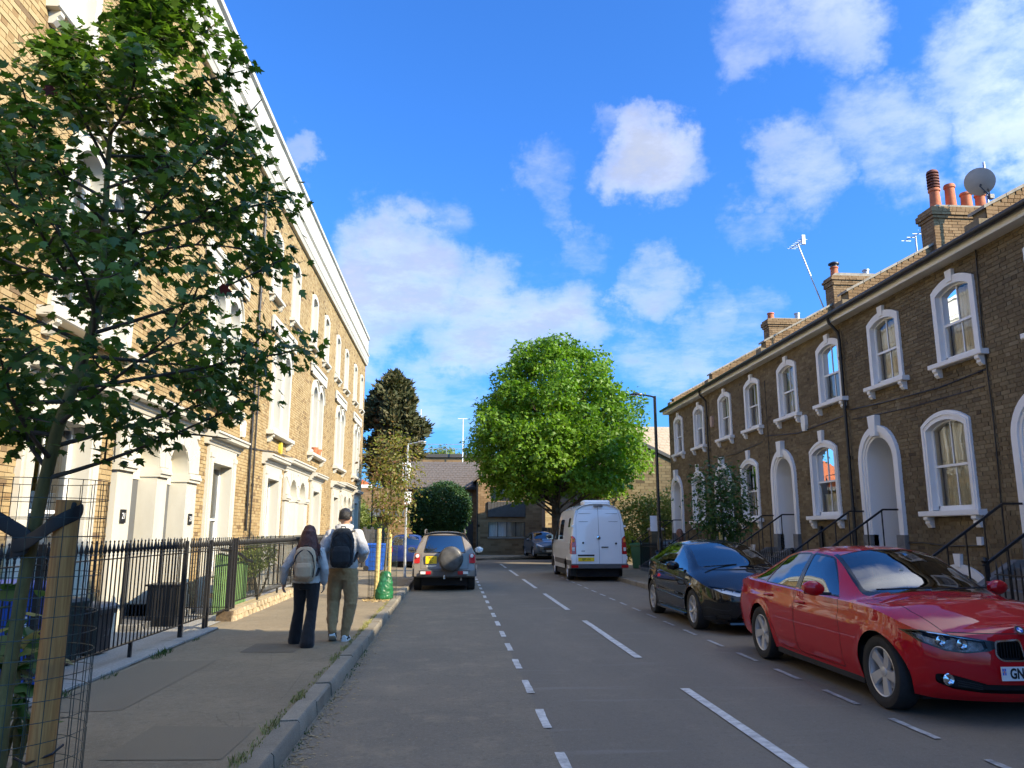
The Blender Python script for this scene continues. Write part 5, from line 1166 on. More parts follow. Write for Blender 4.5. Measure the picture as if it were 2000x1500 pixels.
# ---- outline helper: rounded convex polygon from a list of points
def rounded(poly, r=.05, n=3):
    out = []; N_ = len(poly)
    for i in range(N_):
        p0, p1, p2 = Vector(poly[i - 1]), Vector(poly[i]), Vector(poly[(i + 1) % N_]); a = (p0 - p1); b = (p2 - p1); ra = min(r, a.length * .45, b.length * .45); A = p1 + a.normalized() * ra; Bq = p1 + b.normalized() * ra
        for k in range(n + 1): t = k / n; out.append(tuple((1 - t) ** 2 * A + 2 * t * (1 - t) * p1 + t * t * Bq))
    return out
# ---- red saloon
def red_saloon():
    car = thing('parked_car', 'glossy red saloon parked nearest the camera on the right, front cut by the frame', 'car', (4.83, 10.0, 0), -PI / 2, 'parked cars')
    sp = dict(xr=-1.0, xf=3.52, half=.905, wheel_r=.325, arch=.365, axles=(0.0, 2.81), ledge=.028, crown=2.3, nose_len=.75, tail_len=.4, nose_bulge=.17, tail_bulge=.06, flare=.016,
        nose=[(.15, -.08), (.24, .02), (.38, .05), (.55, .04), (.68, .015), (.76, -.02), (.92, -.10)], tail=[(.2, .10), (.4, -.02), (.6, -.04), (.8, -.01), (1.05, .02)],
        curves=dict(
            top=[(-1.0, .985), (-.9, 1.035), (-.6, 1.075), (-.42, 1.10), (.0, 1.25), (.35, 1.365), (.8, 1.425), (1.15, 1.43), (1.5, 1.405), (1.75, 1.315), (2.05, 1.17), (2.36, 1.01), (2.5, .99), (2.9, .965), (3.2, .915), (3.42, .85), (3.52, .795)],
            rail=[(-1.0, .955), (-.6, 1.02), (-.45, 1.035), (.0, 1.19), (.35, 1.305), (.7, 1.355), (1.1, 1.365), (1.45, 1.33), (1.75, 1.225), (2.05, 1.08), (2.36, .945), (2.5, .935), (2.9, .912), (3.2, .862), (3.42, .795), (3.52, .75)],
            belt=[(-1.0, .90), (-.5, .965), (0, .955), (.8, .935), (1.6, .915), (2.3, .90), (2.7, .882), (3.1, .83), (3.4, .755), (3.52, .715)],
            wbelt=[(-1.0, .70), (-.85, .765), (-.6, .805), (-.2, .835), (.4, .85), (1.2, .855), (2.0, .855), (2.6, .855), (2.9, .85), (3.15, .825), (3.35, .765), (3.46, .70), (3.52, .635)],
            wrail=[(-1.0, .63), (-.6, .665), (-.45, .66), (0, .60), (.5, .565), (1.1, .57), (1.5, .585), (2.0, .635), (2.36, .685), (2.6, .69), (3.0, .67), (3.3, .62), (3.52, .52)],
            sill=[(-1.0, .36), (-.7, .28), (-.3, .23), (.5, .20), (2.3, .20), (2.9, .215), (3.3, .20), (3.52, .185)],
            low=[(.15, -.05), (.24, -.018), (.34, .012), (.5, .038), (.64, .045), (.76, .030), (.86, .012), (1.1, 0)]),
        creases=[(-.9, 2.75, .80, .735, .028, .013), (.3, 2.4, .40, .34, .03, .010)])
    fr = lambda x: x if x < 2.81 else 2.81 + (x - 2.81) * .77
    sp['xf'] = fr(sp['xf']); sp['curves'] = {k: ([(fr(a), b) for a, b in c] if k != 'low' else c) for k, c in sp['curves'].items()}; sp['nose_len'] = .6
    B = Body(sp)
    wins = {'front_glass': rounded([(2.02, .945), (1.52, 1.305), (1.13, 1.335), (1.07, 1.335), (1.12, .955)], .03), 'rear_glass': rounded([(1.01, .958), (.98, 1.335), (.62, 1.325), (.36, 1.26), (.16, .985), (.18, .972)], .03), 'quarter_glass': rounded([(.11, .985), (.29, 1.225), (.10, 1.155), (-.22, .995)], .02)}
    for k, p in wins.items():
        for sd_ in (-1, 1):
            big = [(p_[0], p_[1]) for p_ in p]; cx = sum(q[0] for q in p) / len(p); cz = sum(q[1] for q in p) / len(p); trim = [(q[0] + (.018 if q[0] > cx else -.018), q[1] + (.016 if q[1] > cz else -.014)) for q in p]
            hull = rounded([(max(t[0] for t in trim), 0)], 0) if False else trim
            B.cut('glasstrim%d' % sd_, hull, 'side', sd_, nmin=.3, zr=(.92, 2)); 
        for sd_ in (-1, 1): B.cut(k + str(sd_), p, 'side', sd_, nmin=.3, zr=(.9, 2))
    for sd_ in (-1, 1): B.cut('glasstrim%d' % sd_, [(1.13, .952), (1.13, 1.338), (.975, 1.336), (1.0, .956)], 'side', sd_, nmin=.3, zr=(.92, 2)); [B.cut(k + str(sd_), p, 'side', sd_, nmin=.3, zr=(.9, 2)) for k, p in wins.items()]
    B.cut('windscreen_trim', rounded([(-.70, .955), (.70, .955), (.555, 1.375), (.3, 1.405), (-.3, 1.405), (-.555, 1.375)], .05), 'front', 0, (1.45, 2.6), nmin=.2)
    B.cut('windscreen', rounded([(-.645, 1.0), (-.3, .992), (.3, .992), (.645, 1.0), (.515, 1.36), (.28, 1.388), (-.28, 1.388), (-.515, 1.36)], .04), 'front', 0, (1.45, 2.45), nmin=.2)
    B.cut('rear_screen', rounded([(-.56, 1.115), (.56, 1.115), (.47, 1.345), (-.47, 1.345)], .05), 'rear', 0, (-.6, .6), nmin=.15)
    door_pair(B, car, 'fdoor', rounded([(2.10, .25), (2.12, .60), (2.06, .925), (1.10, .945), (1.06, .80), (1.06, .25)], .04), (-1, 1), 'red_paint')
    door_pair(B, car, 'rdoor', rounded([(1.03, .25), (1.03, .945), (.17, .962), (.20, .80), (.33, .55), (.56, .25)], .04), (-1, 1), 'red_paint')
    # lamps, grille, intakes
    for sd_ in (-1, 1):
        s = sd_
        B.cut('lamp_rim%d' % s, [(s * a, b) for a, b in [(.24, .635), (.30, .605), (.44, .56), (.64, .568), (.80, .605), (.90, .672), (.955, .735), (.70, .735), (.40, .685)]] if False else [(s * .20, .645), (s * .30, .600), (s * .48, .578), (s * .62, .592), (s * .77, .655), (s * .845, .742), (s * .74, .752), (s * .48, .715), (s * .22, .675)], 'front', s, (2.6, 4), nmin=.05)
        B.cut('headlamp%d' % s, [(s * .31, .622), (s * .35, .603), (s * .49, .590), (s * .61, .603), (s * .755, .662), (s * .825, .735), (s * .74, .742), (s * .48, .705), (s * .32, .678)], 'front', s, (2.6, 4), nmin=.05)
        B.cut('kidney_rim%d' % s, rounded([(s * .015, .52), (s * .215, .52), (s * .262, .565), (s * .245, .685), (s * .03, .70)], .03), 'front', s, (2.9, 4), nmin=.05)
        B.cut('kidney%d' % s, rounded([(s * .028, .533), (s * .208, .533), (s * .248, .57), (s * .232, .672), (s * .042, .686)], .025), 'front', s, (2.9, 4), nmin=.05)
        B.cut('fog_pocket%d' % s, rounded([(s * .34, .26), (s * .58, .285), (s * .70, .335), (s * .70, .405), (s * .60, .405), (s * .34, .335)], .025), 'front', s, (2.9, 4), nmin=.05)
    B.cut('lower_intake', rounded([(-.36, .262), (.36, .262), (.40, .335), (-.40, .335)], .03), 'front', 0, (2.9, 4), nmin=.05)
    for s in (-1, 1):
        B.cut('tail%d' % s, rounded([(s * .40, .76), (s * .80, .72), (s * .80, .90), (s * .62, .92), (s * .40, .86)], .03), 'rear', s, (-1.3, -.55), nmin=.02)
    # bonnet shut line
    for s in (-1, 1): 
        B.cut('bonnet_line', [(2.42, s * .668), (3.02, s * .648), (3.02, s * .656), (2.42, s * .677)], 'top', s, zr=(.7, 1.1), nmin=.2); B.cut('bonnet_line', [(3.02, s * .648), (3.40, s * .56), (3.40, s * .568), (3.02, s * .656)], 'top', s, zr=(.6, 1.1), nmin=.2)
    B.cut('bonnet_line', [(-.56, .735), (.56, .735), (.56, .742), (-.56, .742)], 'front', 0, (2.9, 4), nmin=.02)
    body = B.take('body', 'body', 'red_paint', car)
    finish_doors(B, car, ('fdoor', 'rdoor'), (-1, 1), 'red_paint', {'fdoor': (1.22, .805, .885), 'rdoor': (.32, .82, .87)})
    for k in wins:
        for s in (-1, 1): B.take(k + str(s), 'side_window', 'car_glass', car, push=-.004)
    for s in (-1, 1): B.take('glasstrim%d' % s, 'window_trim', 'black_gloss', car)
    B.take('windscreen', 'windscreen', 'car_glass', car, push=-.003); B.take('windscreen_trim', 'windscreen_trim', 'black_gloss', car); B.take('rear_screen', 'rear_window', 'car_glass', car); B.take('bonnet_line', 'bonnet_shut_line', 'black_trim', car, push=-.003)
    for s in (-1, 1):
        h = B.take('headlamp%d' % s, 'headlight', 'lamp_glass', car); B.take('lamp_rim%d' % s, 'lamp_surround', 'black_gloss', h); B.take('headlamp%d' % s, 'reflector', 'lamp_chrome', h, push=-.07)
        for (dy, dz, rad) in ((.47, .648, .047), (.62, .668, .043)):
            x = B.surf_x(s * dy, dz) - .005; m = MB(); m.lathe([(rad, .0), (rad * 1.02, .02), (rad * .9, .022), (rad * .84, 0.0), (rad * .5, .006), (0, .012)], 20, 'x', (x - .045, s * dy, dz)); m.build('lamp_bowl', 'chrome', h, smooth=40)
        m = MB(); m.tube([(B.surf_x(s * yy, zz) - .012, s * yy, zz) for yy, zz in ((.34, .682), (.48, .702), (.60, .722), (.70, .734))], .006, 6); m.build('lamp_brow', 'chrome', h)
        k = B.take('kidney%d' % s, 'grille', 'dark_interior', car, push=-.05); B.take('kidney_rim%d' % s, 'grille_surround', 'chrome', k, push=.004)
        for i in range(8): y = s * (.052 + i * .0245); m = MB(); xk = B.surf_x(y, .6); m.box(xk - .04, xk - .012, y - .004, y + .004, .545, .672); m.build('grille_bar', 'black_gloss', k)
        f = B.take('fog_pocket%d' % s, 'intake', 'dark_interior', car, push=-.04)
        m = MB(); m.lathe([(.047, 0), (.05, .045), (.044, .05), (.04, .03), (.0, .045)], 20, 'x', (B.surf_x(s * .615, .362) - .055, s * .615, .362)); m.build('fog_lamp', 'chrome', f, smooth=40)
        for i in range(3): m = MB(); m.bar((B.surf_x(s * .37, .30) - .02, s * .37, .288 + i * .016), (B.surf_x(s * .55, .33) - .02, s * .55, .318 + i * .018), .012, .006); m.build('intake_slat', 'black_trim', f)
        B.take('tail%d' % s, 'tail_light', 'red_lamp', car)
    lk_ = B.take('lower_intake', 'intake', 'dark_interior', car, push=-.05)
    # badge, plate, mirrors, wipers, aerial fin
    n = Vector((.75, 0, .66)).normalized(); xd = Vector((0, 1, 0)); yd = n.cross(xd); o = Vector((B.surf_x(0, .765) + .004, 0, .765)); bd = MB()
    def disc(mb, r0, r1, a0, a1, h, seg=10):
        pts = []
        for rr_ in (r1,): pts += [tuple(o + xd * rr_ * math.cos(a0 + (a1 - a0) * k / seg) + yd * rr_ * math.sin(a0 + (a1 - a0) * k / seg) + n * h) for k in range(seg + 1)]
        if r0 > 0: pts += [tuple(o + xd * r0 * math.cos(a1 - (a1 - a0) * k / seg) + yd * r0 * math.sin(a1 - (a1 - a0) * k / seg) + n * h) for k in range(seg + 1)]
        else: pts += [tuple(o + n * h)]
        mb.add(pts, [tuple(range(len(pts)))])
    for r0, a0, a1 in [(0, 0, 2 * PI)]: bd.add([tuple(o + xd * .042 * math.cos(2 * PI * k / 28) + yd * .042 * math.sin(2 * PI * k / 28) + n * h) for h in (-.01, .008) for k in range(28)], [tuple(range(28, 56))] + [(k, (k + 1) % 28, 28 + (k + 1) % 28, 28 + k) for k in range(28)])
    bo = bd.build('badge', 'chrome', car); q = MB(); disc(q, .025, .040, 0, PI * 2 - .001, .0088, 40); q.build('badge_ring', 'print_black', bo); q = MB(); disc(q, 0, .025, 0, PI / 2, .0092); disc(q, 0, .025, PI, PI * 1.5, .0092); q.build('badge_white', 'print_white', bo); q = MB(); disc(q, 0, .025, PI / 2, PI, .0092); disc(q, 0, .025, PI * 1.5, PI * 2, .0092); q.build('badge_blue', 'print_blue', bo)
    plate(car, (B.surf_x(0, .43) + .012, 0, .43), (0, 1, 0), .52, .111, '', False, .112, True, [('GN13', -.085, -.002)], .004, .74)
    for s in (-1, 1): mirror(car, 1.88, s * .90, 1.0, s, 'red_paint', 1.05)
    for y0, y1 in ((-.6, .0), (-.02, .58)): m = MB(); m.bar((2.37, y0, 1.025), (2.33, y1, 1.035), .014); m.build('wiper', 'black_trim', car)
    m = MB(); m.lathe([(0, 0), (.028, 0), (.028, .004), (0, .004)], 20, 'x', (1.99, -.10, 1.185)); ex = m.build('tax_disc', 'cream_paint', car)
    under(car, sp); interior(car, 1.95, 1.05, .05, .93, .66)
    for x in sp['axles']:
        for s in (-1, 1): wheel(car, x, s * .775, .325, .215, (5, 'turbine'), s, 'alloy', .35 + x)
    return car
simple('lamp_chrome', (.52, .51, .49), .25, .8, 30, .8, .8)
# ---- black hatchback
def black_hatch():
    car = thing('parked_car', 'glossy black three-door hatchback parked behind the red saloon', 'car', (4.86, 15.62, 0), -PI / 2, 'parked cars')
    sp = dict(xr=-.66, xf=3.42, half=.885, wheel_r=.325, arch=.36, axles=(0.0, 2.6), ledge=.02, crown=2.2, nose_len=.6, tail_len=.35, nose_bulge=.13, tail_bulge=.07, flare=.018,
        nose=[(.15, -.05), (.3, .03), (.5, .03), (.7, -.02), (.9, -.1)], tail=[(.2, .06), (.5, -.02), (.8, -.02), (1.1, .03), (1.4, .1)],
        curves=dict(
            top=[(-.66, 1.02), (-.58, 1.12), (-.3, 1.235), (.0, 1.33), (.5, 1.42), (.9, 1.445), (1.3, 1.42), (1.7, 1.33), (2.1, 1.19), (2.5, 1.025), (2.62, .985), (2.9, .90), (3.2, .79), (3.42, .69)],
            rail=[(-.66, .99), (-.3, 1.165), (0, 1.26), (.5, 1.35), (.9, 1.37), (1.3, 1.345), (1.7, 1.25), (2.1, 1.105), (2.5, .945), (2.62, .915), (2.9, .84), (3.2, .73), (3.42, .64)],
            belt=[(-.66, .93), (-.3, 1.03), (.2, 1.0), (1.0, .955), (1.8, .91), (2.4, .875), (2.8, .80), (3.2, .68), (3.42, .60)],
            wbelt=[(-.66, .66), (-.5, .76), (-.2, .83), (.4, .845), (1.2, .84), (2.0, .835), (2.6, .83), (2.9, .79), (3.15, .71), (3.32, .60), (3.42, .50)],
            wrail=[(-.66, .56), (-.3, .59), (.2, .58), (.9, .575), (1.4, .60), (2.0, .655), (2.5, .70), (2.8, .66), (3.2, .55), (3.42, .40)],
            sill=[(-.66, .36), (-.4, .26), (.4, .20), (2.2, .20), (2.7, .20), (3.2, .175), (3.42, .17)],
            low=[(.15, -.05), (.23, -.008), (.3, .02), (.5, .042), (.7, .042), (.85, .02), (1.05, 0)]),
        creases=[(.3, 2.4, .50, .44, .03, .012), (-.5, 2.5, .93, .80, .03, .008)])
    B = Body(sp); s_all = (-1, 1)
    fg = rounded([(2.28, .925), (1.95, 1.095), (1.50, 1.27), (1.05, 1.335), (.62, 1.325), (.50, .995)], .03); qg = rounded([(.45, 1.01), (.57, 1.32), (.10, 1.255), (-.18, 1.13), (-.10, 1.075)], .03)
    for s in s_all: B.cut('fg%d' % s, fg, 'side', s, nmin=.3, zr=(.9, 2)); B.cut('qg%d' % s, qg, 'side', s, nmin=.3, zr=(.9, 2))
    B.cut('windscreen', rounded([(-.655, 1.0), (-.3, .985), (.3, .985), (.655, 1.0), (.53, 1.345), (.28, 1.385), (-.28, 1.385), (-.53, 1.345)], .05), 'front', 0, (1.35, 2.66), nmin=.15)
    B.cut('cowl', rounded([(-.66, .95), (.66, .95), (.66, .99), (.3, .98), (-.3, .98), (-.66, .99)], .01), 'front', 0, (2.4, 2.8), nmin=.1)
    B.cut('rear_screen', rounded([(-.52, 1.13), (.52, 1.13), (.45, 1.32), (-.45, 1.32)], .04), 'rear', 0, (-.7, .3), nmin=.05)
    door_pair(B, car, 'fdoor', rounded([(2.25, .27), (2.27, .55), (2.20, .875), (.55, .965), (.50, .80), (.55, .27)], .05), s_all, 'black_car_paint')
    for s in s_all:
        B.cut('headlamp%d' % s, [(s * a, b) for a, b in ((.12, .600), (.40, .588), (.60, .635), (.745, .72), (.70, .742), (.50, .700), (.12, .66))], 'front', s, (2.5, 4), nmin=.02)
        B.cut('tail%d' % s, rounded([(s * .40, .86), (s * .78, .80), (s * .78, .98), (s * .45, 1.0)], .03), 'rear', s, (-1, -.3), nmin=.02); B.cut('fog%d' % s, rounded([(s * .50, .22), (s * .68, .24), (s * .68, .30), (s * .52, .30)], .02), 'front', s, (2.9, 4), nmin=.02)
    B.cut('grille', rounded([(-.118, .61), (.118, .61), (.118, .655), (-.118, .655)], .01), 'front', 0, (3, 4), nmin=.02); B.cut('lower_intake', rounded([(-.46, .235), (.46, .235), (.34, .36), (-.34, .36)], .05), 'front', 0, (3, 4), nmin=.02)
    B.take('body', 'body', 'black_car_paint', car); finish_doors(B, car, ('fdoor',), s_all, 'black_car_paint', {'fdoor': (.70, .84, .875)})
    for s in s_all:
        B.take('fg%d' % s, 'side_window', 'car_glass', car, push=-.004); B.take('qg%d' % s, 'side_window', 'privacy_glass', car, push=-.004)
        h = B.take('headlamp%d' % s, 'headlight', 'lamp_glass', car); B.take('headlamp%d' % s, 'reflector', 'white_paint', h, push=-.035)
        for (y, z, r_) in ((.25, .628, .026), (.40, .632, .034), (.55, .663, .034)): m = MB(); m.lathe([(r_, 0), (r_ * 1.02, .02), (r_ * .85, .02), (0, .005)], 16, 'x', (3.40 - .55 * max(0, y - .3) - .03, s * y, z)); m.build('lamp_bowl', 'chrome', h, smooth=40)
        B.take('tail%d' % s, 'tail_light', 'red_lamp', car); B.take('fog%d' % s, 'fog_lamp', 'black_trim', car, push=-.01); mirror(car, 2.02, s * .88, 1.0, s, 'black_car_paint', 1.05)
        m = MB(); m.prism([(.42, .185), (2.18, .185), (2.18, .215), (.42, .225)], s * .80, s * .885, 'y'); m.build('side_skirt', 'black_car_paint', car); m = MB(); m.tube([(.48, s * .893, .50), (1.4, s * .897, .475), (2.15, s * .892, .45)], .010, 6); m.build('side_moulding', 'black_gloss', car)
    B.take('windscreen', 'windscreen', 'car_glass', car, push=-.003); B.take('cowl', 'scuttle', 'black_trim', car, push=-.01); B.take('rear_screen', 'rear_window', 'car_glass', car); B.take('grille', 'grille', 'dark_interior', car, push=-.02); B.take('lower_intake', 'intake', 'dark_interior', car, push=-.05)
    m = MB(); m.prism([(-.62, 1.155), (-.52, 1.175), (-.52, 1.20), (-.66, 1.185)], -.62, .62, 'y')
    for s in s_all: m.bar((-.57, s * .6, 1.18), (-.45, s * .61, 1.12), .05, .03)
    m.build('rear_spoiler', 'black_car_paint', car)
    m = MB(); m.prism([(3.0, .165), (3.52, .165), (3.50, .195), (3.0, .20)], -.55, .55, 'y'); m.build('front_splitter', 'black_car_paint', car)
    for y0, y1 in ((-.62, -.02), (0, .6)): m = MB(); m.bar((2.56, y0, 1.005), (2.46, y1, 1.04), .016); m.build('wiper', 'black_trim', car)
    under(car, sp); interior(car, 2.05, 1.05, .1, .95, .66)
    for x in sp['axles']:
        for s in s_all: wheel(car, x, s * .76, .325, .225, (7, 'thin'), s, 'alloy', .2 + x)
    return car
# ---- white panel van seen from behind
def white_van():
    car = thing('parked_van', 'white high-roof panel van parked under the big tree, rear doors to the camera', 'van', (4.72, 26.15, 0), PI / 2)
    sp = dict(xr=-1.0, xf=4.4, half=.93, wheel_r=.33, arch=.37, axles=(0.0, 3.25), ledge=.012, crown=3.2, nose_len=.5, tail_len=.10, nose_bulge=.1, tail_bulge=.03, flare=.02, tumble=.03,
        nose=[(.2, 0), (.6, .03), (1.1, -.1), (1.6, -.2)], tail=[(.2, .0), (.5, -.02), (1.0, 0), (1.6, .04), (2.2, .12), (2.45, .2)],
        curves=dict(
            top=[(-1.0, 2.44), (-.9, 2.48), (0, 2.50), (1.5, 2.50), (2.4, 2.44), (2.8, 2.30), (3.2, 1.95), (3.6, 1.5), (3.75, 1.36), (4.1, 1.2), (4.4, .95)],
            rail=[(-1.0, 2.26), (0, 2.30), (1.5, 2.30), (2.4, 2.24), (2.8, 2.10), (3.2, 1.78), (3.6, 1.38), (3.75, 1.28), (4.1, 1.12), (4.4, .88)],
            belt=[(-1.0, 1.22), (2.8, 1.22), (3.5, 1.14), (4.0, 1.02), (4.4, .80)],
            wbelt=[(-1.0, .875), (-.93, .905), (-.8, .915), (2.5, .915), (3.6, .90), (4.1, .82), (4.4, .66)],
            wrail=[(-1.0, .70), (-.9, .735), (2.4, .735), (3.0, .73), (3.6, .76), (4.1, .66), (4.4, .5)],
            sill=[(-1.0, .44), (-.6, .40), (.5, .36), (3.0, .34), (4.4, .28)],
            low=[(.2, -.03), (.45, .0), (.7, .015), (.95, .015), (1.22, 0)]), creases=[(-.9, 3.2, 1.02, 1.02, .03, .008)])
    B = Body(sp, 90); s2 = (-1, 1)
    for s in s2:
        B.cut('cab%d' % s, rounded([(2.15, 1.30), (2.98, 1.28), (3.18, 1.42), (2.72, 1.95), (2.15, 2.0)], .05), 'side', s, nmin=.3); 
    for s in s2:
        B.cut('moulding%d' % s, [(-.98, .50), (2.85, .50), (2.85, .665), (-.98, .665)], 'side', s, nmin=.3)
        B.cut('tail%d' % s, rounded([(s * .74, .86), (s * .93, .86), (s * .93, 1.42), (s * .84, 1.44), (s * .76, 1.36)], .03), 'rear', s, (-1.3, -.80), nmin=.01)
    B.cut('sidewin1', rounded([(.95, 1.32), (1.95, 1.30), (1.90, 1.98), (.95, 1.98)], .06), 'side', 1, nmin=.3); B.cut('sidewin2', rounded([(-.42, 1.72), (.02, 1.72), (.02, 2.02), (-.42, 2.02)], .05), 'side', 1, nmin=.3)
    B.cut('windscreen', rounded([(-.74, 1.42), (.74, 1.42), (.64, 2.10), (-.64, 2.10)], .06), 'front', 0, (2.7, 3.75), nmin=.1)
    for s in s2:
        B.cut('gap_r', [(s * .752, .52), (s * .758, .52), (s * .735, 2.0), (s * .729, 2.0)], 'rear', s, (-1.4, -.9), nmin=.05); B.cut('gap_r', [(s * .735, 2.0), (s * .729, 2.0), (s * .63, 2.33), (s * .637, 2.335)], 'rear', s, (-1.4, -.7), nmin=.02)
    B.cut('gap_r', [(-.005, .5), (.005, .5), (.005, 2.4), (-.005, 2.4)], 'rear', 0, (-1.4, -.7), nmin=.02); B.cut('gap_r', [(-.64, 2.30), (.64, 2.30), (.64, 2.307), (-.64, 2.307)], 'rear', 0, (-1.4, -.6), nmin=.02)
    B.cut('press', rounded([(-.70, 1.02), (-.30, .985), (.30, .985), (.70, 1.02), (.70, 1.03), (.30, .995), (-.30, .995), (-.70, 1.03)], .004, 1), 'rear', 0, (-1.4, -.9), nmin=.05) if False else None
    B.cut('gap_s', [(2.08, .4), (2.088, .4), (2.088, 2.15), (2.08, 2.15)], 'side', 1, nmin=.2); B.cut('gap_s', [(.78, .4), (.788, .4), (.788, 2.1), (.78, 2.1)], 'side', 1, nmin=.2); B.cut('gap_s', [(3.12, .7), (3.128, .7), (3.128, 1.3), (3.12, 1.3)], 'side', 1, nmin=.2)
    B.cut('bumper', [(-.95, .42), (.95, .42), (.95, .56), (.745, .56), (-.745, .56), (-.95, .56)], 'rear', 0, (-1.5, -.86), nmin=.01)
    B.take('body', 'body', 'van_paint', car)
    B.take('sidewin1', 'side_window', 'privacy_glass', car); B.take('sidewin2', 'side_window', 'privacy_glass', car); B.take('windscreen', 'windscreen', 'car_glass', car); B.take('gap_r', 'rear_door_shut_line', 'grey_trim', car, push=-.003); B.take('gap_s', 'side_door_shut_line', 'grey_trim', car, push=-.003)
    for s in s2:
        B.take('cab%d' % s, 'side_window', 'car_glass', car); B.take('moulding%d' % s, 'side_moulding', 'grey_trim', car, push=.012)
        t = B.take('tail%d' % s, 'tail_light', 'red_lamp', car, push=.006)
        for z, mt in ((1.30, 'amber_lamp'), (1.02, 'reverse_lamp')): m = MB(); m.box(-1.035, -1.0, s * .80, s * .875, z - .055, z + .055) if s > 0 else m.box(-1.035, -1.0, -.875, -.80, z - .055, z + .055); m.build('lamp_lens', mt, t)
        mirror(car, 3.0, s * .93, 1.38, s, 'black_trim', 1.5); m = MB(); m.box(-.9, -.3, s * .86, s * .93, .28, .42) if False else None
    B.take('bumper', 'bumper', 'grey_trim', car)
    m = MB(); m.prism([(-1.10, .42), (-1.10, .545), (-.9, .565), (-.72, .56), (-.72, .40)], -.93, .93, 'y'); m.build('rear_step', 'grey_trim', car)
    for s in s2: a, b = sorted((s * .93, s * .70)); m = MB(); m.box(-1.112, -1.05, a, b, .44, .52); m.build('reflector', 'red_lamp', car)
    m = MB(); m.box(-1.045, -1.01, .16, .70, .80, .85); m.build('plate_lamp_bar', 'black_trim', car); plate(car, (-1.05, .43, .70), (0, -1, 0), .52, .12, '', True, .085, False, [('GJ07 LDU', 0, 0)], .001, .78)
    for y, z in ((.52, 1.22), (-.56, 1.20)): m = MB(); m.lathe([(.035, 0), (.03, -.03), (0, -.032)], 16, 'x', (-1.015, y, z)); m.build('door_lock', 'black_trim', car)
    m = MB(); m.box(-1.05, -1.01, -.30, -.08, 1.07, 1.10); m.build('door_handle', 'black_trim', car); m = MB(); m.lathe([(.065, 0), (.06, -.025), (.03, -.03), (0, -.03)], 20, 'x', (-1.01, .01, 1.38)); m.build('badge', 'chrome', car)
    m = MB(); m.box(-1.025, -1.01, .46, .58, .95, .97); m.build('lettering_badge', 'grey_trim', car)
    for s in s2: 
        for z in (1.75, .75): m = MB(); m.box(-1.01, -.93, s * .905 - .02, s * .905 + .02, z - .05, z + .05) if z < 1 else m.box(-.98, -.90, s * .865 - .03, s * .865 + .02, z - .03, z + .03); m.build('hinge', 'white_paint', car)
    m = MB(); m.bbox(-.75, -.15, -.45, .45, 2.46, 2.60, .05); m.build('roof_vent', 'white_paint', car); m = MB(); m.box(-.94, -.89, -.16, .14, 2.385, 2.42); m.build('brake_light', 'black_trim', car)
    for z in (2.16, 1.90):
        m = MB(); x = -1.0 + curve(sp['tail'])(z) - .008; m.bar((x - .012, -.64, z), (x - .012, .64, z), .010, .012); m.build('door_crease', 'grey_plastic', car)
    under(car, sp); m = MB(); m.box(-.6, 3.2, -.75, .75, .36, .5); m.build('floor_pan', 'dark_interior', car)
    for x in sp['axles']:
        for s in s2: wheel(car, x, s * .80, .33, .22, (6, 'thin'), s, 'steel')
    m = MB(); m.box(-.62, -.55, .70, .90, .16, .40); m.build('mud_flap', 'black_trim', car)
    return car
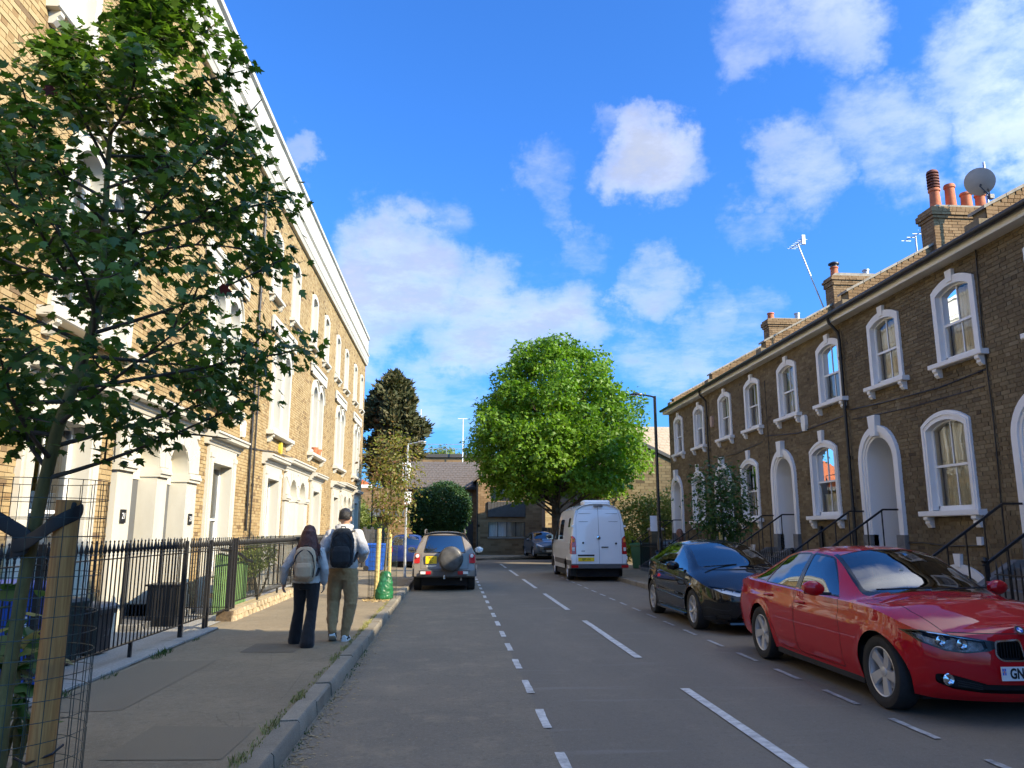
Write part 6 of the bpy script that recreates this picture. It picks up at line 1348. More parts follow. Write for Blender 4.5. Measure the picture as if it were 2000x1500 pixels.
# ---- grey off-roader with a covered spare wheel
def grey_suv():
    car = thing('parked_car', 'dusty grey off-roader with a covered spare wheel, parked at the left kerb', 'car', (-.22, 22.05, 0), PI / 2, 'parked cars')
    sp = dict(xr=-.62, xf=3.45, half=.86, wheel_r=.335, arch=.38, axles=(0.0, 2.5), ledge=.02, crown=3.0, nose_len=.4, tail_len=.12, nose_bulge=.06, tail_bulge=.04, flare=.03, tumble=.012,
        nose=[(.2, 0), (.6, .03), (1.0, -.05)], tail=[(.3, -.05), (.5, -.04), (.72, 0), (1.0, .03), (1.3, .12), (1.6, .24)],
        curves=dict(
            top=[(-.62, 1.545), (-.5, 1.575), (.4, 1.60), (1.2, 1.585), (1.6, 1.53), (2.0, 1.30), (2.35, 1.07), (2.6, 1.04), (3.1, .98), (3.45, .86)],
            rail=[(-.62, 1.48), (-.5, 1.51), (.4, 1.53), (1.2, 1.515), (1.6, 1.45), (2.0, 1.21), (2.35, 1.0), (2.6, .985), (3.1, .93), (3.45, .80)],
            belt=[(-.62, 1.0), (1.2, .985), (2.3, .95), (3.0, .89), (3.45, .74)], wbelt=[(-.62, .795), (-.52, .825), (-.2, .84), (1.0, .845), (2.4, .84), (3.1, .80), (3.45, .66)],
            wrail=[(-.62, .545), (0, .555), (1.2, .56), (1.8, .60), (2.3, .66), (3.0, .64), (3.45, .5)], sill=[(-.62, .40), (.4, .32), (2.2, .32), (3.45, .32)], low=[(.3, .0), (.45, .02), (.7, .02), (1.0, 0)]))
    B = Body(sp, 80); s2 = (-1, 1)
    B.cut('screen_trim', rounded([(-.58, 1.01), (.58, 1.01), (.46, 1.49), (-.46, 1.49)], .05), 'rear', 0, (-.9, -.1), nmin=.02); B.cut('rear_screen', rounded([(-.55, 1.04), (.55, 1.04), (.44, 1.465), (-.44, 1.465)], .05), 'rear', 0, (-.9, -.1), nmin=.02)
    for s in s2:
        B.cut('tail%d' % s, rounded([(s * .66, .74), (s * .84, .74), (s * .82, .96), (s * .76, 1.0), (s * .67, .98)], .04), 'rear', s, (-.9, -.38), nmin=.005)
        for k, p in enumerate(([(-.40, 1.03), (.45, 1.02), (.42, 1.46), (-.22, 1.46)], [(.52, 1.02), (1.28, 1.01), (1.22, 1.46), (.50, 1.46)], [(1.34, 1.01), (2.05, 1.0), (1.62, 1.38), (1.30, 1.45)])): B.cut('sw%d%d' % (k, s), rounded(p, .04), 'side', s, nmin=.3)
    B.cut('windscreen', rounded([(-.6, 1.06), (.6, 1.06), (.5, 1.47), (-.5, 1.47)], .05), 'front', 0, (1.5, 2.4), nmin=.1)
    B.cut('gate_line', [(-.64, .60), (-.632, .60), (-.632, 1.0), (-.64, 1.0)], 'rear', 0, (-1, -.4), nmin=.05); B.cut('gate_line', [(.632, .60), (.64, .60), (.64, 1.0), (.632, 1.0)], 'rear', 0, (-1, -.4), nmin=.05); B.cut('gate_line', [(-.64, .592), (.64, .592), (.64, .60), (-.64, .60)], 'rear', 0, (-1, -.4), nmin=.05)
    B.take('body', 'body', 'grey_car_paint', car); B.take('gate_line', 'tailgate_shut_line', 'black_trim', car, push=-.003); t_ = B.take('screen_trim', 'rear_window_seal', 'black_trim', car); B.take('rear_screen', 'rear_window', 'suv_glass', car); B.take('windscreen', 'windscreen', 'car_glass', car)
    for s in s2:
        tl = B.take('tail%d' % s, 'tail_light', 'red_lamp', car, push=.012); m = MB(); m.lathe([(.05, 0), (.045, -.02), (0, -.024)], 16, 'x', (-.64, s * .735, .935)); m.build('indicator_lens', 'reverse_lamp', tl, smooth=40)
        for k in range(3): B.take('sw%d%d' % (k, s), 'side_window', 'car_glass', car)
        mirror(car, 1.95, s * .87, 1.03, s, 'grey_car_paint' if s > 0 else 'white_paint', 1.2)
        m = MB(); m.tube([(-.45, s * .55, 1.53), (-.42, s * .55, 1.60), (-.3, s * .55, 1.625), (.9, s * .555, 1.64), (1.2, s * .555, 1.56)], .018, 8); m.build('roof_rail', 'grey_trim', car, smooth=50)
    # bumper with lamps
    m = MB(); P = []
    for z, dx, hw in ((.36, .06, .80), (.40, .0, .845), (.55, -.01, .855), (.60, .05, .84)):
        P.append([(-.72 + dx + .14 * (abs(q) ** 4), hw * q, z) for q in np.linspace(-1, 1, 25)])
    m.grid(np.array(P)); m.box(-.62, -.35, .78, .855, .38, .6); m.box(-.62, -.35, -.855, -.78, .38, .6); bp = m.build('bumper', 'grey_trim', car, smooth=40)
    for s in s2:
        a, b = sorted((s * .50, s * .36)); m = MB(); m.box(-.745, -.70, a, b, .455, .535); m.build('rear_lamp', 'red_lamp', bp); a, b = sorted((s * .64, s * .505)); m = MB(); m.box(-.742, -.68, a, b, .46, .53); m.build('reversing_lamp', 'reverse_lamp', bp)
    plate(car, (-.665, .36, .83), (0, -1, 0), .30, .20, '', True, .085, False, [('P137', 0, .045), ('JJC', 0, -.045)], .001, .8)
    m = MB(); m.box(-.672, -.63, .22, .50, .925, .955); m.build('plate_lamp', 'grey_trim', car); m = MB(); m.box(-.668, -.64, .22, .48, .645, .69); m.build('tailgate_handle', 'cream_paint', car)
    # spare wheel in its cover
    w = MB(); w.lathe([(0, -.10), (.15, -.105), (.27, -.10), (.315, -.07), (.33, .0), (.33, .10), (.30, .14), (0, .14)], 40, 'x', (-.80, -.17, .86)); sw = w.build('spare_wheel', 'tyre_cover', car, smooth=50); m = MB(); m.box(-.70, -.58, -.27, -.07, .76, .96); m.build('spare_wheel_bracket', 'black_trim', sw)
    m = MB(); m.lathe([(.055, 0), (.055, -.012), (0, -.012)], 20, 'x', (-.555, -.12, 1.12)); m.build('window_sticker', 'red_lamp', car); m = MB(); m.bar((-.56, .32, 1.06), (-.50, -.1, 1.09), .02); m.build('rear_wiper', 'black_trim', car)
    m = MB(); m.bar((-.62, 0, .36), (-.80, 0, .36), .05); m.lathe([(0, .36), (.025, .37), (.028, .40), (.02, .43), (0, .435)], 12, 'z', (-.80, 0, 0)); m.build('tow_bar', 'steel', car, smooth=40)
    under(car, sp); interior(car, 1.8, .95, .1, 1.0, .6, -1, .45)
    for x in sp['axles']:
        for s in s2: wheel(car, x, s * .73, .335, .22, (5, 'plain'), s, 'alloy')
    m = MB(); m.tube([(-.5, -.45, .33), (-.66, -.45, .31)], .025, 8); m.build('exhaust', 'steel', car)
    return car
# ---- small far cars
def far_hatch(loc, rz, paint, label, rear=True, ptxt=None):
    car = thing('parked_car', label, 'car', loc, rz, 'parked cars')
    sp = dict(xr=-.62, xf=3.25, half=.85, wheel_r=.30, arch=.335, axles=(0.0, 2.45), ledge=.02, crown=2.6, nose_len=.5, tail_len=.3, nose_bulge=.10, tail_bulge=.05, flare=.015,
        nose=[(.15, -.03), (.3, .03), (.5, .03), (.8, -.06)], tail=[(.2, .05), (.5, -.03), (.8, -.02), (1.2, .06), (1.45, .14)],
        curves=dict(top=[(-.62, 1.30), (-.5, 1.38), (0, 1.46), (.6, 1.48), (1.1, 1.45), (1.6, 1.27), (2.1, 1.02), (2.3, .98), (2.8, .90), (3.1, .80), (3.25, .70)], rail=[(-.62, 1.23), (0, 1.38), (.6, 1.40), (1.1, 1.37), (1.6, 1.18), (2.1, .95), (2.3, .92), (2.8, .84), (3.1, .74), (3.25, .64)],
            belt=[(-.62, .95), (0, .95), (1.5, .90), (2.2, .87), (2.8, .79), (3.1, .68), (3.25, .6)], wbelt=[(-.62, .72), (-.45, .80), (0, .83), (1.5, .83), (2.4, .82), (2.8, .77), (3.1, .66), (3.25, .54)], wrail=[(-.62, .54), (0, .565), (1.1, .57), (1.6, .61), (2.1, .67), (2.6, .65), (3.0, .55), (3.25, .42)],
            sill=[(-.62, .33), (.4, .2), (2.2, .2), (3.25, .19)], low=[(.15, -.04), (.3, .02), (.55, .035), (.8, .015), (.95, 0)]))
    B = Body(sp, 70); s2 = (-1, 1)
    B.cut('windscreen', rounded([(-.62, .99), (.62, .99), (.53, 1.39), (-.53, 1.39)], .05), 'front', 0, (1.0, 2.25), nmin=.1); B.cut('rear_screen', rounded([(-.58, 1.0), (.58, 1.0), (.49, 1.36), (-.49, 1.36)], .05), 'rear', 0, (-.8, .1), nmin=.02)
    for s in s2:
        B.cut('a%d' % s, rounded([(1.85, .945), (1.2, 1.31), (.72, 1.36), (.72, .955)], .03), 'side', s, nmin=.3); B.cut('b%d' % s, rounded([(.66, .957), (.66, 1.36), (-.05, 1.33), (-.3, 1.2), (-.25, .985)], .03), 'side', s, nmin=.3)
        B.cut('head%d' % s, [(s * .34, .60), (s * .55, .60), (s * .73, .68), (s * .70, .76), (s * .55, .70)], 'front', s, (2.5, 4), nmin=.02); B.cut('tail%d' % s, rounded([(s * .58, .72), (s * .82, .70), (s * .80, .98), (s * .60, .96)], .03), 'rear', s, (-.9, -.25), nmin=.01); B.cut('fog%d' % s, rounded([(s * .45, .30), (s * .62, .31), (s * .62, .37), (s * .47, .37)], .02), 'front', s, (2.8, 4), nmin=.02)
    B.cut('grille', rounded([(-.36, .42), (.36, .42), (.40, .47), (.30, .55), (-.30, .55), (-.40, .47)], .03), 'front', 0, (3, 4), nmin=.02)
    B.take('body', 'body', paint, car); B.take('windscreen', 'windscreen', 'car_glass', car); B.take('rear_screen', 'rear_window', 'car_glass', car); g = B.take('grille', 'grille', 'dark_interior', car, push=-.02)
    for i in range(4): m = MB(); z = .435 + i * .032; m.box(3.27, 3.36, -.33, .33, z, z + .012); m.build('grille_bar', 'chrome', g)
    for s in s2:
        B.take('a%d' % s, 'side_window', 'car_glass', car); B.take('b%d' % s, 'side_window', 'car_glass', car); B.take('head%d' % s, 'headlight', 'reverse_lamp', car); B.take('tail%d' % s, 'tail_light', 'red_lamp', car); B.take('fog%d' % s, 'fog_lamp', 'black_trim', car); mirror(car, 1.78, s * .87, .98, s, paint, 1.0)
    if rear: plate(car, (-.675, 0, .72), (0, -1, 0), .46, .11, '', True)
    else: plate(car, (3.39, 0, .36), (0, 1, 0), .46, .11, '', False)
    under(car, sp); interior(car, 1.7, .9, .05, .93, .62)
    for x in sp['axles']:
        for s in s2: wheel(car, x, s * .72, .30, .2, (5, 'plain'), s, 'alloy')
    return car
simple('tyre_cover', (.075, .072, .068), .42, .5, 5, .3)
red_saloon(); black_hatch(); white_van(); grey_suv()
far_hatch((-1.98, 34.4, 0), PI / 2, 'blue_car_paint', 'dark blue hatchback parked beyond the grey off-roader on the left')
far_hatch((5.25, 48.4, PZ - .02), -PI / 2 + R(6), 'steel_blue_paint', 'steel blue hatchback facing the camera beside the brick house', False)
# ------------------------------------------------------------------ people: clothes and body grown from lofted limbs and fused into continuous surfaces
def loft(mb, secs, n=18):
    """closed loft through sections (centre, half width x, half depth y, optional axis) that run roughly along the limb"""
    P = []; cs = [Vector(s[0]) for s in secs]
    for i, s in enumerate(secs):
        t = (cs[min(i + 1, len(cs) - 1)] - cs[max(i - 1, 0)]).normalized(); X = Vector((1, 0, 0)); X = (X - t * X.dot(t)); X = X.normalized() if X.length > .2 else Vector((0, 1, 0)); Y = t.cross(X)
        P.append([tuple(cs[i] + X * s[1] * math.cos(2 * PI * k / n) + Y * s[2] * math.sin(2 * PI * k / n)) for k in range(n)])
    mb.grid(np.array(P), closed_v=True); mb.add(P[0], [tuple(range(n - 1, -1, -1))]); mb.add(P[-1], [tuple(range(n))])
def limb(mb, pts, rs, n=14, flat=1.0):
    secs = []; pts = [Vector(p) for p in pts]
    for i in range(len(pts) - 1):
        for k in range(5):
            t = k / 5; secs.append((pts[i].lerp(pts[i + 1], t), rs[i] + (rs[i + 1] - rs[i]) * t, (rs[i] + (rs[i + 1] - rs[i]) * t) * flat))
    secs.append((pts[-1], rs[-1], rs[-1] * flat)); loft(mb, secs, n)
    for p, r in ((pts[0], rs[0]), (pts[-1], rs[-1])): ball(mb, p, r, r * flat, r * .9)
def ball(mb, c, rx, ry, rz, n=14):
    P = [[(c[0] + rx * math.sin(PI * i / n) * math.cos(2 * PI * k / n), c[1] + ry * math.sin(PI * i / n) * math.sin(2 * PI * k / n), c[2] + rz * math.cos(PI * i / n)) for k in range(n)] for i in range(n + 1)]
    mb.grid(np.array(P), closed_v=True)
def fuse(mb, name, mat, parent, voxel=.012, smooth=4, wrinkle=0.0, loc=None):
    o = mb.build(name, mat, None); md = o.modifiers.new('r', 'REMESH'); md.mode = 'VOXEL'; md.voxel_size = voxel
    sm = o.modifiers.new('s', 'SMOOTH'); sm.iterations = smooth; sm.factor = .5
    if wrinkle:
        tx = bpy.data.textures.new('folds', 'CLOUDS'); tx.noise_scale = .07; tx.noise_depth = 2; dm = o.modifiers.new('d', 'DISPLACE'); dm.texture = tx; dm.strength = wrinkle; dm.mid_level = .5; dm.texture_coords = 'LOCAL'
    dg = bpy.context.evaluated_depsgraph_get(); me = bpy.data.meshes.new_from_object(o.evaluated_get(dg)); me.name = name; bpy.data.objects.remove(o); me.shade_smooth()
    return link(name, me, parent, loc)
def hand(mb, wrist, d, side, curl=.6, s=1.0):
    """palm and five bent fingers; d = direction the hand points"""
    w = Vector(wrist); d = Vector(d).normalized(); sx = Vector((0, 1, 0)); sx = (sx - d * sx.dot(d)).normalized(); nrm = d.cross(sx) * side
    loft(mb, [(tuple(w), .022 * s, .026 * s), (tuple(w + d * .03 * s), .018 * s, .036 * s), (tuple(w + d * .075 * s), .017 * s, .042 * s), (tuple(w + d * .092 * s), .013 * s, .038 * s)], 12)
    for i, ln in enumerate((.062, .072, .068, .052)):
        b = w + d * .085 * s + sx * (.028 - .0185 * i) * s; a = d; pts = [b - d * .015 * s]
        for k, f in enumerate((.42, .33, .25)):
            a = (a * math.cos(curl * .55) + nrm * math.sin(curl * .55)).normalized(); b = b + a * ln * f * s; pts.append(b.copy())
        mb.tube([tuple(p) for p in pts], [.0095 * s, .009 * s, .0085 * s, .0075 * s], 8)
    b = w + d * .02 * s + sx * .03 * s; a = (d * .7 + sx * .6 + nrm * .35).normalized(); mb.tube([tuple(b - a * .01), tuple(b + a * .035 * s), tuple(b + a * .035 * s + (d * .9 + nrm * .4).normalized() * .03 * s)], [.012 * s, .0105 * s, .009 * s], 8)
def head(mb, c, s=1.0):
    c = Vector(c); ball(mb, c + Vector((0, 0, .015)) * s, .076 * s, .094 * s, .105 * s, 16); ball(mb, c + Vector((0, .035, -.055)) * s, .052 * s, .055 * s, .06 * s)
    for sx in (-1, 1):
        ball(mb, c + Vector((sx * .078, -.005, -.01)) * s, .012 * s, .022 * s, .034 * s, 8); ball(mb, c + Vector((sx * .032, .083, .01)) * s, .014 * s, .012 * s, .010 * s, 8)
    loft(mb, [(tuple(c + Vector((0, .088, .02)) * s), .008 * s, .008 * s), (tuple(c + Vector((0, .106, -.02)) * s), .014 * s, .012 * s), (tuple(c + Vector((0, .095, -.032)) * s), .012 * s, .01 * s)], 8); ball(mb, c + Vector((0, .083, -.058)) * s, .024 * s, .010 * s, .008 * s, 8)
def shoe(parent, p, ang, L, w, mats, pitch=0.0):
    m = MB(); secs = []
    for t, hw, h, z in ((0, .62, .055, .0), (.12, .82, .075, 0), (.3, .86, .085, 0), (.5, .9, .075, 0), (.7, 1.0, .055, 0), (.88, .85, .042, 0), (1.0, .45, .03, .0)):
        secs.append([( hw * w * math.cos(a), (t - .3) * L, max(0.0, z + (h) * max(0, math.sin(a)) ** .8) + .018) for a in np.linspace(0, PI, 11)])
    m.grid(np.array(secs)); m.add(secs[0], [tuple(range(11))]); m.add(secs[-1], [tuple(range(11))]); o = m.build('shoe', mats[0], parent, smooth=60, loc=p); o.rotation_euler = (pitch, 0, ang)
    s_ = MB(); out = [(hw * w * 1.06, (t - .3) * L) for t, hw in ((0, .5), (.06, .75), (.3, .88), (.5, .9), (.7, 1.03), (.9, .85), (1.02, .4))]; poly = out + [(-x, y) for x, y in reversed(out)]; s_.prism(poly, .0, .024, 'z'); s_.build('sole', mats[1], o)
    if len(mats) > 2: q = MB(); q.tube([(-w * .95, .02 * L, .035), (-w * .75, .12 * L, .075), (0, .16 * L, .098), (w * .75, .12 * L, .075), (w * .95, .02 * L, .035)], .013, 6); q.tube([(-w * .8, -.22 * L, .03), (-w * .9, .0, .045), (-w * .9, .3 * L, .03)], .012, 6); q.tube([(w * .8, -.22 * L, .03), (w * .9, .0, .045), (w * .9, .3 * L, .03)], .012, 6); q.build('shoe_stripe', mats[2], o)
    return o
def walker_woman(loc, label, bag=True, top='grey_jersey', legs='black_cloth', hair='brown_hair', rz=0):
    P = thing('person', label, 'person', loc, rz)
    la, lw, le, ls = (-.15, .20, .09), (-.315, .03, .80), (-.285, -.045, 1.0), (-.165, 0, 1.225); ra, rw, re_, rs_ = (.07, -.17, .10), (.215, .05, .79), (.225, -.03, .99), (.165, 0, 1.225)
    b = MB(); limb(b, [(-.08, 0, .8), (-.11, .11, .44), la], [.075, .048, .034]); limb(b, [(.08, 0, .8), (.08, -.02, .44), ra], [.075, .048, .034]); loft(b, [((0, 0, .74), .10, .08), ((0, 0, .85), .145, .10), ((0, 0, .98), .115, .085), ((0, 0, 1.14), .14, .095), ((0, 0, 1.23), .13, .075), ((0, 0, 1.28), .06, .055)]); limb(b, [(0, 0, 1.26), (0, .005, 1.36)], [.05, .045]); head(b, (0, .02, 1.425), .97)
    limb(b, [ls, le, lw], [.045, .036, .025]); limb(b, [rs_, re_, rw], [.045, .036, .025]); hand(b, lw, (-.05, .25, -1), 1, .7, .95); hand(b, rw, (-.03, .2, -1), -1, .8, .95)
    body = fuse(b, 'body', 'skin', P, .0075, 3)
    t = MB()
    limb(t, [(-.082, 0, .80), (-.11, .11, .44), (-.145, .165, .20), (-.155, .195, .045)], [.098, .070, .082, .098]); limb(t, [(.082, 0, .80), (.082, -.02, .44), (.07, -.12, .20), (.065, -.16, .045)], [.098, .070, .082, .098]); loft(t, [((0, -.01, .72), .13, .10), ((0, -.012, .82), .165, .125), ((0, 0, .95), .135, .10)])
    fuse(t, 'trousers', legs, P, .010, 3, .012)
    j = MB(); loft(j, [((0, -.005, .80), .178, .135), ((0, -.005, .88), .168, .128), ((0, 0, .98), .155, .118), ((0, 0, 1.12), .172, .122), ((0, 0, 1.22), .168, .10), ((0, 0, 1.275), .085, .075), ((0, 0, 1.31), .07, .068)]); limb(j, [(-.15, 0, 1.215), le, tuple(Vector(lw) + Vector((0, 0, .015)))], [.068, .058, .046]); limb(j, [(.15, 0, 1.215), re_, tuple(Vector(rw) + Vector((0, 0, .015)))], [.068, .058, .046])
    fuse(j, 'jacket', top, P, .009, 3, .020)
    h = MB(); ball(h, (0, .0, 1.445), .092, .108, .112, 18); loft(h, [((0, -.03, 1.47), .09, .085), ((0, -.055, 1.36), .118, .075), ((.0, -.075, 1.24), .142, .062), ((.015, -.10, 1.14), .140, .050), ((.045, -.115, 1.06), .10, .030)]); loft(h, [((.11, -.03, 1.30), .045, .05), ((.165, -.02, 1.15), .038, .04), ((.185, -.02, 1.03), .018, .02)])
    hr = fuse(h, 'hair', hair, P, .010, 3, .012)
    q = MB(); rr = random.Random(5)
    for i in range(170):
        a = rr.uniform(-2.9, -.25); x0 = .10 * math.cos(a); y0 = .10 * math.sin(a) * .9; e = rr.uniform(1.02, 1.2); sp_ = rr.uniform(.9, 1.5)
        q.tube([(x0 * .10, y0 * .25, 1.560), (x0 * .58, y0 * .75, 1.54 - .01 * rr.random()), (x0 * .96, y0 * 1.1 - .01, 1.45), (x0 * 1.2 * sp_ * .9, -.07 + y0 * .55, 1.25), (x0 * 1.3 * sp_ + .02, -.085 + y0 * .5, e)], [.004, .006, .006, .006, .001], 4, False)
    q.build('hair_strands', hair, hr, smooth=60)
    shoe(P, (-.155, .21, 0), .05, .24, .042, ('black_cloth', 'black_trim')); shoe(P, (.065, -.15, .0), -.05, .24, .042, ('black_cloth', 'black_trim'))
    return P
def backpack(loc, label, w, h, d, mat, rz=0, lean=0.0, pocket=True, trim='black_cloth'):
    B = thing('backpack', label, 'backpack', loc, rz); m = MB()
    loft(m, [((0, 0, 0), w * .36, d * .38), ((0, -.01, h * .06), w * .46, d * .5), ((0, -.015, h * .35), w * .5, d * .55), ((0, -.005, h * .7), w * .47, d * .48), ((0, .0, h * .88), w * .40, d * .40), ((0, .01, h * .98), w * .26, d * .26)], 26)
    bd = fuse(m, 'main_compartment', mat, B, .009, 2, .022)
    if pocket: m = MB(); loft(m, [((0, -d * .52, h * .05), w * .27, .02), ((0, -d * .62, h * .14), w * .36, .035), ((0, -d * .62, h * .40), w * .36, .035), ((0, -d * .55, h * .52), w * .30, .02)], 20); fuse(m, 'front_pocket', mat, B, .009, 3, .006)
    for s in (-1, 1):
        m = MB(); m.tube([(s * w * .40, -d * .40, h * .10), (s * w * .46, -d * .50, h * .42), (s * w * .36, -d * .42, h * .74), (s * w * .10, -d * .34, h * .90)], .006, 6); m.build('piping', trim, B)
        m = MB(); P = [Vector((s * w * .30, d * .35, h * .86)), Vector((s * w * .36, d * .75, h * .97)), Vector((s * w * .42, d * 1.35, h * .93)), Vector((s * w * .45, d * 1.9, h * .65)), Vector((s * w * .55, d * 1.2, h * .28)), Vector((s * w * .46, d * .3, h * .08))]
        G = [];
        for p in P: G.append([tuple(p + Vector((-.022, 0, 0))), tuple(p + Vector((.022, 0, 0)))])
        m.grid(np.array(G)); o = m.build('shoulder_strap', trim, B, smooth=180)
        md = o.modifiers.new('t', 'SOLIDIFY'); md.thickness = .012; sb = o.modifiers.new('s', 'SUBSURF'); sb.levels = sb.render_levels = 2
    m = MB(); m.tube([(-.035, .02, h * .96), (-.025, .02, h * 1.04), (.025, .02, h * 1.04), (.035, .02, h * .96)], .008, 6); m.build('grab_loop', trim, B)
    m = MB(); P = [(w * .40 * math.cos(a), -d * (.44 - .12 * math.sin(a)), h * (.55 + .36 * math.sin(a))) for a in np.linspace(0, PI, 13)]; m.tube(P, .007, 6); m.build('zip', trim, B)
    return B
def walker_man(loc, label, rz=0):
    P = thing('person', label, 'person', loc, rz)
    la, ra = (-.10, -.10, .15), (.06, .03, .10); ls, le, lw = (-.20, 0, 1.46), (-.285, -.06, 1.20), (-.26, .04, .96); rs_, re_, rw = (.20, 0, 1.46), (.285, -.03, 1.20), (.24, .18, 1.08)
    b = MB(); limb(b, [(-.09, 0, .92), (-.115, .07, .53), la], [.085, .055, .04]); limb(b, [(.09, 0, .92), (.115, .02, .53), ra], [.085, .055, .04]); loft(b, [((0, 0, .86), .12, .09), ((0, 0, .96), .155, .11), ((0, 0, 1.12), .14, .10), ((0, 0, 1.32), .17, .11), ((0, 0, 1.46), .15, .085), ((0, 0, 1.50), .07, .06)]); limb(b, [(0, 0, 1.48), (0, .01, 1.58)], [.058, .053]); head(b, (0, .025, 1.655), 1.08)
    limb(b, [ls, le, lw], [.05, .042, .028]); limb(b, [rs_, re_, rw], [.05, .042, .028]); hand(b, lw, (.02, .2, -1), 1, .8, 1.08); hand(b, rw, (-.3, 1, -.1), -1, .9, 1.08)
    fuse(b, 'body', 'skin', P, .008, 3)
    t = MB(); limb(t, [(-.09, -.005, .91), (-.12, .06, .53), (-.11, -.04, .26), (-.10, -.085, .15)], [.118, .092, .076, .060]); limb(t, [(.095, -.005, .91), (.125, .01, .53), (.085, .02, .26), (.06, .02, .10)], [.118, .092, .076, .060]); loft(t, [((0, -.01, .82), .155, .12), ((0, -.015, .93), .195, .145), ((0, 0, 1.08), .165, .12)]); fuse(t, 'trousers', 'khaki_cloth', P, .010, 2, .026)
    j = MB(); loft(j, [((0, -.005, .955), .185, .138), ((0, -.005, 1.0), .205, .15), ((0, 0, 1.12), .195, .142), ((0, 0, 1.32), .215, .142), ((0, 0, 1.44), .205, .115), ((0, 0, 1.51), .10, .085), ((0, 0, 1.53), .08, .075)]); limb(j, [(-.18, 0, 1.43), le, tuple(Vector(lw) + Vector((0, 0, .02)))], [.088, .076, .052]); limb(j, [(.18, 0, 1.43), re_, tuple(Vector(rw) * .9 + Vector(re_) * .1)], [.088, .078, .055]); fuse(j, 'hooded_top', 'light_jersey', P, .010, 2, .024)
    h = MB(); n = 20; ring = [(.098 * math.cos(2 * PI * k / n), -.02 + .085 * math.sin(2 * PI * k / n), 1.535 + (.018 * math.sin(2 * PI * k / n))) for k in range(n + 1)]; h.tube(ring, .034, 10, False); loft(h, [((0, -.085, 1.56), .085, .035), ((0, -.12, 1.51), .115, .045), ((0, -.13, 1.46), .10, .035), ((0, -.12, 1.42), .05, .02)]); fuse(h, 'hood', 'light_jersey', P, .010, 3, .012)
    k = MB(); ball(k, (0, .012, 1.705), .089, .108, .095, 18); loft(k, [((0, -.03, 1.74), .075, .07), ((0, -.042, 1.68), .084, .068), ((0, -.045, 1.635), .080, .055)]); hr = fuse(k, 'hair', 'black_hair', P, .009, 2, .008)
    shoe(P, (-.10, -.06, .055), .08, .28, .05, ('shoe_white', 'shoe_white', 'black_cloth'), -.42); shoe(P, (.06, .04, 0), -.06, .28, .05, ('shoe_white', 'shoe_white', 'black_cloth'))
    return P
WL = (-1.93, 10.72, PZ); ML = (-1.52, 11.12, PZ)
walker_woman(WL, 'person with long dark reddish hair, grey jacket and black flared trousers walking away')
backpack((WL[0] + .0, WL[1] - .225, PZ + .845), 'beige canvas backpack on the person with long hair', .30, .43, .15, 'tan_canvas')
walker_man(ML, 'person in light grey hooded top and khaki trousers walking away')
backpack((ML[0] + .015, ML[1] - .255, PZ + 1.0), 'black backpack on the person in khaki trousers', .33, .52, .17, 'navy_canvas')
walker_woman((8.0, 27.2, PZ), 'person with auburn hair standing by the far steps behind the black hatchback', False, 'auburn_cloth', 'black_cloth', 'auburn_hair', R(60))
# ------------------------------------------------------------------ trees and plants
SHAPES = {}
def _shape(name, pts, fold=.12):
    """outline (u along, v across) fanned round a centre with a slight fold"""
    P = np.array(pts, float); SHAPES[name] = (P, fold)
_shape('maple', [(0, -.04), (.10, -.30), (.28, -.52), (.36, -.30), (.62, -.46), (.60, -.18), (1.0, 0), (.60, .18), (.62, .46), (.36, .30), (.28, .52), (.10, .30), (0, .04)], .16)
_shape('star', [(0, 0), (.25, -.48), (.45, -.20), (1.0, 0), (.45, .20), (.25, .48)], .15)
_shape('oval', [(0, 0), (.35, -.26), (.75, -.18), (1.0, 0), (.75, .18), (.35, .26)], .12)
_shape('spray', [(0, -.05), (.5, -.22), (1.0, -.04), (1.0, .04), (.5, .22), (0, .05)], .08)
_shape('quad', [(0, -.25), (.6, -.4), (1.0, 0), (.6, .4), (0, .25)], .1)
def leaf_geometry(C, Nn, Tn, S, shape):
    P, fold = SHAPES[shape]; B = np.cross(Nn, Tn); k = len(P)
    z = -fold * np.abs(P[:, 1]) - .10 * P[:, 0] ** 2
    V = C[:, None] + S[:, None, None] * (P[None, :, 0, None] * Tn[:, None] + P[None, :, 1, None] * B[:, None] + z[None, :, None] * Nn[:, None])
    return V
def unit(a): return a / np.maximum(np.linalg.norm(a, axis=1, keepdims=True), 1e-9)
def leaf_mesh(name, C, Nn, Tn, S, shape, mat, tints=None):
    V = leaf_geometry(C, Nn, Tn, S, shape); n, k = V.shape[:2]; me = bpy.data.meshes.new(name)
    # two-part polygon: left and right halves so that the leaf folds along its midrib
    h = k // 2; tip = h if k % 2 else h
    Pn = SHAPES[shape][0]; tip = int(np.argmax(Pn[:, 0])); a = list(range(0, tip + 1)); b = [0] + list(range(tip, k))
    me.vertices.add(n * k); me.vertices.foreach_set('co', V.reshape(-1).astype(np.float32)); la, lb = len(a), len(b)
    loops = (np.arange(n)[:, None] * k + np.array(a + b)[None]).reshape(-1); me.loops.add(len(loops)); me.loops.foreach_set('vertex_index', loops.astype(np.int32)); me.polygons.add(2 * n)
    st = (np.arange(n)[:, None] * (la + lb) + np.array([0, la])[None]).reshape(-1); tot = np.tile([la, lb], n); me.polygons.foreach_set('loop_start', st.astype(np.int32)); me.polygons.foreach_set('loop_total', tot.astype(np.int32))
    at = me.attributes.new('tint', 'FLOAT', 'FACE'); at.data.foreach_set('value', np.repeat(RNG.random(n) if tints is None else tints, 2).astype(np.float32))
    me.materials.append(MATS[mat]); me.update(calc_edges=True); me.validate(); return me
def rand_dirs(n): return unit(RNG.normal(size=(n, 3)))
